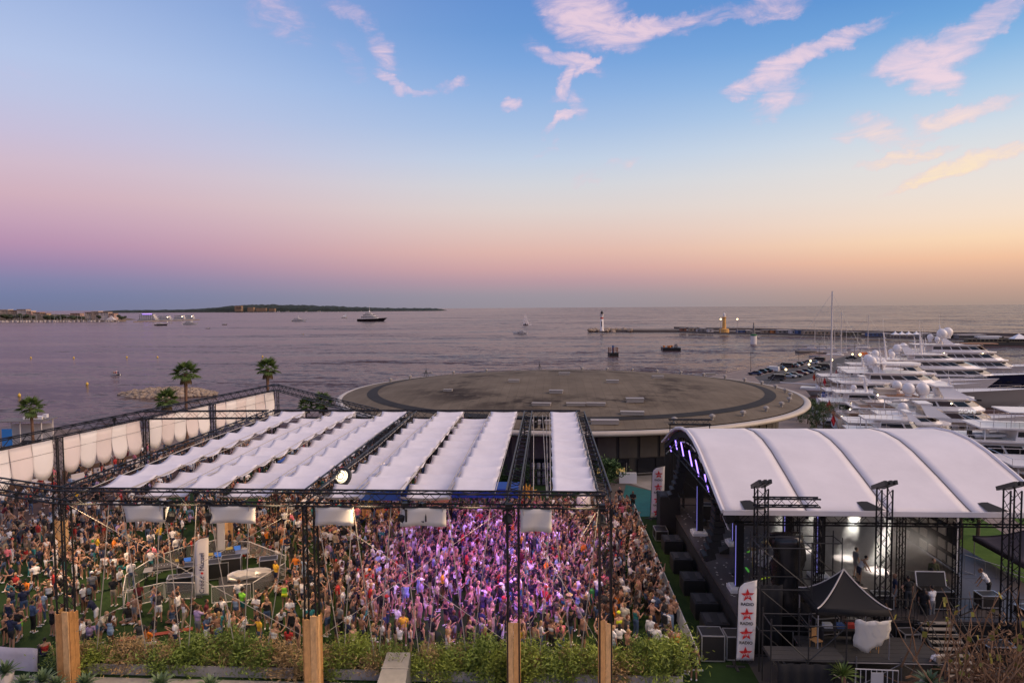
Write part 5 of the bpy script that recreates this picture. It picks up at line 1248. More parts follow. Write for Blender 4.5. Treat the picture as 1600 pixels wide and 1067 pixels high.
truss((9.6, 35.5, 6.45), (26.0, 35.5, 6.45), .45, .5, 'truss_beam', 'black truss beam under the near eave of the stage roof', 'stage trusses')
truss((9.6, 53.4, 6.3), (26.0, 53.4, 6.3), .45, .5, 'truss_beam', 'black truss beam under the far eave of the stage roof', 'stage trusses')
truss((9.4, 36, 6.9), (9.4, 53, 6.9), .4, .4, 'truss_beam', 'black truss beam across the open front of the stage', 'stage trusses')
truss((16, 36, 6.7), (16, 53, 6.7), .4, .4, 'truss_beam', 'black lighting truss across the middle of the stage', 'stage trusses')
truss((9.8, 56.0, 8.0), (13.2, 56.0, 8.0), .4, .4, 'truss_beam', 'short black truss seen above the far end of the roof', 'stage trusses')
sp_ = COL.objects[[o.name for o in COL.objects if o.get('label', '').startswith('short black truss seen')][0]]
for x in (.1, 3.3): MB().bar((x, 0, -.2), (x, 0, -8.0), .05, 6).build('leg', BLACK, sp_)
for i, (x, lab) in enumerate(((10.6, 'near roof tower at the front of the stage'), (16.6, 'near roof tower in the middle of the stage'), (22.7, 'near roof tower at the back of the stage'))):
    t = truss((x, 34.3, 0), (x, 34.3, 8.4), .52, .52, 'truss_tower', 'black ' + lab, 'stage roof towers', 'truss tower', up=(0, 1, 0))
    inst('base_plate', BASEM, t)
    for dx in (-.24, .02, .26):
        o = MB().box((0, 0, 0), (.13, 1.5, .2)).build('hoist_beam', BLACK, t); o.location = (dx, .1, 8.55 + .05 * dx); o.rotation_euler = (R(-24), 0, 0)
    MB().add([(x - .55, 35.24, 7.02), (x + .55, 35.24, 7.02), (x - .15, 36.5, 7.27), (x - .55, 36.2, 7.2)], [(0, 1, 2, 3)]).build('roof_opening', SKIRT, rf)
for i, (x, y, lab) in enumerate(((10.3, 53.6, 'far roof tower at the front of the stage'), (17, 53.6, 'far roof tower in the middle of the stage'), (24, 53.6, 'far roof tower at the back of the stage'))):
    truss((x, y, 0), (x, y, 6.6), .5, .5, 'truss_tower', 'black ' + lab, 'stage roof towers', 'truss tower', up=(0, 1, 0))
truss((10.2, 34.2, 7.7), (13.4, 34.2, 7.7), .35, .4, 'truss_beam', 'short black truss sticking out from the front roof tower over the eave', 'stage trusses')
# violet neon tubes along the arch
NEON = mat('neon_violet', (.4, .3, 1), .4, emit=(.34, .20, 1.0), estr=3.2)
for k, (px, py) in enumerate(((1047, 695), (1056.5, 694), (1066, 701), (1079, 716), (1089.5, 731), (1104, 755))):
    p = G(px, py, 7); x = 9.25; d = ray(px, py); p = Vector((0, 0, H)) + d * (x / d.x)
    o = MB().bar((0, .50, .40), (0, -.50, -.40), .04, 6).build('neon_tube', NEON, loc=p)
    tag(o, 'violet light tube hanging under the stage arch, ' + ('topmost, far left', 'second from the far end', 'third from the far end', 'fourth, on the near slope', 'fifth, on the near slope', 'lowest, nearest the near eave')[k], 'light tube', 'violet light tubes')
for k in range(9):
    i = 2 + k; y = YP[i]; stage_lamp((9.35, y, ZP[i] - 1.3), 'black spotlight under the stage arch, %s from the near side' % ('first', 'second', 'third', 'fourth', 'fifth', 'sixth', 'seventh', 'eighth', 'ninth')[k], random.uniform(-.6, .6), 'spotlights under the stage arch')
# hanging line arrays
CAB = mat('speaker_black', (.010, .010, .011), .6); GRIL = mat('speaker_grille', (.02, .02, .022), .7)
def line_array(x, y, ztop, n, lab):
    t = empty('line_array', (x, y, ztop), 0, lab, 'loudspeaker')
    MB().box((0, 0, .12), (.9, .7, .1)).bar((0, 0, .1), (0, 0, .9), .03).build('fly_frame', BLACK, t)
    for k in range(n):
        o = MB().box((0, 0, 0), (.62, 1.0, .34)).build('cabinet', CAB, t); o.location = (-.012 * k * k, 0, -.2 - .38 * k); o.rotation_euler = (0, R(-2.2 * k), 0)
        MB().box((-.33, 0, 0), (.03, .92, .28)).build('grille', GRIL, o)
line_array(9.5, 48.3, 7.4, 9, 'long curved black line array hanging at the far side of the stage'); line_array(9.5, 38.2, 6.4, 8, 'black line array hanging at the near side of the stage')
# stacks, subs and cases in the pit
def speaker(x, y, z, d, lab, name='subwoofer', grp='subwoofers in the pit', rz=0.0):
    t = empty(name, (x, y, z), rz, lab, 'loudspeaker', grp)
    MB().box((0, 0, d[2] / 2), d).build('cabinet', CAB, t); MB().box((-d[0] / 2 - .015, 0, d[2] / 2), (.03, d[1] * .92, d[2] * .88)).build('grille', GRIL, t)
    for s_ in (-.3, .3): MB().box((d[0] * s_, 0, d[2] + .02), (.3, d[1] * .7, .03)).build('top_rail', DARK, t)
    return t
speaker(9.2, 52.6, 0, (1.5, 1.7, 3.0), 'tall black loudspeaker stack behind the far radio flag', 'speaker_stack', None)
for i, (y, lab) in enumerate(((48.5, 'farthest'), (45.0, 'second farthest'), (41.6, 'middle'), (38.4, 'second nearest'), (35.9, 'nearest'))):
    speaker(8.75, y, 0, (1.25, 1.5, .95), lab + ' black subwoofer pair standing in the pit before the stage')
CASE = mat('flight_case', (.016, .015, .015), .5)
def flight_case(x, y, z, d, lab, rz=0.0, open_=False):
    t = empty('flight_case', (x, y, z), rz, lab, 'flight case', 'flight cases')
    MB().box((0, 0, d[2] / 2 + .1), d).build('case', CASE, t)
    b = MB()
    for sx_ in (-1, 1):
        for sy_ in (-1, 1):
            b.box((sx_ * d[0] / 2, sy_ * d[1] / 2, d[2] / 2 + .1), (.05, .05, d[2] + .02))
        for zz in (.1, d[2] + .1): b.box((sx_ * d[0] / 2, 0, zz), (.05, d[1], .05))
    for sy_ in (-1, 1):
        for zz in (.1, d[2] + .1): b.box((0, sy_ * d[1] / 2, zz), (d[0], .05, .05))
    b.build('metal_edge', ALU, t)
    w = MB().sphere((0, 0, .05), .06, 6, 4).mesh('castor', DARK)
    for sx_ in (-1, 1):
        for sy_ in (-1, 1): inst('castor', w, t, (sx_ * d[0] * .4, sy_ * d[1] * .4, 0))
    if open_:
        o = MB().box((0, 0, d[1] * .45), (d[0], .08, d[1] * .9)).build('lid', CASE, t); o.location = (0, d[1] / 2, d[2] + .1); o.rotation_euler = (R(-15), 0, 0)
        MB().box((0, 0, d[1] * .9), (d[0] + .03, .1, .05)).box((-d[0] / 2, 0, d[1] * .45), (.05, .1, d[1] * .9)).box((d[0] / 2, 0, d[1] * .45), (.05, .1, d[1] * .9)).build('lid_edge', ALU, o)
    return t
flight_case(8.0, 33.6, 0, (1.1, 1.0, 1.25), 'left one of two big flight cases below the near radio flag'); flight_case(9.25, 33.7, 0, (1.1, .9, 1.15), 'right one of two big flight cases below the near radio flag')
flight_case(8.35, 51.0, 0, (.9, 1.3, .7), 'low flight case beside the tall loudspeaker stack')
flight_case(20.2, 36.2, SZ, (1.5, .8, .9), 'open flight case with raised lid on the stage', .0, True)
flight_case(25.0, 35.6, .6, (1.7, 1.1, 1.2), 'silver edged flight case at the right edge', .1); flight_case(26.9, 34.6, .6, (1.4, 1.1, .9), 'second silver edged flight case at the right edge', .1)
MB().box(((SX0 + SX1) / 2, 56.6, 3.4), (SX1 - SX0, .1, 6.4)).build('backdrop', SKIRT, None); o = COL.objects['backdrop']; o.name = 'stage_drape'; tag(o, 'black drape closing the far side of the stage', 'drape')
# LED columns on white feet
LED = mat('led_blue_white', (.4, .4, .8), .4, emit=(.30, .28, 1.0), estr=.45)
for x, y, h, lab in ((10.4, 47.4, 3.2, 'black light column on a white foot at the far stage front'), (12.3, 45.4, 3.2, 'black light column on a white foot behind the front row'), (10.5, 38.0, 3.6, 'black light column on a white foot at the near stage front'), (13.9, 40.2, 3.8, 'black light column in front of the smoke, left'), (15.7, 40.0, 4.2, 'black light column in front of the smoke, right')):
    t = empty('light_column', (x, y, SZ), 0, lab, 'light column', 'light columns on the stage')
    MB().box((0, 0, .12), (1.0, 1.0, .2)).box((0, 0, .26), (.8, .8, .08)).build('foot', WHITE, t)
    MB().box((.05, 0, .3 + h / 2), (.42, .46, h)).build('column', CAB, t); MB().box((-.18, -.2, .3 + h / 2), (.03, .05, h * .96)).build('light_strip', LED, t)
# wall of framed panels at the back of the stage, overhead tray
fw = empty('panel_wall', (0, 0, 0), 0, 'dark slanted back wall of the stage with rows of pale rectangular panels', 'wall')
MB().box((24.1, 45.6, 3.85), (.12, 9.4, 4.3)).build('wall', SKIRT, fw)
PANEL = mat('smoked_panel', (.40, .36, .31), .6)
for i in range(9):
    for j in range(5):
        if (i * 5 + j * 3) % 7 == 6: continue
        MB().box((24.0, 41.4 + i * 1.03, 2.1 + j * .82), (.06, .78, .52)).build('panel', PANEL, fw)
b = MB().box((24.0, 40.9, 3.9), (.1, .1, 4.5)).box((22.7, 40.9, 6.1), (2.7, .1, .1)).box((21.4, 43.2, 6.1), (.1, 4.6, .1)).box((24.0, 43.2, 6.1), (.1, 4.6, .1)).build('white_frame', WHITE, fw)
MB().box((22.7, 43.2, 6.22), (2.4, 4.3, .06)).build('tray', mat('tray_beige', (.5, .43, .36), .7), fw)
# white drums of light from the roof, in smoke
for i, (x, y, e) in enumerate(((16.6, 44.6, 16000), (18.6, 43.2, 36000), (19.6, 41.2, 22000), (13.6, 42.3, 16000))):
    lamp('stage_beam', 'SPOT', (x + 1.45, y + 1.27, 5.75), e, (1.0, .95, .88), (x, y, SZ), .12, 19, .8)
    stage_lamp((x + 1.6, y + 1.4, 6.2), 'black beam light over the smoky stage, %s' % ('leftmost but one', 'second from right', 'rightmost', 'leftmost')[i], .5, 'beam lights over the stage')
lamp('stage_wash', 'AREA', (19.5, 46, 6.4), 60, (1, .93, .85), (19.5, 45, 1.6), 3)
lamp('back_light', 'SPOT', (21.8, 38.2, 4.6), 500, (1, .93, .85), (18.5, 42.5, 2.4), .2, 70, .8)
def smoke():
    m = bpy.data.materials.new('smoke'); m.use_nodes = True; t = m.node_tree; t.nodes.clear()
    o = t.nodes.new('ShaderNodeOutputMaterial'); v = t.nodes.new('ShaderNodeVolumePrincipled'); v.inputs['Color'].default_value = (.9, .87, .84, 1); v.inputs['Anisotropy'].default_value = .2
    c = t.nodes.new('ShaderNodeTexCoord'); n = t.nodes.new('ShaderNodeTexNoise'); n.inputs['Scale'].default_value = .42; n.inputs['Detail'].default_value = 4; n.inputs['Roughness'].default_value = .6
    t.links.new(c.outputs['Object'], n.inputs['Vector'])
    ln = t.nodes.new('ShaderNodeVectorMath'); ln.operation = 'LENGTH'; mp = t.nodes.new('ShaderNodeMapping'); mp.inputs['Scale'].default_value = (1 / 5.2, 1 / 5.2, 1 / 3.0); t.links.new(c.outputs['Object'], mp.inputs[0]); t.links.new(mp.outputs[0], ln.inputs[0])
    f = t.nodes.new('ShaderNodeMapRange'); f.inputs[1].default_value = 1.0; f.inputs[2].default_value = .35; t.links.new(ln.outputs[1], f.inputs[0])
    r = t.nodes.new('ShaderNodeMapRange'); r.inputs[1].default_value = .45; r.inputs[2].default_value = .66; r.inputs[3].default_value = 0.004; r.inputs[4].default_value = .40; t.links.new(n.outputs[0], r.inputs[0])
    k = t.nodes.new('ShaderNodeMath'); k.operation = 'MULTIPLY'; t.links.new(f.outputs[0], k.inputs[0]); t.links.new(r.outputs[0], k.inputs[1]); t.links.new(k.outputs[0], v.inputs['Density'])
    t.links.new(v.outputs[0], o.inputs['Volume']); return m
sm_ = MB().box((0, 0, .9), (10.2, 10.2, 4.4)).build('stage_smoke', smoke(), loc=(18.8, 42.3, SZ + 1.32)); tag(sm_, 'pale lit smoke drifting over the stage floor', 'smoke', kind='stuff')
# side scaffolding of the stage, black wrapped tower, crew tent
SCAF = mat('scaffold_tube', (.30, .29, .28), .4, .7); SCB = mat('scaffold_black', (.02, .02, .02), .5)
def scaffold(x0, x1, y0, y1, levels, lab, m=SCAF, deck=()):
    t = empty('scaffold', (x0, y0, 0), 0, lab, 'scaffold', 'scaffolds round the stage')
    W_, D_ = x1 - x0, y1 - y0; nx = max(1, int(round(W_ / 2.1)))
    for i in range(nx + 1):
        for yy in (0, D_): MB().bar((W_ * i / nx, yy, 0), (W_ * i / nx, yy, levels[-1] + .3), .035, 5).build('standard', m, t)
    for z in levels:
        for yy in (0, D_): MB().bar((0, yy, z), (W_, yy, z), .03, 5).build('ledger', m, t)
        for i in range(nx + 1): MB().bar((W_ * i / nx, 0, z), (W_ * i / nx, D_, z), .03, 5).build('transom', m, t)
    lv = [0] + list(levels)
    for i in range(nx):
        for a, b in zip(lv[:-1], lv[1:]):
            MB().bar((W_ * i / nx, 0, a if i % 2 else b), (W_ * (i + 1) / nx, 0, b if i % 2 else a), .025, 5).build('brace', m, t)
    for z in deck:
        k = max(1, int(D_ / .35))
        for q in range(k): MB().box((W_ / 2, D_ * (q + .5) / k, z + .05), (W_ - .05, D_ / k - .02, .05)).build('plank', mat('scaffold_plank', (.05, .048, .045), .6), t)
    return t
scaffold(10.0, 12.4, 32.4, 34.0, (2.0, 4.0, 6.0), 'dark scaffold bay in front of the wrapped tower beside the radio flag', SCB)
scaffold(12.0, 18.0, 31.2, 33.6, (1.15,), 'galvanised scaffold platform carrying the black tent', SCAF, (1.15,))
scaffold(9.9, 12.8, 52.4, 54.4, (2.2, 4.4, 6.2), 'dark scaffold behind the far line array', SCB)
scaffold(23.6, 26.6, 32.8, 34.0, (1.6, 2.7), 'scaffold rails at the right end of the stage', SCB)
wr = MB(); vs = []; N_ = 14
for i in range(15):
    z = .2 + 5.6 * i / 14
    for j in range(N_):
        a = 2 * PI * j / N_; r_ = .72 + .10 * math.sin(3 * a + i * 1.3) + random.uniform(-.09, .09); vs.append((r_ * math.cos(a) * 1.1, r_ * math.sin(a) * .8, z))
wr.add(vs, [(i * N_ + j, i * N_ + (j + 1) % N_, (i + 1) * N_ + (j + 1) % N_, (i + 1) * N_ + j) for i in range(14) for j in range(N_)] + [tuple(range(14 * N_, 15 * N_))])
tag(wr.build('wrapped_tower', mat('black_plastic_sheet', (.015, .015, .016), .22), None, True, (12.2, 35.0, 0)), 'speaker tower wrapped in creased shiny black plastic at the stage front', 'tower')
# pop-up tent
def popup_tent(p, w, d, ze, za, lab, m, edge, legs=0.0, rz=0.0, skirt=.3):
    t = empty('popup_tent', p, rz, lab, 'tent', 'pop-up tents by the stage'); K = 8
    apex = (0, 0, za); cs = [(-w, -d), (w, -d), (w, d), (-w, d)]; b = MB()
    for k in range(4):
        A, B = cs[k], cs[(k + 1) % 4]; vs = []
        for i in range(K + 1):
            f = i / K
            for j in range(K + 1):
                u = j / K; x = (A[0] + (B[0] - A[0]) * u) * (1 - f); y = (A[1] + (B[1] - A[1]) * u) * (1 - f)
                vs.append((x, y, ze + (za - ze) * f ** 1.55 - .10 * math.sin(PI * u) * (1 - f)))
        b.add(vs, [(i * (K + 1) + j, i * (K + 1) + j + 1, (i + 1) * (K + 1) + j + 1, (i + 1) * (K + 1) + j) for i in range(K) for j in range(K)])
        b.quad((A[0], A[1], ze - skirt), (B[0], B[1], ze - skirt), (B[0], B[1], ze), (A[0], A[1], ze))
    o = b.build('canopy', m, t, True); md = o.modifiers.new('thick', 'SOLIDIFY'); md.thickness = .015
    for k in range(4):
        c = cs[k]; MB().tube([(c[0] * (1 - f), c[1] * (1 - f), ze + (za - ze) * f ** 1.55 + .02) for f in [i / 8 for i in range(9)]], .03, 4).build('edge_piping', edge, t)
        MB().bar((c[0] * .97, c[1] * .97, legs), (c[0] * .97, c[1] * .97, ze), .03, 5).build('leg', ALU, t)
    return t
TENTB = mat('tent_black', (.012, .0115, .0115), .9)
popup_tent((13.95, 32.6, 0), 1.65, 1.2, 3.55, 4.95, 'black pop-up tent with pale piping on the platform beside the stage', TENTB, mat('piping_pale', (.6, .55, .5), .7), 1.2)
popup_tent((29.6, 42.0, 0), 2.6, 2.4, 2.7, 4.2, 'large dark purple tent roof in the garden at the right', mat('tent_plum', (.07, .055, .062), .8), mat('tent_plum', (1, 1, 1)))
vs = []
for i in range(9):
    for j in range(7): vs.append((13.95 + 1.6 * i / 8 - .1 * j / 6, 31.25 - .14 * math.sin(PI * i / 8) + .07 * math.sin(2.3 * i + 1.7 * j), 3.15 - j / 6 * (1.5 - .12 * abs(i - 2.5)) + .03 * math.sin(i * 1.9)))
o = MB().add(vs, [(i * 7 + j, (i + 1) * 7 + j, (i + 1) * 7 + j + 1, i * 7 + j + 1) for i in range(8) for j in range(6)]).build('plastic_sheet', mat('sheet_translucent', (.62, .58, .50), .5), None, True); cloth_thick(o); tag(o, 'crumpled pale plastic sheet hung over the front of the black tent', 'sheet')
# steps down from the stage
t = empty('stage_steps', (19.3, 34.7, 0), 0, 'metal steps climbing to the stage beside the dry shrub', 'steps')
TREAD = mat('tread_grip', (.42, .37, .30), .6, .3)
for k in range(9):
    z = SZ - .17 * (k + .2); MB().box((0, -.32 * k - .2, z), (1.5, .26, .05)).build('tread', TREAD, t)
for sx_ in (-.78, .78): MB().bar((sx_, 0, SZ), (sx_, -2.9, .05), .06, 4).build('stringer', SCAF, t)
for sx_ in (-.78, .78):
    MB().bar((sx_, 0, SZ + .95), (sx_, -2.9, 1.0), .025, 5).build('handrail', SCB, t)
    for k in range(5): MB().bar((sx_, -.7 * k, SZ - .38 * k), (sx_, -.7 * k, SZ + .95 - .37 * k), .02, 4).build('baluster', SCB, t)
# railing at the far end of the stage
def rail(a, b, h, lab, n, m=SCB, z0=0.0, grp='black rails round the stage'):
    a, b = Vector(a), Vector(b); t = empty('guard_rail', a, 0, lab, 'railing', grp); d = b - a
    for z in (.1, h): MB().bar((0, 0, z), d + Vector((0, 0, z)), .025, 5).build('rail', m, t)
    pm = MB().bar((0, 0, 0), (0, 0, h), .016, 4).mesh('baluster', m)
    for k in range(n + 1): inst('baluster', pm, t, d * (k / n))
rail((22.8, 40.2, SZ), (22.2, 37.6, SZ), 1.1, 'black barred rail standing at the back of the stage', 12)
rail((19.9, 34.9, SZ), (27, 34.9, SZ), 1.05, 'long black barred rail along the near stage edge', 34); rail((15.0, 34.75, SZ), (18.4, 34.75, SZ), 1.0, 'black barred rail behind the tent on the stage edge', 16)
rail((24.5, 41, 1.6), (29.0, 38.5, .6), 1.1, 'sloping rail of the loading ramp at the right', 10, SCAF); rail((25.2, 38.5, 1.6), (29.4, 36.2, .6), 1.1, 'second sloping rail of the loading ramp', 10, SCAF)
MB().box((14.3, 36.0, SZ + .45), (2.4, .8, .9)).build('table_body', SKIRT, None); o = COL.objects['table_body']; o.name = 'dj_table'; tag(o, 'black draped table at the front of the smoky stage', 'table')
for k, (x, y, c) in enumerate(((11.2, 46.5, (.7, .9, .05)), (13.0, 44.2, (.15, .6, .05)), (11.9, 41.0, (.15, .7, .1)), (12.6, 39.8, (.6, .8, .05)), (21.9, 38.4, (.75, .9, .05)), (22.5, 39.9, (.5, .85, .05)))):
    o = MB().box((x, y, SZ + .02), (.7, .12, .03), random.uniform(0, 3)).build('tape_strip', mat('tape_%d' % k, c, .6, emit=c, estr=.25)); tag(o, 'fluorescent tape strip on the stage floor, ' + ('by the far light column', 'behind the second light column', 'green, in the middle', 'yellow, near the drum riser', 'by the open case', 'by the back rail')[k], 'tape', 'fluorescent tape on the stage')
cf = MB()
for i in range(120):
    x, y = random.uniform(9.8, 14), random.uniform(37, 54); cf.box((x, y, SZ + .015), (.12, .07, .01), random.uniform(0, 3))
tag(cf.build('confetti', mat('confetti_pale', (.6, .58, .55), .8)), 'pale scraps of paper strewn over the stage floor', 'confetti', kind='stuff')
# drum kit
t = empty('drum_kit', (13.0, 41.6, SZ), 0, 'pale drum kit lit white at the left of the stage', 'drum kit')
DR = mat('drum_shell', (.62, .60, .58), .3)
for x, y, z, r_, h in ((0, 0, .1, .38, .5), (-.5, .3, .5, .2, .3), (.1, .5, .55, .2, .3), (.6, -.3, .3, .28, .4)): MB().lathe([(r_, z), (r_, z + h)], 14, (x, y, 0)).build('drum', DR, t)
for x, y, z in ((-.7, -.2, 1.15), (.4, .7, 1.25), (.8, .3, 1.2)): MB().lathe([(.01, z + .03), (.32, z)], 14, (x, y, 0)).bar((x, y, 0), (x, y, z), .015).build('cymbal', mat('cymbal_brass', (.6, .45, .2), .3, .9), t)
# ---- feather flags
FLAGW = mat('flag_white', (.76, .73, .72), .8, 0, .02, 1); STAR = mat('star_red', (.58, .02, .02), .6); INK = mat('ink_black', (.02, .02, .02), .7)
def flag_shape(w, h, curve):
    o = [(0, 0), (w, 0), (w, h * .99)]
    for k in range(1, 9):
        a = PI / 2 * k / 8; o.append((w - w * math.sin(a) if not curve else w * (1 - math.sin(a)), h - (h * .12) * (1 - math.cos(a))))
    return o
def feather_flag(p, w, h, lab, rz=0.0, lift=.3, tilt=0.0, bend=.04):
    t = empty('feather_flag', p, rz, lab, 'flag'); t.rotation_euler = (0, tilt, rz); n = 24; vs = []
    for i in range(n + 1):
        f = i / n; z = lift + h * f; top = max(0, (f - .86) / .14); xl = w * (1 - math.sqrt(max(0, 1 - top ** 2))) if f > .86 else 0
        for j in range(5):
            u = j / 4; x = xl + (w - xl) * u; vs.append((x, bend * math.sin(f * 5 + u * 2), z))
    o = MB().add(vs, [(i * 5 + j, i * 5 + j + 1, (i + 1) * 5 + j + 1, (i + 1) * 5 + j) for i in range(n) for j in range(4)]).build('cloth', FLAGW, t, True); md = o.modifiers.new('thick', 'SOLIDIFY'); md.thickness = .012
    pts = [(-.02, 0, 0), (-.02, 0, lift + h * .86)] + [(w * (1 - math.sqrt(max(0, 1 - ((f - .86) / .14) ** 2))) - .02, 0, lift + h * f) for f in (.9, .94, .97, 1.0)]
    MB().tube(pts, .022, 5).build('pole', INK, t)
    MB().box((0, 0, .04), (.9, .12, .06)).box((0, 0, .04), (.12, .9, .06)).build('foot', DARK, t)
    return t
def star_logo(t, x, z, s, y=-.06):
    pts = []
    for k in range(10):
        r_ = s if k % 2 == 0 else s * .42; a = PI / 2 + k * PI / 5 + .06; pts.append((r_ * math.cos(a), r_ * math.sin(a)))
    b = MB().add([(px_, 0, pz_) for px_, pz_ in pts] + [(px_, -.012, pz_) for px_, pz_ in pts], [tuple(range(19, 9, -1)), tuple(range(10))] + [(k, (k + 1) % 10, 10 + (k + 1) % 10, 10 + k) for k in range(10)])
    o = b.build('star', STAR, t); o.location = (x, y, z)
    M_ = Matrix.Translation((0, -.016, -.02)) @ Matrix.Rotation(R(14), 4, 'Y').inverted() @ Matrix.Rotation(R(90), 4, 'X')
    text_mesh('Virgin', s * .52, FLAGW, o, M_, 'script', .003)
    text_mesh('RADIO', s * .62, INK, t, Matrix.Translation((x, y, z - s * 1.35)) @ Matrix.Rotation(R(90), 4, 'X'), 'lettering', .003, True)
t = feather_flag((9.0, 32.75, 0), .86, 4.0, 'white radio flag with four red stars nearest the camera', 0, .35, R(1.5)); 
for k in range(4): star_logo(t, .42, 3.6 - k * .95, .33)
t = feather_flag((8.3, 55.8, 0), .98, 4.3, 'white radio flag with red stars far off beside the teal ramp', 0, .15, R(2.5))
for k in range(4): star_logo(t, .5, 3.75 - k * 1.05, .34)
p = G(304, 934, 0)
t = feather_flag(p, .82, 3.6, 'white sail flag with upright bank lettering beside the sound desk', R(8), .15, R(1.5))
M_ = Matrix.Translation((.46, -.07, 1.55)) @ Matrix.Rotation(R(-90), 4, 'Y') @ Matrix.Rotation(R(90), 4, 'X')
text_mesh('Crédit   Mutuel', .40, mat('ink_navy', (.02, .02, .07), .7), t, M_, 'lettering', .004)
MB().lathe([(.075, -.004), (.075, .004)], 12).build('red_dot', STAR, t).matrix_local = Matrix.Translation((.46, -.075, 1.55)) @ Matrix.Rotation(R(90), 4, 'X')
p = G(340, 880, 0); t = feather_flag(p, .6, 3.4, 'second folded white sail flag half hidden behind the first', R(60), .15)

# clutter of the working side of the stage
for i, (x, y, z, d, lab) in enumerate(((16.4, 34.1, 0, (1.1, .7, 1.0), 'low flight case under the stage edge behind the tent'), (17.7, 33.9, 0, (.8, .7, 1.3), 'tall flight case left of the stage steps'), (13.6, 33.9, 1.2, (1.2, .6, .8), 'flight case at the back of the tent platform'), (11.3, 31.6, 0, (1.0, .8, .9), 'flight case at the foot of the dark scaffold'),
        (21.6, 33.4, 0, (1.3, .8, 1.0), 'flight case right of the stage steps'), (23.0, 36.4, SZ, (1.0, .7, .6), 'small flight case on the stage by the rail'), (17.4, 36.0, SZ, (.9, .6, .7), 'flight case behind the tent on the stage'), (12.9, 37.2, SZ, (.8, .6, .8), 'flight case beside the near light column'), (11.6, 50.6, SZ, (1.2, .8, 1.1), 'flight case at the far back of the stage'))):
    flight_case(x, y, z, d, lab, random.uniform(-.2, .2))
for i, (x, y, rz) in enumerate(((11.2, 44.0, 0), (11.0, 49.6, .2), (11.1, 40.4, -.2), (16.9, 38.6, .5), (20.9, 39.8, 1.0))):
    t = empty('stage_monitor', (x, y, SZ), rz, 'black wedge monitor on the stage floor, ' + ('middle of the front edge', 'far front edge', 'near front edge', 'in front of the smoke', 'near the open case')[i], 'loudspeaker', 'wedge monitors'); b = MB()
    b.add([(-.3, -.4, 0), (.3, -.4, 0), (.3, .4, 0), (-.3, .4, 0), (-.3, -.4, .12), (.3, -.4, .42), (.3, .4, .42), (-.3, .4, .12)], [(0, 3, 2, 1), (4, 5, 6, 7), (0, 1, 5, 4), (1, 2, 6, 5), (2, 3, 7, 6), (3, 0, 4, 7)]).build('cabinet', CAB, t)
    MB().add([(-.28, -.37, .14), (.28, -.37, .42), (.28, .37, .42), (-.28, .37, .14)], [(0, 1, 2, 3)]).build('grille', GRIL, t)
for i in range(9):
    x0 = 10.6 + 1.25 * i + random.uniform(0, .4); y0 = random.uniform(35, 38); pts = [(x0, y0, SZ + .02)]
    for k in range(8): pts.append((pts[-1][0] + random.uniform(-.2, .9), pts[-1][1] + random.uniform(-.5, .6), SZ + .02))
    tag(MB().tube(pts, .022, 4).build('cable', SKIRT), 'black cable snaking over the near stage floor, %s from the left' % ('first second third fourth fifth sixth seventh eighth ninth'.split()[i]), 'cable', 'stage cables')
for k, (x, y) in enumerate(((12.6, 32.3), (15.2, 32.2))):
    t = empty('folding_chair', (x, y, 1.2), .4 + k, 'wooden chair under the black tent, %s' % ('left, by the front leg', 'right, behind the plastic sheet')[k], 'chair', 'chairs under the tent')
    MB().box((0, 0, .45), (.42, .42, .05)).build('seat', WOOD, t); MB().box((0, .2, .75), (.42, .04, .4)).build('backrest', WOOD, t)
    for a in (-.18, .18):
        for c in (-.18, .18): MB().bar((a, c, 0), (a, c, .45), .02).build('leg', WOOD, t)
t = empty('folding_table', (13.9, 33.0, 1.2), 0, 'dark table with crew kit under the black tent', 'table'); MB().box((0, 0, .74), (1.8, .7, .05)).build('tabletop', DARK, t)
for a in (-.8, .8): MB().box((a, 0, .36), (.05, .6, .72)).build('leg', DARK, t)
for k, (m, x) in enumerate(((WHITE, -.5), (mat('box_blue', (.05, .12, .35), .6), .1), (mat('box_red', (.4, .04, .03), .6), .6))): tag(MB().box((13.9 + x, 33.0, 1.2 + .86), (.4, .3, .18)).build('kit_box', m), '%s box on the dark table under the black tent' % ('white', 'blue', 'red')[k], 'box')

for i, (x, y, h) in enumerate(((12.9, 36.0, 5.2), (14.3, 36.6, 5.0), (15.2, 38.6, 5.0), (18.4, 36.2, 5.2), (13.6, 34.8, 5.4), (20.8, 35.4, 5.2))):
    truss((x, y, SZ if y > 35 else 0), (x, y, SZ + h - .4), .3, .3, 'truss_tower', 'slim black truss post near the stage edge, ' + ('left of the light columns', 'left of the tent top', 'behind the tent top', 'right of the middle roof tower', 'beside the wrapped tower', 'near the open case')[i], 'slim stage posts', 'truss tower', up=(0, 1, 0), rc=.03, rl=.016)
scaffold(9.9, 13.2, 30.4, 31.6, (1.6, 3.2), 'low dark scaffold at the bottom below the radio flag', SCB, (1.6,))
scaffold(12.5, 14.6, 34.3, 35.4, (1.9, 3.8, 5.6), 'tall dark scaffold between wrapped tower and tent', SCB)
scaffold(18.2, 22.0, 33.3, 34.4, (1.5,), 'low dark scaffold bracing the stage edge by the steps', SCB)
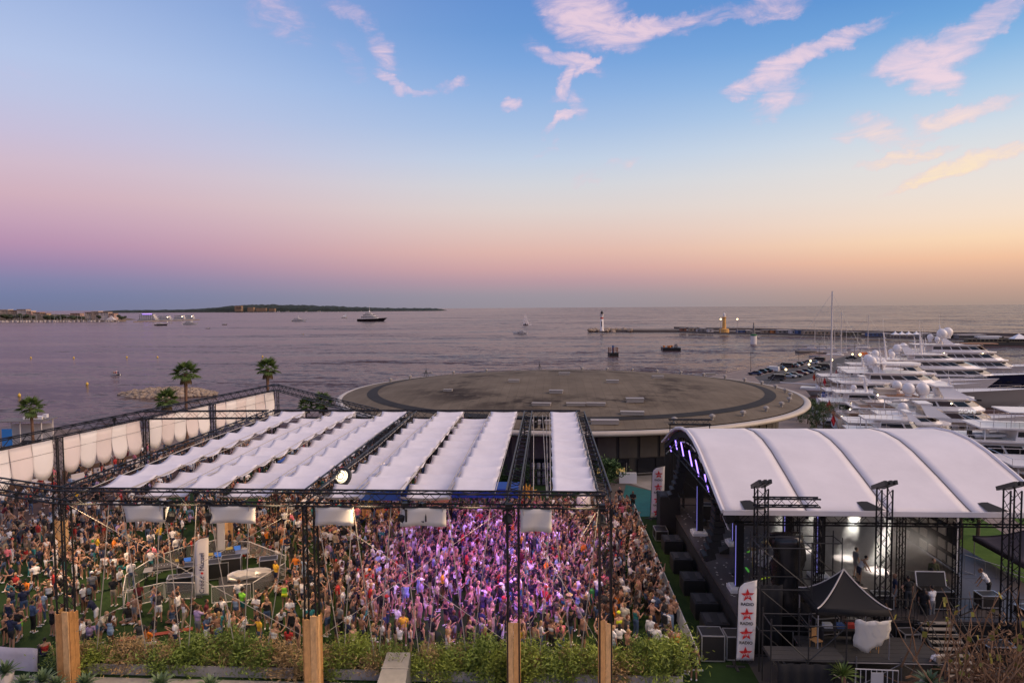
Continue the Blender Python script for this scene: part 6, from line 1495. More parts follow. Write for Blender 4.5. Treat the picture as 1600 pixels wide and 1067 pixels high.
for k, (x0, x1, y, z0, z1, lab) in enumerate(((10.0, 11.6, 33.95, 0, 3.6, 'black cloth hung on the dark scaffold behind the radio flag'), (12.6, 14.5, 34.25, 0, 2.6, 'black cloth hung behind the tent platform'), (10.2, 12.6, 30.35, 0, 1.5, 'black cloth hung on the low scaffold at the bottom'), (12.1, 17.9, 33.55, 0, 1.1, 'black cloth closing the back of the tent platform'))):
    vs = []
    for i in range(17):
        for j in range(4): vs.append((x0 + (x1 - x0) * i / 16, y + .07 * math.sin(i * 1.7 + k) * (1 - j / 6), z0 + .03 + (z1 - z0) * j / 3 - .05 * abs(math.sin(i * .8)) * (j == 3)))
    o = MB().add(vs, [(i * 4 + j, (i + 1) * 4 + j, (i + 1) * 4 + j + 1, i * 4 + j + 1) for i in range(16) for j in range(3)]).build('black_drape', SKIRT, None, True); cloth_thick(o); tag(o, lab, 'drape')
# ================================================================ people
random.seed(33)
SKIN = [mat('skin_%s' % n, c, .55) for n, c in (('fair', (.50, .285, .20)), ('light', (.42, .225, .145)), ('tan', (.34, .17, .10)), ('olive', (.27, .135, .08)), ('brown', (.16, .075, .042)))]
HAIRC = {'dark': (.014, .010, .008), 'brown': (.055, .028, .014), 'blond': (.34, .21, .09), 'black': (.006, .005, .005), 'auburn': (.12, .04, .015)}
HM = {k: mat('hair_' + k, v, .6) for k, v in HAIRC.items()}
CLC = {'white': (.74, .72, .71), 'black': (.012, .012, .013), 'navy': (.014, .02, .055), 'grey': (.20, .20, .205), 'pale blue': (.28, .38, .52), 'red': (.42, .03, .025), 'pink': (.60, .16, .20), 'yellow': (.72, .42, .03), 'olive': (.07, .075, .03),
       'beige': (.42, .33, .22), 'denim': (.06, .10, .19), 'burgundy': (.11, .012, .02), 'orange': (.72, .20, .02), 'teal': (.02, .17, .18), 'lilac': (.38, .28, .48), 'green': (.04, .24, .06), 'cream': (.62, .56, .44), 'charcoal': (.04, .04, .042), 'neon green': (.30, .80, .06), 'neon yellow': (.72, .80, .04), 'striped white': (.6, .58, .57)}
CL = {k: mat('cloth_' + k.replace(' ', '_'), v, .85) for k, v in CLC.items()}
def V3(*a): return Vector(a)
def limb(a, b, t): return a.lerp(b, t)
def skeleton(kind):
    """joints of one pose, facing +Y, feet (or seat) on z = 0; returns solids [(kind, ...)] and labelled bones"""
    sit = kind.startswith('sit')
    lean = {'stand': 0, 'bend': .55, 'dance': .08}.get(kind, 0.02 if not sit else -.12)
    hz = .12 if sit else (.90 if kind != 'dance' else .87)
    P = V3(0, 0, hz)
    def up(d, side=0.0): return P + V3(side, d * math.sin(lean), d * math.cos(lean))
    chest, neck = up(.36), up(.54); head = up(.71) + V3(0, .025, 0)
    sh = [up(.48, s * .185) for s in (-1, 1)]
    hip = [P + V3(s * .09, 0, -.02) for s in (-1, 1)]
    if kind == 'sit_cross': kn = [V3(-.36, .26, .13), V3(.36, .26, .13)]; an = [V3(.10, .36, .06), V3(-.10, .42, .06)]
    elif kind == 'sit_knees': kn = [V3(-.13, .36, .44), V3(.15, .38, .43)]; an = [V3(-.12, .56, .07), V3(.14, .60, .07)]
    elif kind == 'walk': kn = [V3(-.09, .16, .50), V3(.09, .02, .49)]; an = [V3(-.09, .22, .10), V3(.09, -.24, .14)]
    elif kind == 'dance': kn = [V3(-.15, .12, .47), V3(.13, .08, .47)]; an = [V3(-.17, .0, .08), V3(.16, -.03, .08)]
    else: kn = [V3(-.105, .03, .49), V3(.105, .02, .49)]; an = [V3(-.12, -.02, .08), V3(.12, -.02, .08)]
    U = lambda s, x, y, z: sh[0 if s < 0 else 1] + V3(s * x, y, z)
    A = {'stand': ((.06, .0, -.28, .08, .07, -.52), (.06, .0, -.28, .08, .07, -.52)), 'drink': ((.06, .0, -.28, .07, .06, -.52), (.05, .06, -.27, -.04, .30, -.20)), 'fold': ((.05, .04, -.27, -.12, .22, -.24), (.05, .04, -.27, -.10, .25, -.20)),
         'phone': ((.05, .08, -.26, -.06, .32, -.06), (.05, .08, -.26, -.08, .32, -.05)), 'armup': ((.05, .02, -.28, .0, .20, -.34), (.14, .08, .24, .12, .12, .50)), 'armsup': ((.14, .05, .24, .08, .10, .50), (.15, .06, .23, .10, .14, .48)),
         'hip': ((.20, -.05, -.20, .02, .04, -.40), (.05, .0, -.28, .07, .06, -.52)), 'walk': ((.05, -.14, -.25, .05, -.06, -.48), (.05, .12, -.25, .03, .30, -.38)), 'dance': ((.16, .08, -.20, .10, .28, -.02), (.20, .02, -.12, .22, .16, .12)),
         'bend': ((.03, .12, -.26, .0, .22, -.48), (.03, .14, -.26, .0, .26, -.46)), 'sit_cross': ((.08, .14, -.24, .04, .34, -.34), (.08, .14, -.24, .02, .34, -.33)), 'sit_knees': ((.10, .18, -.20, -.02, .42, -.16), (.08, -.14, -.24, .10, -.26, -.46)),
         'reach': ((.05, .0, -.28, .07, .06, -.52), (.07, .20, -.12, .06, .48, -.02))}[kind]
    el, wr = [], []
    for s, a in zip((-1, 1), A): el.append(U(s, a[0], a[1], a[2])); wr.append(U(s, a[3], a[4], a[5]))
    caps = []; bones = []
    def bone(nm, a, b, r1, r2): bones.append((nm, a, b, r1, r2)); caps.append((a, b, r1, r2))
    bones.append(('torso', P - (up(.1) - P) * .6, neck, .15, .12))
    ell = [(P + (up(.02) - P), (.158, .118, .13)), (up(.16), (.142, .10, .17)), (chest, (.172, .118, .17))]
    caps.append((sh[0], sh[1], .058, .058)); caps.append((limb(sh[0], sh[1], .3) + (neck - chest) * .2, limb(sh[0], sh[1], .7) + (neck - chest) * .2, .05, .05))
    bone('neck', neck, head, .052, .05)
    bones.append(('head', head - V3(0, 0, .02), head + V3(0, 0, .05), .105, .105))
    ell += [(head + V3(0, 0, .02), (.077, .097, .112)), (head + V3(0, .03, -.06), (.055, .06, .055)), (head + V3(0, .098, -.005), (.014, .022, .022))]
    for s in (-1, 1): ell.append((head + V3(s * .08, -.005, 0), (.012, .022, .032)))
    for k, s in ((0, -1), (1, 1)):
        bone('uparm', sh[k], el[k], .050, .039); bone('forearm', el[k], wr[k], .040, .026)
        d = (wr[k] - el[k]).normalized(); c = wr[k] + d * .05
        bones.append(('hand', wr[k], wr[k] + d * .16, .03, .03)); caps.append((wr[k], wr[k] + d * .075, .024, .034))
        side = d.cross(V3(0, 1, .3)).normalized() if abs(d.y) < .8 else V3(1, 0, 0); nrm = side.cross(d)
        for f, (o, L) in enumerate(((-.026, .062), (-.009, .075), (.009, .07), (.025, .056))):
            b0 = wr[k] + d * .075 + side * o; b1 = b0 + d * L * .6 + nrm * .006; b2 = b1 + d * L * .45 + nrm * .018; caps.append((b0, b1, .011, .010)); caps.append((b1, b2, .010, .009))
        th = wr[k] + d * .03 - side * .026; caps.append((th, th + (d * .5 - side * .5 + nrm * .2).normalized() * .065, .013, .010))
        bone('thigh', hip[k], kn[k], .086, .058); bone('calf', kn[k], an[k], .058, .034)
        fd = V3(0, 1, 0) if not sit else V3(s * .1, .9, .3).normalized()
        if kind == 'sit_cross': fd = V3(-s * .9, .3, 0).normalized()
        toe = an[k] + fd * .17 - V3(0, 0, .04 if not sit else 0); bone('foot', an[k] - fd * .05 - V3(0, 0, .03 if not sit else 0), toe, .044, .034)
    return caps, ell, bones, head
def remesh(b, vox, faces):
    me = b.mesh('tmp', SKIN[0]); o = bpy.data.objects.new('tmp', me); COL.objects.link(o)
    m = o.modifiers.new('r', 'REMESH'); m.mode = 'VOXEL'; m.voxel_size = vox
    dg = bpy.context.evaluated_depsgraph_get(); n = len(o.evaluated_get(dg).data.polygons)
    d = o.modifiers.new('d', 'DECIMATE'); d.ratio = min(1.0, faces / (2.0 * n))
    dg = bpy.context.evaluated_depsgraph_get(); out = bpy.data.meshes.new_from_object(o.evaluated_get(dg))
    bpy.data.objects.remove(o); bpy.data.meshes.remove(me)
    v = np.empty(len(out.vertices) * 3); out.vertices.foreach_get('co', v); v = v.reshape(-1, 3)
    out.calc_loop_triangles(); f = np.empty(len(out.loop_triangles) * 3, dtype=np.int32); out.loop_triangles.foreach_get('vertices', f); f = f.reshape(-1, 3)
    bpy.data.meshes.remove(out); return v, f
def regions(v, bones):
    best = np.full(len(v), 1e9); nm = np.zeros(len(v), dtype=int); tt = np.zeros(len(v))
    for i, (n, a, b, r1, r2) in enumerate(bones):
        a = np.array(a); d = np.array(b) - a; t = np.clip(((v - a) @ d) / (d @ d), 0, 1)
        dist = np.linalg.norm(v - a - t[:, None] * d, axis=1) - (r1 + (r2 - r1) * t)
        m = dist < best; best[m] = dist[m]; nm[m] = i; tt[m] = t[m]
    return np.array([b[0] for b in bones])[nm], tt
TOPS = {'t-shirt': dict(torso=(.26, 1.0), uparm=(0, .62)), 'tank top': dict(torso=(.26, .86)), 'long shirt': dict(torso=(.2, 1.0), uparm=(0, 1), forearm=(0, .9)), 'crop top': dict(torso=(.52, .86)), 'dress': dict(torso=(0, .86), thigh=(0, .62))}
BOTS = {'shorts': dict(torso=(0, .30), thigh=(0, .80)), 'mini shorts': dict(torso=(0, .30), thigh=(0, .32)), 'trousers': dict(torso=(0, .30), thigh=(0, 1), calf=(0, .92))}
def sel(nm, t, spec):
    m = np.zeros(len(nm), bool)
    for k, (a, b) in spec.items(): m |= (nm == k) & (t >= a) & (t <= b)
    return m
def mesh_np(name, v, f, mats, smooth=True, mi=None):
    me = bpy.data.meshes.new(name); me.vertices.add(len(v)); me.vertices.foreach_set('co', np.asarray(v, dtype=np.float32).ravel())
    me.loops.add(f.size); me.loops.foreach_set('vertex_index', f.astype(np.int32).ravel()); me.polygons.add(len(f))
    me.polygons.foreach_set('loop_start', np.arange(0, f.size, 3, dtype=np.int32))
    for m in mats: me.materials.append(m)
    if mi is not None: me.polygons.foreach_set('material_index', np.asarray(mi, dtype=np.int32))
    me.polygons.foreach_set('use_smooth', np.full(len(f), smooth)); me.update(calc_edges=True); return me
def vnormals(v, f):
    n = np.zeros_like(v); fn = np.cross(v[f[:, 1]] - v[f[:, 0]], v[f[:, 2]] - v[f[:, 0]])
    for k in range(3): np.add.at(n, f[:, k], fn)
    return n / np.maximum(np.linalg.norm(n, axis=1), 1e-9)[:, None]
POSES = ['stand', 'drink', 'fold', 'phone', 'armup', 'armsup', 'hip', 'walk', 'dance', 'bend', 'sit_cross', 'sit_knees', 'reach']
PD = {}
for k in POSES:
    caps, ell, bones, head = skeleton(k); b = MB()
    for a, c, r1, r2 in caps:
        b.bar(a, c, r1, 8, r2); b.sphere(a, r1, 8, 5); b.sphere(c, r2, 8, 5)
    for c, r_ in ell: b.sphere(c, r_, 12, 8)
    v, f = remesh(b, .0115, 4200); nm, t = regions(v, bones)
    shoe = sel(nm, t, dict(foot=(0, 1)))[f].all(axis=1)
    body = mesh_np('person', v, f, [SKIN[0], CL['white']], True, shoe.astype(int)); nv = vnormals(v, f)
    gar = {}
    for g, sp in list(TOPS.items()) + list(BOTS.items()):
        off = .017 if g in TOPS else .012
        fm = f[sel(nm, t, sp)[f].all(axis=1)]; u, inv = np.unique(fm, return_inverse=True)
        gar[g] = mesh_np(g.replace('-', '_').replace(' ', '_'), v[u] + nv[u] * off, inv.reshape(-1, 3), [CL['white']])
    lv, lf = remesh(b, .026, 520); ln, lt = regions(lv, bones)
    PD[k] = dict(body=body, gar=gar, head=head, lv=lv, lf=lf, ln=ln[lf[:, 0]], lt=lt[lf].mean(axis=1), lz=(lv[lf].mean(axis=1) - np.array(head)))
def hair_mesh(parts, vox=.014, n=500):
    b = MB()
    for c, r_ in parts: b.sphere(c, r_, 12, 8)
    v, f = remesh(b, vox, n); return mesh_np('hair', v, f, [HM['dark']])
HAIR = {'short': hair_mesh([((0, -.022, .042), (.086, .094, .098))]), 'long': hair_mesh([((0, -.022, .042), (.088, .096, .10)), ((0, -.075, -.06), (.088, .05, .13)), ((0, -.085, -.17), (.085, .04, .11))]), 'bun': hair_mesh([((0, -.02, .042), (.085, .094, .098)), ((0, -.09, .12), (.045, .045, .045))]),
        'ponytail': hair_mesh([((0, -.02, .042), (.085, .094, .098)), ((0, -.12, .02), (.035, .04, .05)), ((0, -.14, -.07), (.032, .03, .10))])}
b = MB().lathe([(.10, .0), (.102, .05), (.08, .10), (.03, .13), (.001, .135)], 12).add([(-.08, .05, .012), (.08, .05, .012), (.06, .19, .0), (-.06, .19, .0), (-.08, .05, .022), (.08, .05, .022), (.06, .19, .01), (-.06, .19, .01)], [(3, 2, 1, 0), (4, 5, 6, 7), (0, 1, 5, 4), (1, 2, 6, 5), (2, 3, 7, 6), (3, 0, 4, 7)])
CAPM = b.mesh('cap', CL['white'], True); STRAW = MB().lathe([(.19, .0), (.195, .012), (.10, .02), (.095, .09), (.001, .105)], 14).mesh('straw_hat', mat('straw', (.50, .36, .17), .9), True)
BAGM = MB().box((0, -.17, 0), (.28, .12, .4)).mesh('backpack', CL['black'])
def person(x, y, rz, pose, skin, top, tcol, bot, bcol, hair, hcol, label, group, z=0.0, sc=1.0, cap=None, bag=None, shoe='white'):
    d = PD[pose]; o = bpy.data.objects.new('person', d['body']); COL.objects.link(o)
    o.location = (x, y, z); o.rotation_euler.z = rz; o.scale = (sc, sc, sc); tag(o, label, 'person', group)
    for i, m in ((0, SKIN[skin]), (1, CL[shoe])): o.material_slots[i].link = 'OBJECT'; o.material_slots[i].material = m
    if top: inst(top.replace('-', '_').replace(' ', '_'), d['gar'][top], o, mats=[CL[tcol]])
    if bot and top != 'dress': inst(bot.replace(' ', '_'), d['gar'][bot], o, mats=[CL[bcol]])
    if hair: inst('hair', HAIR[hair], o, d['head'], 0, mats=[HM[hcol]])
    if cap == 'straw': inst('straw_hat', STRAW, o, d['head'] + V3(0, -.01, .08))
    elif cap: inst('cap', CAPM, o, d['head'] + V3(0, -.01, .06), mats=[CL[cap]])
    if bag: inst('backpack', BAGM, o, (0, 0, 1.25), mats=[CL[bag]])
    return o
FACE = -PI / 2                                  # looking towards +X, the stage
taken = {}
def free(x, y, r_):
    c = int(x // .6), int(y // .6)
    for i in (-1, 0, 1):
        for j in (-1, 0, 1):
            for (a, b_, q) in taken.get((c[0] + i, c[1] + j), ()):
                if (a - x) ** 2 + (b_ - y) ** 2 < (max(r_, q)) ** 2: return False
    return True
def take(x, y, r_): taken.setdefault((int(x // .6), int(y // .6)), []).append((x, y, r_))
GC = 'people in the crowd'
# px, py of the feet, heading, pose, skin, top, colour, bottom, colour, hair, hair colour, label, cap, bag
SPEC = [(631, 1008, 0, 'drink', 1, 't-shirt', 'yellow', 'shorts', 'beige', 'short', 'brown', 'person in a mustard yellow t-shirt seen from behind above the hedge', None, None),
        (578, 934, .4, 'stand', 1, 't-shirt', 'red', 'shorts', 'grey', 'short', 'dark', 'person in a bright red t-shirt and orange cap in the middle of the crowd', 'orange', None),
        (432, 918, 2.6, 'stand', 1, 't-shirt', 'yellow', 'shorts', 'navy', 'short', 'dark', 'person in a yellow t-shirt standing right of the sound desk barriers', None, None),
        (445, 952, 0, 'hip', 1, 'tank top', 'neon green', 'mini shorts', 'neon yellow', 'bun', 'brown', 'person in a neon green top left of the second truss tower', None, None),
        (967, 1008, .3, 'drink', 1, 'crop top', 'neon yellow', 'shorts', 'black', 'short', 'blond', 'person wearing fluffy neon yellow beside the tower nearest the stage', 'neon yellow', None),
        (1057, 1035, .2, 'stand', 2, 'tank top', 'orange', 'shorts', 'navy', 'short', 'dark', 'person in an orange tank top leaning by the stage barrier', None, None),
        (877, 1024, .6, 'phone', 1, 't-shirt', 'pink', 'shorts', 'denim', 'short', 'blond', 'person in a salmon pink t-shirt holding a phone above the hedge', None, None),
        (1084, 1062, -.2, 'hip', 3, 'tank top', 'black', 'shorts', 'black', 'ponytail', 'dark', 'person in a black tank top at the near end of the barrier', None, None),
        (1074, 1052, 1.2, 'drink', 2, 'crop top', 'red', 'shorts', 'denim', 'long', 'dark', 'person in a red crop top facing the near end of the barrier', None, None),
        (72, 897, -1.0, 'drink', 2, None, None, 'shorts', 'white', 'short', 'brown', 'shirtless person in white shorts left of the corner truss tower', None, None),
        (49, 911, -.9, 'drink', 2, 't-shirt', 'navy', 'shorts', 'cream', 'short', 'dark', 'person in a navy t-shirt, cream shorts and a dark cap on the left lawn', 'navy', None),
        (178, 947, .1, 'fold', 2, 't-shirt', 'black', 'shorts', 'beige', 'short', 'black', 'person in a black t-shirt and khaki shorts on the open lawn', None, None),
        (145, 938, .6, 'stand', 1, 't-shirt', 'grey', 'shorts', 'navy', 'short', 'brown', 'person in a grey t-shirt and navy shorts standing alone on open turf', 'white', None),
        (77, 953, .7, 'stand', 1, 'tank top', 'white', 'mini shorts', 'black', 'long', 'blond', 'person with long blond hair in a white top and black mini shorts', None, None),
        (30, 900, -.6, 'stand', 1, 't-shirt', 'black', 'mini shorts', 'denim', 'short', 'dark', 'person in a black t-shirt and jeans shorts at the left edge', None, None),
        (211, 975, 2.9, 'drink', 2, None, None, 'shorts', 'grey', 'short', 'dark', 'shirtless person in grey shorts near the red plank on the lawn', None, None),
        (379, 965, -.4, 'stand', 1, 't-shirt', 'neon green', 'shorts', 'teal', 'short', 'dark', 'person in a green t-shirt and turquoise shorts below the sound desk', 'black', None),
        (346, 980, .3, 'phone', 1, 't-shirt', 'white', 'shorts', 'denim', 'short', 'brown', 'person in a white t-shirt and blue shorts below the sail flag', None, None),
        (323, 985, -1.2, 'drink', 3, 't-shirt', 'burgundy', 'shorts', 'black', 'short', 'black', 'person in a burgundy t-shirt below the sail flag', None, None),
        (271, 1006, .1, 'sit_cross', 2, None, None, 'shorts', 'black', 'short', 'dark', 'shirtless person sitting with their back to the hedge', None, None),
        (70, 1024, .9, 'sit_knees', 2, 'tank top', 'red', 'trousers', 'navy', 'bun', 'dark', 'person in a coral tank top sitting on a cushion beside the clad tower', None, None),
        (140, 998, .8, 'sit_knees', 1, 't-shirt', 'lilac', 'shorts', 'navy', 'short', 'brown', 'person in a lilac t-shirt sitting on the turf behind the hedge', 'beige', None),
        (1042, 1003, -.9, 'stand', 1, 't-shirt', 'white', 'shorts', 'beige', 'short', 'dark', 'person in white carrying a black backpack near the barrier', None, 'black'),
        (871, 985, -.7, 'drink', 2, 't-shirt', 'olive', 'shorts', 'olive', 'short', 'dark', 'person in an olive shirt and olive shorts in the violet crowd', None, None),
        (890, 978, .5, 'stand', 1, 'tank top', 'cream', 'shorts', 'cream', 'short', 'brown', 'person wearing a wide straw hat at the edge of the violet light', 'straw', None),
        (525, 868, -.5, 'stand', 1, 'long shirt', 'beige', 'shorts', 'denim', 'short', 'brown', 'person in a straw hat among the crowd right of the second tower', 'straw', None),
        (52, 988, -.4, 'fold', 2, 'long shirt', 'denim', 'trousers', 'black', 'short', 'black', 'broad person in a blue grey shirt with back turned at the left', None, None),
        (30, 995, .5, 'stand', 2, None, None, 'shorts', 'neon green', 'short', 'dark', 'shirtless person in bright green shorts at the left edge', None, None),
        (62, 978, -1.4, 'stand', 2, 'tank top', 'pink', 'mini shorts', 'pink', 'long', 'dark', 'person in a coral pink top and shorts at the left', None, None),
        (15, 985, .1, 'stand', 1, 'dress', 'navy', 'shorts', 'navy', 'ponytail', 'blond', 'person in a navy dress at the left edge', None, None)]
plist = []
for (px, py, h, pose, sk, top, tc_, bot, bc_, hair, hc, lab, cap, bag) in SPEC:
    p = G(px, py, 0); take(p.x, p.y, .42)
    person(p.x, p.y, h, pose, sk, top, tc_, bot, bc_, hair, hc, lab, GC, 0, random.uniform(.97, 1.04), cap, bag)
DESK = [G(*q, 0) for q in ((193, 952), (196, 925), (262, 890), (345, 868), (392, 872), (446, 893), (446, 905), (392, 945), (320, 950))]
def inside(x, y, poly):
    c = False; j = len(poly) - 1
    for i in range(len(poly)):
        a, b_ = poly[i], poly[j]
        if (a.y > y) != (b_.y > y) and x < (b_.x - a.x) * (y - a.y) / (b_.y - a.y) + a.x: c = not c
        j = i
    return c
def density(x, y):
    if inside(x, y, DESK): return 0
    if x > 6.75 or y < 32.6 or y > 80: return 0
    if y > 58 and x > -13: return .25 if y < 61 and x < 2 else 0
    px, py, _ = proj((x, y, 0))
    if py < 700 and x > -30: return 0
    if x > -13.5 and y < 57:
        d = 3.3 if y > 38.5 else 1.6 + (y - 35) * .45
        if y < 36.0: d = 1.15
        d *= min(1.0, .42 + max(0, (x + 13.5)) / 5.0)
        if 36 < y < 39 and -9 < x < -4.5: d *= .35
        return d
    if x < -40.5: return .5 if y > 48 else .15
    if x < -24:
        if y > 55: return .55
        if y > 44: return 1.4
        return .85 if y > 40 else .55
    if y > 46: return 1.6
    if y > 42: return 1.3
    return 1.05 if y > 36.5 else .8
cand = []
for _ in range(110000):
    x = random.uniform(-50, 6.8); y = random.uniform(32.6, 80)
    d = density(x, y)
    if random.random() > d / 3.3: continue
    r_ = .35 if d > 1.5 else .46 if d > .9 else .55
    if d <= .9 and random.random() < .55:                    # loose groups keep company
        r_ = .5
    if not free(x, y, r_): continue
    px, py, dep = proj((x, y, 1.0))
    if px < -25 or px > 1105 or py > 1085: continue
    cand.append((dep, x, y, d)); take(x, y, r_)
    if len(cand) > 2600: break
cand.sort()
WT = ['white'] * 18 + ['black'] * 22 + ['navy'] * 6 + ['grey'] * 4 + ['pale blue'] * 3 + ['charcoal'] * 4 + ['red'] * 2 + ['pink'] * 2 + ['yellow', 'olive', 'beige', 'denim', 'burgundy', 'burgundy', 'orange', 'teal', 'lilac', 'green', 'cream', 'charcoal', 'charcoal', 'striped white']
WB = ['black'] * 10 + ['navy'] * 4 + ['denim'] * 6 + ['beige'] * 3 + ['white'] * 3 + ['grey', 'olive', 'charcoal', 'charcoal', 'red', 'teal', 'pale blue']
HW = ['dark'] * 5 + ['brown'] * 5 + ['black'] * 3 + ['blond'] * 4 + ['auburn']
PL = [(lambda x, y: x > 4.6, 'at the stage barrier'), (lambda x, y: y < 35.6 and x > -11, 'behind the bamboo hedge'), (lambda x, y: y < 36.5 and x <= -11, 'behind the left hedge'), (lambda x, y: abs(x + 11.7) < 1.6 and y < 39, 'beside the second truss tower'), (lambda x, y: x > 1.2, 'in the dense right crowd'),
      (lambda x, y: x > -5.5, 'in the violet light'), (lambda x, y: x > -11, 'in the middle of the crowd'), (lambda x, y: x > -17 and y < 45, 'right of the sound desk'), (lambda x, y: x > -24 and y < 41, 'below the sound desk'), (lambda x, y: y < 41, 'on the open left lawn'), (lambda x, y: x < -24, 'on the far left lawn'), (lambda x, y: True, 'behind the sound desk')]
PW = {'stand': 'standing', 'drink': 'holding a drink', 'fold': 'with arms folded', 'phone': 'holding a phone', 'armup': 'one arm raised', 'armsup': 'arms raised', 'hip': 'with hand on hip', 'walk': 'walking', 'dance': 'dancing', 'bend': 'bending down', 'sit_cross': 'sitting cross-legged', 'sit_knees': 'sitting on the turf', 'reach': 'pointing'}
used = set(); NI = 300 - len(SPEC) - 17
def style(x, y, d):
    fem = random.random() < .45
    if d > 1.0 and x > -13: pose = random.choice(['stand', 'stand', 'drink', 'fold', 'phone', 'dance', 'stand', 'fold', 'armup', 'hip', 'armsup'] if random.random() < .75 else ['stand', 'drink', 'fold', 'dance'])
    else: pose = random.choice(['stand', 'drink', 'fold', 'hip', 'walk', 'reach', 'phone', 'bend', 'sit_cross', 'sit_knees', 'sit_cross', 'sit_knees', 'sit_knees'] if x < -13.5 else ['stand', 'drink', 'fold', 'hip', 'sit_cross', 'phone'])
    sk = random.choice([0, 1, 1, 1, 2, 2, 2, 3, 4])
    if fem: top = random.choice(['tank top', 'tank top', 't-shirt', 't-shirt', 'dress', 'crop top']); bot = random.choice(['mini shorts', 'mini shorts', 'shorts', 'trousers']); hair = random.choice(['long', 'long', 'ponytail', 'bun', 'long'])
    else: top = random.choice(['t-shirt'] * 7 + ['tank top', 'tank top', None, 'long shirt']); bot = random.choice(['shorts', 'shorts', 'shorts', 'trousers']); hair = 'short'
    tcl = random.choice(WT); bcl = random.choice(WB)
    if top and bcl == tcl: bcl = 'denim' if tcl != 'denim' else 'white'
    cap = random.choice(['white', 'black', 'navy', 'red', 'beige']) if (not fem and random.random() < .16) else None
    if d > 1.0 and x > -13: h = math.atan2(45 - y, 17 - x) - PI / 2 + random.gauss(0, .45)
    else: h = random.uniform(0, 2 * PI)
    return fem, pose, sk, top, tcl, bot, bcl, hair, random.choice(HW), cap, h
for dep, x, y, d in cand[:NI]:
    for tr in range(40):
        fem, pose, sk, top, tcl, bot, bcl, hair, hc, cap, h = style(x, y, d)
        place = next(n for fn, n in PL if fn(x, y))
        hd = ('%s cap' % cap) if cap else {'long': 'long %s hair', 'short': 'short %s hair', 'bun': '%s bun', 'ponytail': '%s ponytail'}[hair] % hc
        if top == 'dress': lab = 'person in a %s dress, %s, %s %s' % (tcl, hd, PW[pose], place)
        elif top: lab = 'person in %s %s and %s %s, %s, %s %s' % (tcl, top, bcl, bot.replace('mini ', ''), hd, PW[pose], place)
        else: lab = 'shirtless person in %s %s, %s, %s %s' % (bcl, bot, hd, PW[pose], place)
        if len(lab.split()) > 16: lab = lab.replace(' holding a ', ' with ')
        if lab not in used and len(lab.split()) <= 16: break
    used.add(lab); person(x, y, h, pose, sk, top, tcl, bot, bcl, hair, hc, lab, GC, 0, random.uniform(.94, 1.02) if fem else random.uniform(1.0, 1.10), cap, shoe=random.choice(['white', 'white', 'black', 'grey']))
# everyone farther back: one mass of several hundred more
mats_all = SKIN + list(CL.values()) + list(HM.values()); idx = {m.name: i for i, m in enumerate(mats_all)}
Vs, Fs, Ms = [], [], []; off = 0
for dep, x, y, d in cand[NI:]:
    fem, pose, sk, top, tcl, bot, bcl, hair, hc, cap, h = style(x, y, d); q = PD[pose]; sc = random.uniform(.95, 1.09); c, s = math.cos(h) * sc, math.sin(h) * sc
    v = q['lv']; Vs.append(np.stack([v[:, 0] * c - v[:, 1] * s + x, v[:, 0] * s + v[:, 1] * c + y, v[:, 2] * sc], 1)); Fs.append(q['lf'] + off); off += len(v)
    m = np.full(len(q['lf']), idx[SKIN[sk].name])
    if bot and top != 'dress': m[sel(q['ln'], q['lt'], BOTS[bot])] = idx[CL[bcl].name]
    if top: m[sel(q['ln'], q['lt'], TOPS[top])] = idx[CL[tcl].name]
    z = q['lz']; hm_ = (q['ln'] == 'head') | (q['ln'] == 'neck'); hm_ &= (z[:, 2] > .05) | ((z[:, 1] < -.01) & (z[:, 2] > (-.2 if fem else -.02)))
    m[hm_] = idx[CL[cap].name] if cap else idx[HM[hc].name]; m[q['ln'] == 'foot'] = idx[CL['white'].name]; Ms.append(m)
me = mesh_np('crowd', np.concatenate(Vs), np.concatenate(Fs), mats_all, True, np.concatenate(Ms))
o = bpy.data.objects.new('crowd', me); COL.objects.link(o); tag(o, 'dense crowd of festival goers under and behind the white canopies', 'crowd', kind='stuff')
# stage crew, guards and passers-by
CREW = [(22.0, 0), ]
def crew(px, py, z, h, pose, sk, top, tcl, bot, bcl, hair, hc, lab, cap=None, bag=None):
    p = G(px, py, z); person(p.x, p.y, h, pose, sk, top, tcl, bot, bcl, hair, hc, lab, 'crew and guards', z, 1.03, cap, bag, 'black')
crew(989, 799, .014, 3.0, 'fold', 4, 't-shirt', 'black', 'trousers', 'black', None, 'black', 'bald guard dressed in black on the teal ramp')
crew(969, 792, .0, 2.6, 'fold', 2, 't-shirt', 'black', 'trousers', 'black', 'short', 'black', 'guard in black with folded arms beside the teal ramp')
crew(1337, 902, SZ, -1.4, 'stand', 2, 't-shirt', 'grey', 'shorts', 'grey', 'short', 'dark', 'person in a grey t-shirt standing in the lit smoke')
crew(1342, 913, SZ, -1.5, 'bend', 2, 'tank top', 'white', 'shorts', 'navy', 'short', 'black', 'person in a white tank top bending behind the black tent')
crew(1252, 905, SZ, 1.4, 'reach', 2, 't-shirt', 'black', 'trousers', 'black', 'short', 'brown', 'person in black working left of the black tent')
crew(1398, 948, SZ, 1.3, 'stand', 3, 't-shirt', 'navy', 'shorts', 'grey', None, 'black', 'shaven headed person in navy seen in profile on stage')
crew(1419, 952, SZ, .1, 'hip', 1, 't-shirt', 'black', 'trousers', 'charcoal', 'short', 'dark', 'person in a black t-shirt with back to the camera on stage')
crew(1458, 921, SZ, 2.9, 'drink', 2, 'long shirt', 'olive', 'trousers', 'grey', 'short', 'brown', 'person in a green jacket standing in the smoke at the back')
crew(1455, 940, SZ, .2, 'stand', 1, 'tank top', 'burgundy', 'shorts', 'pale blue', 'short', 'black', 'person in a rust vest and cap next to the open flight case', 'black')
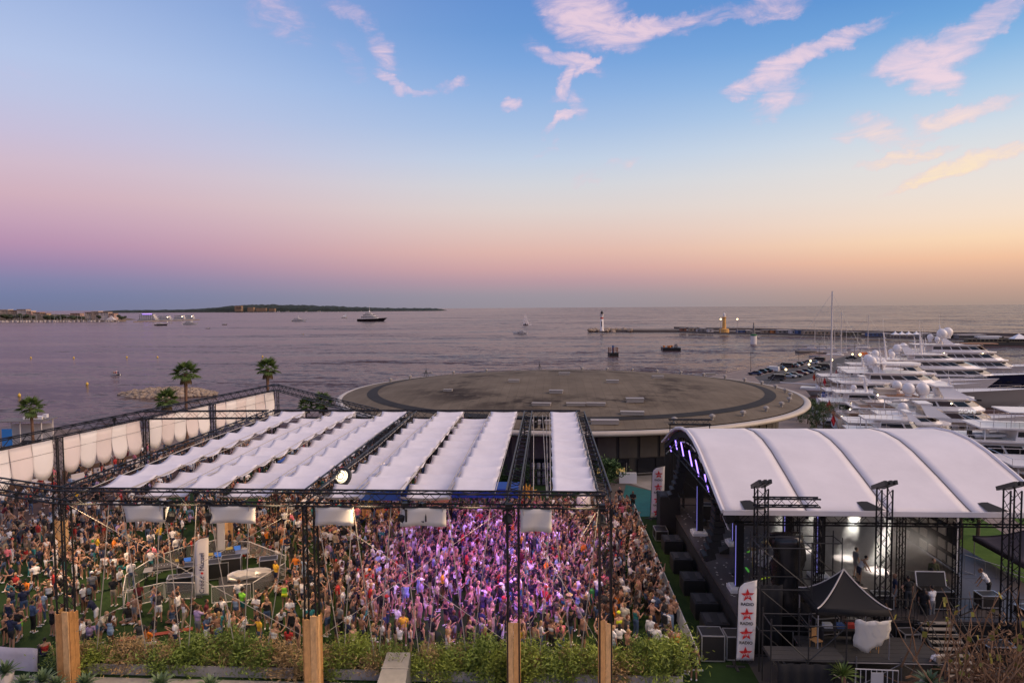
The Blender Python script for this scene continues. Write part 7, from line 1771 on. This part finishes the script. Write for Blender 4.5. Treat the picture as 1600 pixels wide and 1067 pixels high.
crew(1443, 972, 1.2, -.9, 'stand', 1, 't-shirt', 'black', 'trousers', 'black', 'long', 'dark', 'person in black with long hair at the top of the steps')
crew(1456, 968, 1.3, .4, 'fold', 1, 't-shirt', 'white', 'trousers', 'grey', 'short', 'dark', 'person in white with a bag strap at the top of the steps')
crew(1545, 938, SZ, 1.1, 'bend', 2, 't-shirt', 'white', 'trousers', 'black', 'short', 'auburn', 'person in white bending near the right roof tower')
crew(1463, 1072, 0, .2, 'hip', 1, 't-shirt', 'white', 'shorts', 'olive', 'short', 'blond', 'person in a white t-shirt standing at the foot of the steps', None, 'beige')
crew(284, 905, 0, -.6, 'stand', 2, 't-shirt', 'black', 'trousers', 'beige', 'short', 'dark', 'person in a black t-shirt inside the sound desk barriers')
print('PEOPLE', len(cand), 'tris', sum(len(a) for a in Fs))
# ================================================================ barriers, sound desk, bars, plants
random.seed(77)
MESHG = mat('barrier_mesh', (.30, .29, .27), .7, alpha=.32); BARW = mat('barrier_white', (.62, .60, .57), .5)
def barrier(a, b, lab, grp='white barriers round the sound desk', h=1.1, mesh=True, bars=0):
    a, b = Vector(a), Vector(b); t = empty('crowd_barrier', a, math.atan2(b.y - a.y, b.x - a.x), lab, 'barrier', grp); L = (b - a).length
    MB().tube([(0, 0, .12), (0, 0, h), (L, 0, h), (L, 0, .12), (0, 0, .12)], .03, 5).build('frame', BARW, t)
    if mesh: MB().box((L / 2, 0, h * .55), (L - .06, .008, h * .82)).build('mesh_infill', MESHG, t)
    if bars:
        m = MB().bar((0, 0, .15), (0, 0, h), .022, 5).mesh('bar', BARW)
        for k in range(1, bars): inst('bar', m, t, (L * k / bars, 0, 0))
    for x in (.15, L - .15): MB().box((x, 0, .03), (.06, .6, .05)).bar((x, 0, .03), (x, 0, .2), .025).build('foot', BARW, t)
seq = [(193, 952), (197, 925), (243, 895), (284, 880), (338, 867), (390, 870), (446, 893)]
nm = ['left end', 'lower left slope', 'upper left slope', 'rear left', 'rear, behind the flag', 'rear right']
for (p, q, n) in zip(seq[:-1], seq[1:], nm): barrier(G(*p), G(*q), 'white framed barrier of the sound desk enclosure, ' + n)
for p, q, n in (((200, 951), (256, 938), 'front left'), ((258, 938), (305, 938), 'front, left of the flag'), ((331, 945), (392, 940), 'front right'), ((396, 938), (446, 905), 'right slope')): barrier(G(*p), G(*q), 'white framed barrier of the sound desk enclosure, ' + n)
# crowd barrier along the pit
for k in range(11):
    barrier((7.05, 32.2 + k * 2.2, 0), (7.05, 34.3 + k * 2.2, 0), 'grey barrier section along the pit, number %s from the camera' % ('one two three four five six seven eight nine ten eleven'.split()[k]), 'pit barriers', 1.1, False, 10)
barrier(G(1336, 1078), G(1403, 1081), 'white plastic barrier in front of the scaffold platform', None, 1.0, False, 8)
p = (G(1336, 1078) + G(1403, 1081)) / 2; tag(MB().box((0, 0, .62), (.55, .03, .55)).build('barrier_board', BARW, loc=(p.x, p.y - .05, 0)), 'blank white board fixed on the white plastic barrier', 'board')
# sound desk: tables with consoles, a cargo wrapped in silver sheet
def desk(px, py, rz, lab, L=3.3):
    p = G(px, py); t = empty('mixing_table', p, rz, lab, 'mixing desk', 'tables of the sound desk')
    MB().box((0, 0, .82), (L, .9, .05)).build('tabletop', STEEL, t)
    for sx in (-1, 1):
        for sy in (-1, 1): MB().bar((sx * (L / 2 - .1), sy * .38, 0), (sx * (L / 2 - .1), sy * .38, .8), .03).build('leg', DARK, t)
    c = MB().box((0, 0, 0), (L * .55, .7, .14)).build('console', DARK, t); c.location = (-.2, 0, .93); c.rotation_euler = (R(9), 0, 0)
    f = MB().box((0, 0, 0), (.03, .06, .02)).mesh('fader', ALU)
    for k in range(10): inst('fader', f, c, (-L * .24 + k * L * .053, .05 * (-1) ** k, .08))
    for k, cl in enumerate(((.9, .5, .1), (.1, .3, .9))):
        s = MB().box((0, 0, .2), (.42, .04, .3)).build('screen', mat('screen_%d' % k, (.02, .02, .03), .3, emit=cl, estr=.5), t); s.location = (L * .2 + k * .5 - .3, .3, .86)
desk(270, 905, R(24), 'left mixing table with black consoles inside the barriers'); desk(318, 895, R(18), 'mixing table behind the sail flag'); desk(352, 885, R(30), 'right mixing table at the back of the enclosure', 3.0)
for k, (px, py, d, lab) in enumerate(((300, 905, (1.6, .8, .9), 'behind the sail flag, left'), (335, 903, (1.8, .9, 1.0), 'right of the sail flag'), (362, 900, (1.2, .8, 1.2), 'beside the silver wrapped equipment'), (282, 922, (1.4, .7, .8), 'near the front barrier'), (420, 895, (1.1, .8, .9), 'at the right corner'))):
    p = G(px, py); flight_case(p.x, p.y, 0, d, 'black flight case inside the sound desk barriers, ' + lab, R(20))
vs = []; N_ = 14
for i in range(9):
    f = i / 8; x = -1.3 + 2.6 * f; r_ = .42 * math.sin(PI * (.08 + .84 * f)) ** .4
    for j in range(N_): a = 2 * PI * j / N_; vs.append((x, r_ * 1.2 * math.cos(a) + random.uniform(-.07, .07), .55 + max(-.1, r_ * math.sin(a)) + random.uniform(-.06, .06)))
o = MB().add(vs, [(i * N_ + j, i * N_ + (j + 1) % N_, (i + 1) * N_ + (j + 1) % N_, (i + 1) * N_ + j) for i in range(8) for j in range(N_)] + [tuple(range(N_ - 1, -1, -1)), tuple(range(8 * N_, 9 * N_))]).build('covered_equipment', mat('silver_tarp', (.55, .54, .53), .4, .3), None, False, G(390, 912), R(28)); tag(o, 'long equipment wrapped in crumpled silver tarp inside the barriers', 'equipment')
tag(MB().box((0, 0, .22), (3.4, 2.0, .44)).build('riser', DARK, None, False, G(388, 914), R(28)), 'low dark platform under the silver wrapped equipment', 'platform')
tag(MB().bar((0, 0, .06), (3.3, 1.5, .06), .12, 4).build('red_plank', mat('plank_red', (.30, .06, .04), .7), None, False, G(183, 1003)), 'long red plank lying on the turf behind the hedge', 'plank')
# white dinner-edge fence and benches on the far left deck
FENW = mat('fence_white', (.60, .54, .50), .7)
t = empty('terrace_fence', (-51.5, 64, 0), 0, 'low brown fence at the outer edge of the left deck', 'fence')
for k in range(9):
    a = Vector((-52.3 + .95 * k, 60.0 + 2.65 * k, 0)) - Vector((-51.5, 64, 0)); rz = math.atan2(2.65, .95)
    MB().box((0, 0, .5), (2.6, .08, .95)).build('fence_panel', mat('fence_brown', (.10, .055, .035), .8, 0, .2, 1), t, loc=a, rz=rz)
def bench(x, y, rz, lab):
    t = empty('lounge_bench', (x, y, 0), rz, lab, 'bench', 'white lounge benches'); MB().box((0, 0, .22), (2.0, .8, .4)).build('seat', FENW, t); MB().box((0, .36, .6), (2.0, .14, .5)).build('backrest', FENW, t)
for k, (px, py, n) in enumerate(((60, 762, 'left'), (130, 752, 'second'), (165, 742, 'third'), (215, 728, 'right'))):
    p = G(px, py); bench(p.x, p.y, 1.1, 'white lounge bench on the left deck below the scalloped screen, %s' % n)
# bars behind the canopies
BLUEB = mat('bar_blue', (.015, .07, .30), .7)
def bar(px, py, L, lab, txt):
    p = G(px, py); t = empty('bar_counter', p, 0, lab, 'bar', 'blue bars behind the canopies')
    MB().box((0, 0, .55), (L, .8, 1.1)).build('counter', WOOD, t); MB().box((0, 0, 1.12), (L + .1, .95, .06)).build('countertop', DARK, t)
    MB().box((0, .2, 2.6), (L, 2.4, .08)).build('canopy', BLUEB, t); MB().box((0, -1.02, 2.3), (L, .05, .75)).build('fascia', BLUEB, t)
    for sx in (-1, 1):
        for y in (-.95, 1.3): MB().bar((sx * (L / 2 - .05), y, 0), (sx * (L / 2 - .05), y, 2.6), .04).build('post', ALU, t)
    if txt: text_mesh(txt, .5, WHITE, t, Matrix.Translation((0, -1.06, 2.3)) @ Matrix.Rotation(R(90), 4, 'X'), 'lettering', .004, True)
bar(610, 812, 4.5, 'short blue bar stall behind the third flap', None); bar(750, 808, 6.5, 'long blue bar stall behind the pink lit tower', None); bar(470, 760, 4.0, 'blue bar stall at the back seen through the canopy gap', None)
p = G(690, 812); t = empty('wooden_kiosk', p, .2, 'wooden crate kiosk between the two blue bars', 'kiosk')
for k in range(6): MB().box((0, 0, .2 + k * .33), (1.5, 1.0, .3)).build('plank', WOOD, t)
KEG = MB().lathe([(.14, 0), (.2, .03), (.2, .27), (.215, .3), (.2, .33), (.2, .55), (.14, .6)], 12).mesh('keg', STEEL)
p = G(846, 757); t0 = empty('keg_rack', p, 0, 'rack holding stacked beer kegs behind the open bay', 'rack')
for z in (0, .75, 1.5): MB().box((0, 0, z + .03), (2.2, .6, .05)).build('shelf', DARK, t0)
for sx in (-1.1, 1.1): MB().box((sx, 0, 1.2), (.06, .6, 2.4)).build('upright', DARK, t0)
for i in range(4):
    for j in range(3):
        o = inst('beer_keg', KEG, None, (p.x - .8 + i * .53, p.y, p.z + .06 + j * .75)); tag(o, 'steel beer keg in the rack, %s in the %s row' % (('leftmost', 'second', 'third', 'rightmost')[i], ('bottom', 'middle', 'top')[j]), 'keg', 'beer kegs in the rack')
# yellow sun emblem, glass basket lamp
p = GY(822, 772, 57.0); pts = []
for k in range(32): r_ = .95 if k % 2 == 0 else .60; r_ *= random.uniform(.9, 1.1) if k % 2 == 0 else 1; pts.append((r_ * math.cos(k * PI / 16), r_ * math.sin(k * PI / 16)))
b = MB(); b.add([(x, 0, z) for x, z in pts] + [(x, .12, z) for x, z in pts] + [(0, -.2, 0), (0, .3, 0)], [(k, (k + 1) % 32, 32) if False else (k, 64, (k + 1) % 32) for k in range(32)] + [(32 + k, 32 + (k + 1) % 32, 65) for k in range(32)] + [(k, (k + 1) % 32, 32 + (k + 1) % 32, 32 + k) for k in range(32)])
t = empty('sun_sculpture', (p.x, p.y, 0), 0, 'golden sun shaped sculpture with pointed rays in the open bay', 'sculpture'); b.build('sun', mat('sun_gold', (.62, .34, .05), .45, .2), t, loc=(0, 0, p.z)); MB().bar((0, .05, 0), (0, .05, p.z), .05).build('stand', DARK, t)
p = G(912, 832); t = empty('basket_lamp', p, 0, 'pale round glass drum on a stand in the crowd near the last tower', 'lamp')
MB().lathe([(.5, 2.0), (.55, 2.1), (.52, 2.9), (.3, 3.0)], 18).build('glass_drum', mat('pale_drum', (.6, .58, .54), .3), t, True); MB().lathe([(.6, 1.98), (.62, 2.06)], 18).build('ring', WHITE, t); MB().bar((0, 0, 0), (0, 0, 2.0), .05).build('stand', DARK, t)
# ---- beach kiosk at the left
p = G(42, 697, SEA + .45); t = empty('beach_kiosk', p, R(6), 'small beach kiosk with flat slatted roof behind the left screen', 'kiosk')
for k in range(9): MB().box((0, -1.9 + k * .47, 4.7), (8.4, .4, .14)).build('roof_slat', mat('slat_grey', (.17, .15, .14), .7), t)
for sx in (-3.6, 0, 3.6):
    for sy in (-1.6, 1.6): MB().bar((sx, sy, 0), (sx, sy, 4.62), .1).build('post', FENW, t)
MB().box((0, 1.5, 1.9), (7, .1, 3.8)).build('back_wall', FENW, t); MB().box((-2.2, -1.7, 1.9), (1.7, .1, 3.0)).build('blue_panel', mat('panel_blue', (.03, .20, .55), .6), t); MB().box((1.2, -.8, .6), (3.4, .7, 1.1)).build('counter', DARK, t)
o = MB().box((0, 0, .3), (3.2, 1.2, .5)).box((1.9, 0, .6), (.7, .6, .6)).build('boat_on_roof', GEL, None, False, (p.x + 1.6, p.y, p.z + 4.78), R(6)); o.name = 'dinghy'; tag(o, 'pale dinghy with dark outboard lying on the kiosk roof', 'dinghy')
# ---- palms
PALM = mat('palm_green', (.075, .12, .025), .7, 0, .4, 2); PALMD = mat('palm_dry', (.14, .09, .045), .9); PTR = mat('palm_trunk', (.17, .09, .055), .9, 0, .3, 6, .4, 10)
def frond_mesh(L, droop, w=.5, n=11, m=PALM):
    b = MB(); sp = []
    for i in range(n + 1):
        f = i / n; sp.append(Vector((L * f * (1 - .18 * f * droop), 0, L * (.42 * f - droop * f * f))))
    b.tube(sp, [.03 * (1 - .8 * i / n) for i in range(n + 1)], 3)
    for i in range(1, n + 1):
        f = i / n; d = (sp[i] - sp[i - 1]).normalized()
        for s in (-1, 1):
            ll = w * L * .5 * math.sin(PI * (.15 + .8 * f)) * random.uniform(.8, 1.15)
            tip = sp[i] + d * ll * .55 + Vector((0, s * ll * .8, -ll * .28)); q = sp[i] - d * L / n * .55
            b.add([sp[i], tip, q], [(0, 1, 2) if s > 0 else (2, 1, 0)])
    return b.mesh('frond', m)
def fan_mesh(L, m):
    b = MB(); b.bar((0, 0, 0), (L * .5, 0, L * .12), .025, 4, .015); c = Vector((L * .5, 0, L * .12))
    for k in range(13):
        a = R(-105 + 17.5 * k); d = Vector((math.cos(a), math.sin(a), -.10 - .2 * abs(math.sin(a)))).normalized(); l = L * .55 * (1 - .25 * abs(math.sin(a / 2))); s = Vector((-d.y, d.x, 0)) * L * .055
        b.add([c, c + d * l * .55 + s, c + d * l + Vector((0, 0, -.12 * l)), c + d * l * .55 - s], [(0, 1, 2, 3)])
    return b.mesh('frond', m)
FR = [fan_mesh(2.3, PALM) for _ in range(3)]; FRD = fan_mesh(1.9, PALMD); FEA = [frond_mesh(2.0, d) for d in (.35, .6, .9)]
def palm(px, py_top, py_base, y, lab, s=1.0, zb=None):
    z0 = SEA + .4 if zb is None else zb; c = GY(px, py_top, y); h = c.z - z0
    t = empty('palm_tree', (c.x, y, z0), random.uniform(0, 6), lab, 'palm', 'fan palms')
    MB().tube([(0, 0, 0), (.1 * s, 0, h * .4), (.05, .05, h * .75), (0, 0, h)], [.26 * s, .2 * s, .18 * s, .24 * s], 8).build('trunk', PTR, t)
    for i in range(24):
        a = i * 2.4; el_ = R(72 - 105 * (i / 23)); o = inst('frond', random.choice(FR), t, (0, 0, h), 0, s * .86 * random.uniform(.85, 1.1)); o.rotation_euler = (random.uniform(-.2, .2), -el_, a)
    for i in range(8): o = inst('dry_frond', FRD, t, (0, 0, h - .15), 0, s * .8); o.rotation_euler = (0, R(62), i * .8)
palm(290, 584, 622, 95, 'tall fan palm in front of the rock islet', 1.1); palm(418, 577, 600, 100, 'tall fan palm over the far corner of the screen', 1.05); palm(48, 638, 680, 98, 'fan palm beside the beach kiosk at the left', 1.1)
palm(260, 626, 640, 93, 'short fan palm just above the screen beam', 1.0); palm(505, 630, 640, 90, 'small fan palm by the slanting beam end', .9, 0); palm(478, 634, 642, 90, 'shorter palm tuft left of the slanting beam end', .7, 0)
# ---- leafy things
LEAFS = [mat('bamboo_green', (.19, .245, .035), .6, 0, .35, 1.5), mat('bamboo_deep', (.13, .19, .03), .6, 0, .35, 1.5), mat('bamboo_dry', (.34, .235, .11), .7, 0, .25, 1.5)]
def leaf_cloud(name, m, n, rx, ry, z0, z1, size, up=.3, lean=0.0):
    b = MB()
    cl = [(random.gauss(0, .42) * rx, random.gauss(0, .42) * ry, z0 + (z1 - z0) * random.random() ** .8, random.uniform(.14, .34)) for _ in range(26)]
    for i in range(n):
        c = random.choice(cl); f = (c[2] - z0) / (z1 - z0); p = Vector((c[0] * (.7 + .5 * f) + random.gauss(0, c[3]), c[1] + random.gauss(0, c[3]), c[2] + random.gauss(0, c[3] * .8)))
        if p.z < z0 * .6: continue
        d = Vector((random.gauss(0, 1), random.gauss(0, 1), random.gauss(up, .7))).normalized(); s = d.orthogonal().normalized(); s = (Matrix.Rotation(random.uniform(0, 6), 3, d) @ s) * size * .14; l = d * size * random.uniform(.7, 1.3)
        b.add([p, p + l * .5 + s, p + l, p + l * .5 - s], [(0, 1, 2, 3)])
    return b.mesh(name, m)
BAM = {k: [leaf_cloud('foliage', LEAFS[k], 2900 if k < 2 else 2200, .95, .50, .12, 1.42 if k < 2 else 1.35, .20, .35) for _ in range(3)] for k in range(3)}
STEMM = []
for _ in range(3):
    b = MB()
    for k in range(11):
        x, y = random.gauss(0, .4), random.gauss(0, .2); b.tube([(x * .5, y * .5, .3), (x, y, .95), (x * 1.6, y * 1.5, 1.55)], [.014, .012, .006], 3)
    STEMM.append(b.mesh('stem', mat('bamboo_cane', (.22, .20, .07), .6)))
PLM = MB().box((0, 0, .26), (1.75, .7, .5)).mesh('planter', mat('planter_grey', (.34, .32, .30), .7, 0, .15, 2)); SOIL = MB().box((0, 0, .515), (1.62, .58, .02)).mesh('soil', mat('soil_dark', (.03, .02, .013), .95))
tone_n = ['bright green', 'deep green', 'dry straw coloured']
hx = [(125, 0), (160, 0), (195, 2), (228, 2), (262, 1), (300, 1), (335, 0), (368, 1), (402, 1), (440, 2), (462, 2), (520, 1), (552, 0), (585, 2), (615, 1), (648, 0), (680, 0), (715, 0), (750, 1), (775, 0), (822, 0), (852, 1), (882, 0), (912, 0), (968, 2), (990, 0), (1015, 1), (1040, 0)]
ref = ['right of the corner tower', 'behind the foreground agaves', 'left of the first straw clump', 'under the guy ropes at the left', 'below the shirtless sitting person', 'below the sail flag', 'at the planter joint', 'third before the straw clumps', 'last green before the straw clumps', 'left of the second tower', 'against the second tower',
       'right of the second tower', 'left of the duct', 'beside the duct on its left', 'behind the grey duct', 'right of the duct', 'second right of the duct', 'third right of the duct', 'second left of the third tower', 'against the third tower', 'right of the third tower', 'between the two right towers, second', 'between the two right towers, third', 'left of the last tower', 'right of the last tower', 'second right of the last tower', 'third right of the last tower', 'at the right end of the hedge']
for i, ((px, k), rf_) in enumerate(zip(hx, ref)):
    y = 31.3 + random.uniform(-.25, .15); p = GY(px, 1050, y)
    t = empty('bamboo_clump', (p.x, y, 0), random.uniform(-.3, .3), '%s bamboo clump of the hedge %s' % (tone_n[k], rf_), 'bamboo', 'bamboo clumps of the front hedge')
    s = random.uniform(.86, 1.18) * (1.04 if px > 800 else .95); o = inst('foliage', random.choice(BAM[k]), t, (0, 0, 0), random.choice([0, PI]) + random.uniform(-.3, .3), (s, s, s * random.uniform(.62, 1.12))); inst('stem', random.choice(STEMM), t, (0, 0, 0), random.uniform(0, 6))
    if k != 2 and random.random() < .5: inst('dry_foliage', random.choice(BAM[2]), t, (random.uniform(-.3, .3), 0, 0), random.uniform(0, 6), (.55, .6, .9))
    if px not in (462, 775): 
        t2 = empty('planter_box', (p.x, 31.2, 0), 0, 'pale planter box under the hedge %s' % rf_, 'planter', 'planter boxes of the front hedge'); inst('planter', PLM, t2, (0, 0, 0), 0, (.82, 1, 1)); inst('soil', SOIL, t2, (0, 0, 0), 0, (.82, 1, 1))
# agaves and yuccas in the foreground
AG = mat('agave_green', (.085, .135, .06), .55, 0, .3, 2)
def spiky(n, L, w, m, droop=.35):
    b = MB()
    for i in range(n):
        a = i * 2.4; e = R(78 - 62 * (i / n)); d = Vector((math.cos(a) * math.cos(e), math.sin(a) * math.cos(e), math.sin(e))); s = Vector((-d.y, d.x, 0)).normalized() * w; l = L * random.uniform(.8, 1.1)
        p = [d * l * f - Vector((0, 0, droop * l * f * f)) for f in (.03, .4, .75, 1.0)]; b.add([p[0] - s * .6, p[0] + s * .6, p[1] - s, p[1] + s, p[2] - s * .6, p[2] + s * .6, p[3]], [(0, 1, 3, 2), (2, 3, 5, 4), (4, 5, 6)])
    return b.mesh('leaves', m)
AGM = [spiky(30, .85, .075, AG, .25) for _ in range(2)]; YU = spiky(70, .95, .03, mat('yucca_green', (.12, .18, .035), .6, 0, .3, 2), .3)
for px, py, s, lab in ((8, 1046, 1.0, 'spiky agave at the bottom left corner'), (38, 1066, .95, 'spiky agave second from the bottom left corner'), (66, 1060, 1.0, 'spiky agave third from the left, by the clad tower'), (88, 1066, .8, 'spiky agave at the foot of the clad tower'), (132, 1064, .9, 'spiky agave right of the clad tower'), (250, 1066, 1.0, 'spiky agave in front of the middle planters'), (328, 1068, .9, 'dark spiky plant in front of the planters, right'), (1452, 1062, .9, 'dark spiky plant at the foot of the stage steps')):
    z = 1.2; p = GY(px, py, 28.9); o = inst('agave', random.choice(AGM), None, (p.x, p.y, p.z - .15), random.uniform(0, 6), s); tag(o, lab, 'agave', 'agaves in the foreground')
    tag(MB().lathe([(.22, 0), (.34, .6), (.36, .62), (.30, .6)], 12).build('flower_pot', FENW, loc=(p.x, p.y, max(0, p.z - .75))), 'pale pot holding the ' + lab, 'pot')
    tag(MB().box((0, 0, max(.1, p.z - .78) / 2), (.5, .5, max(.1, p.z - .78))).build('plant_stand', DARK, loc=(p.x, p.y, 0)), 'dark stand under the ' + lab, 'stand')
p = GY(1317, 1055, 30.2); t = empty('yucca', (p.x, p.y, 0), 0, 'bright green yucca in front of the black tent platform', 'yucca'); MB().tube([(0, 0, 0), (.05, 0, p.z * .6), (0, 0, p.z)], [.12, .1, .12], 7).build('trunk', PTR, t); inst('leaves', YU, t, (0, 0, p.z))
# dry fig shrub at the bottom right
t = empty('dry_shrub', (20.3, 29.4, 0), 0, 'tangled brown shrub with a few yellow leaves at the bottom right', 'shrub'); b = MB(); lf = MB(); br_ = mat('dry_branch', (.24, .135, .07), .85, 0, .3, 3)
random.seed(4)
for i in range(120):
    x, y = random.uniform(-3.2, 3.4), random.uniform(-1.2, 1.6); p = Vector((x, y, random.uniform(.0, .8))); d = Vector((random.gauss(0, .5), random.gauss(0, .4), random.uniform(.3, 1.1))).normalized(); pts = [p]
    for k in range(5): d = (d + Vector((random.gauss(0, .35), random.gauss(0, .3), random.gauss(.05, .3)))).normalized(); p = p + d * random.uniform(.25, .5); pts.append(p.copy())
    b.tube(pts, [.032, .026, .02, .016, .012, .007], 4)
    for k in range(random.choice((0, 1, 1, 2))):
        q = random.choice(pts[2:]); u = Vector((random.gauss(0, 1), random.gauss(0, 1), .6)).normalized(); s = u.orthogonal().normalized(); l = random.uniform(.12, .2); w_ = s.cross(u) * .5 * l
        lf.add([q, q + s * l * .5 + w_, q + s * l, q + s * l * .5 - w_], [(0, 1, 2, 3)])
b.build('branches', br_, t); lf.build('leaves', mat('fig_leaf', (.22, .20, .03), .7), t); 
dl = leaf_cloud('dry_leaves', mat('dead_leaf', (.25, .14, .07), .8, 0, .3, 2), 3600, 2.6, .9, .15, 1.5, .15, .1); o = inst('dry_leaves', dl, t)
o['kind'] = 'stuff'; t.scale = (1.45, 1.2, 2.15); COL.objects[[c.name for c in t.children if c.name.startswith('leaves')][0]]['kind'] = 'stuff'
# duct on the roof edge, canvas sign
p0, p1 = GY(596, 1040, 30.2), GY(640, 1040, 30.2); w = p1.x - p0.x
t = empty('air_duct', ((p0.x + p1.x) / 2, 30.4, -.28), 0, 'grey sheet metal air duct rising in front of the hedge', 'duct'); DUCT = mat('duct_metal', (.30, .30, .31), .4, .6, .12, 2)
MB().add([(-w / 2, .4, 0), (w / 2, .4, 0), (w / 2, -1.4, 0), (-w / 2, -1.4, 0), (-w * .42, .5, 1.65), (w * .42, .5, 1.65), (w / 2, -1.4, .95), (-w / 2, -1.4, .95)], [(0, 1, 5, 4), (1, 2, 6, 5), (2, 3, 7, 6), (3, 0, 4, 7), (4, 5, 6, 7)]).build('duct_body', DUCT, t)
MB().box((0, -.35, 1.33), (w * .98, .05, .06), M=Matrix.Rotation(R(20), 3, 'X')).build('seam', STEEL, t); MB().box((0, -1.42, .45), (w + .1, .05, .85)).build('flange', STEEL, t)
a, c = GY(-20, 1007, 31), GY(58, 1012, 31); t = empty('canvas_sign', (a.x, 31, 0), 0, 'faded white canvas sign on poles at the bottom left', 'sign'); L = c.x - a.x; vs = []
for i in range(9):
    for j in range(5): vs.append((L * i / 8, .05 * math.sin(i * 1.1 + j), c.z - 1.55 * j / 4 - .05 * i / 8 + .04 * math.sin(PI * i / 8)))
o = MB().add(vs, [(i * 5 + j, (i + 1) * 5 + j, (i + 1) * 5 + j + 1, i * 5 + j + 1) for i in range(8) for j in range(4)]).build('canvas', mat('canvas_lilac', (.50, .46, .50), .85, 0, .12, .9), t, True); cloth_thick(o)
for x in (0, L): MB().bar((x, .05, 0), (x, .05, c.z + .1), .035, 5).build('pole', DARK, t)
# trees and hedges behind the stage and by the quay
def bush(x, y, z, rx, ry, h, n, m, lab, name='bush', trunk=None, grp=None):
    t = empty(name, (x, y, z), 0, lab, 'tree' if trunk else 'bush', grp); inst('crown', leaf_cloud('crown', m, n, rx, ry, trunk or .15, h, .30 if not trunk else .38, .3), t)
    MB().tube([(0, 0, 0), (.08, .05, (trunk or .3)), (0, 0, h * .7)], [.14, .11, .05], 6).build('trunk', TRUNK, t)
BG = mat('bush_green', (.05, .085, .02), .7, 0, .4, 1); BG2 = mat('tree_green', (.04, .09, .018), .7, 0, .4, 1)
for i, (px, py, s) in enumerate(((1247, 655, 1.0), (1262, 662, 1.1), (1275, 668, 1.1), (1286, 676, 1.2))):
    p = G(px, py, QZ); bush(p.x, p.y, QZ, 2.4 * s, 2.2 * s, 4.2 * s, 2600, BG, 'round green bush on the quay between hall rim and yachts, %s' % ('farthest', 'second farthest', 'second nearest', 'nearest')[i], grp='bushes on the quay')
for px, py, h, r_, lab in ((1500, 842, 4.8, 1.5, 'green tree behind the stage, left of the garden path'), (1528, 838, 5.2, 1.4, 'slim green tree right behind the back of the stage'), (1482, 838, 4.5, 1.3, 'green tree seen past the panel wall'), (1110, 775, 4.0, 1.0, 'bright green tree behind the stage arch'), (950, 772, 3.0, 1.0, 'tall grassy shrub beside the last canopy beam'), (1075, 790, 2.2, 1.1, 'low palm like shrub behind the line array')):
    p = G(px, py, 0); bush(p.x, p.y, 0, r_, r_ * .8, h, 1500, BG2, lab, 'garden_tree', h * .35, 'trees round the stage')
for k, (x, y) in enumerate(((-9, 66.5), (-5.5, 66.8), (-2, 66.5), (.5, 66.6))): bush(x, y, 0, 1.4, .7, 1.8, 700, BG2, 'dark hedge bush in front of the round hall, %s' % ('leftmost', 'second', 'third', 'rightmost')[k], 'hedge_bush', None, 'hedge bushes before the hall')
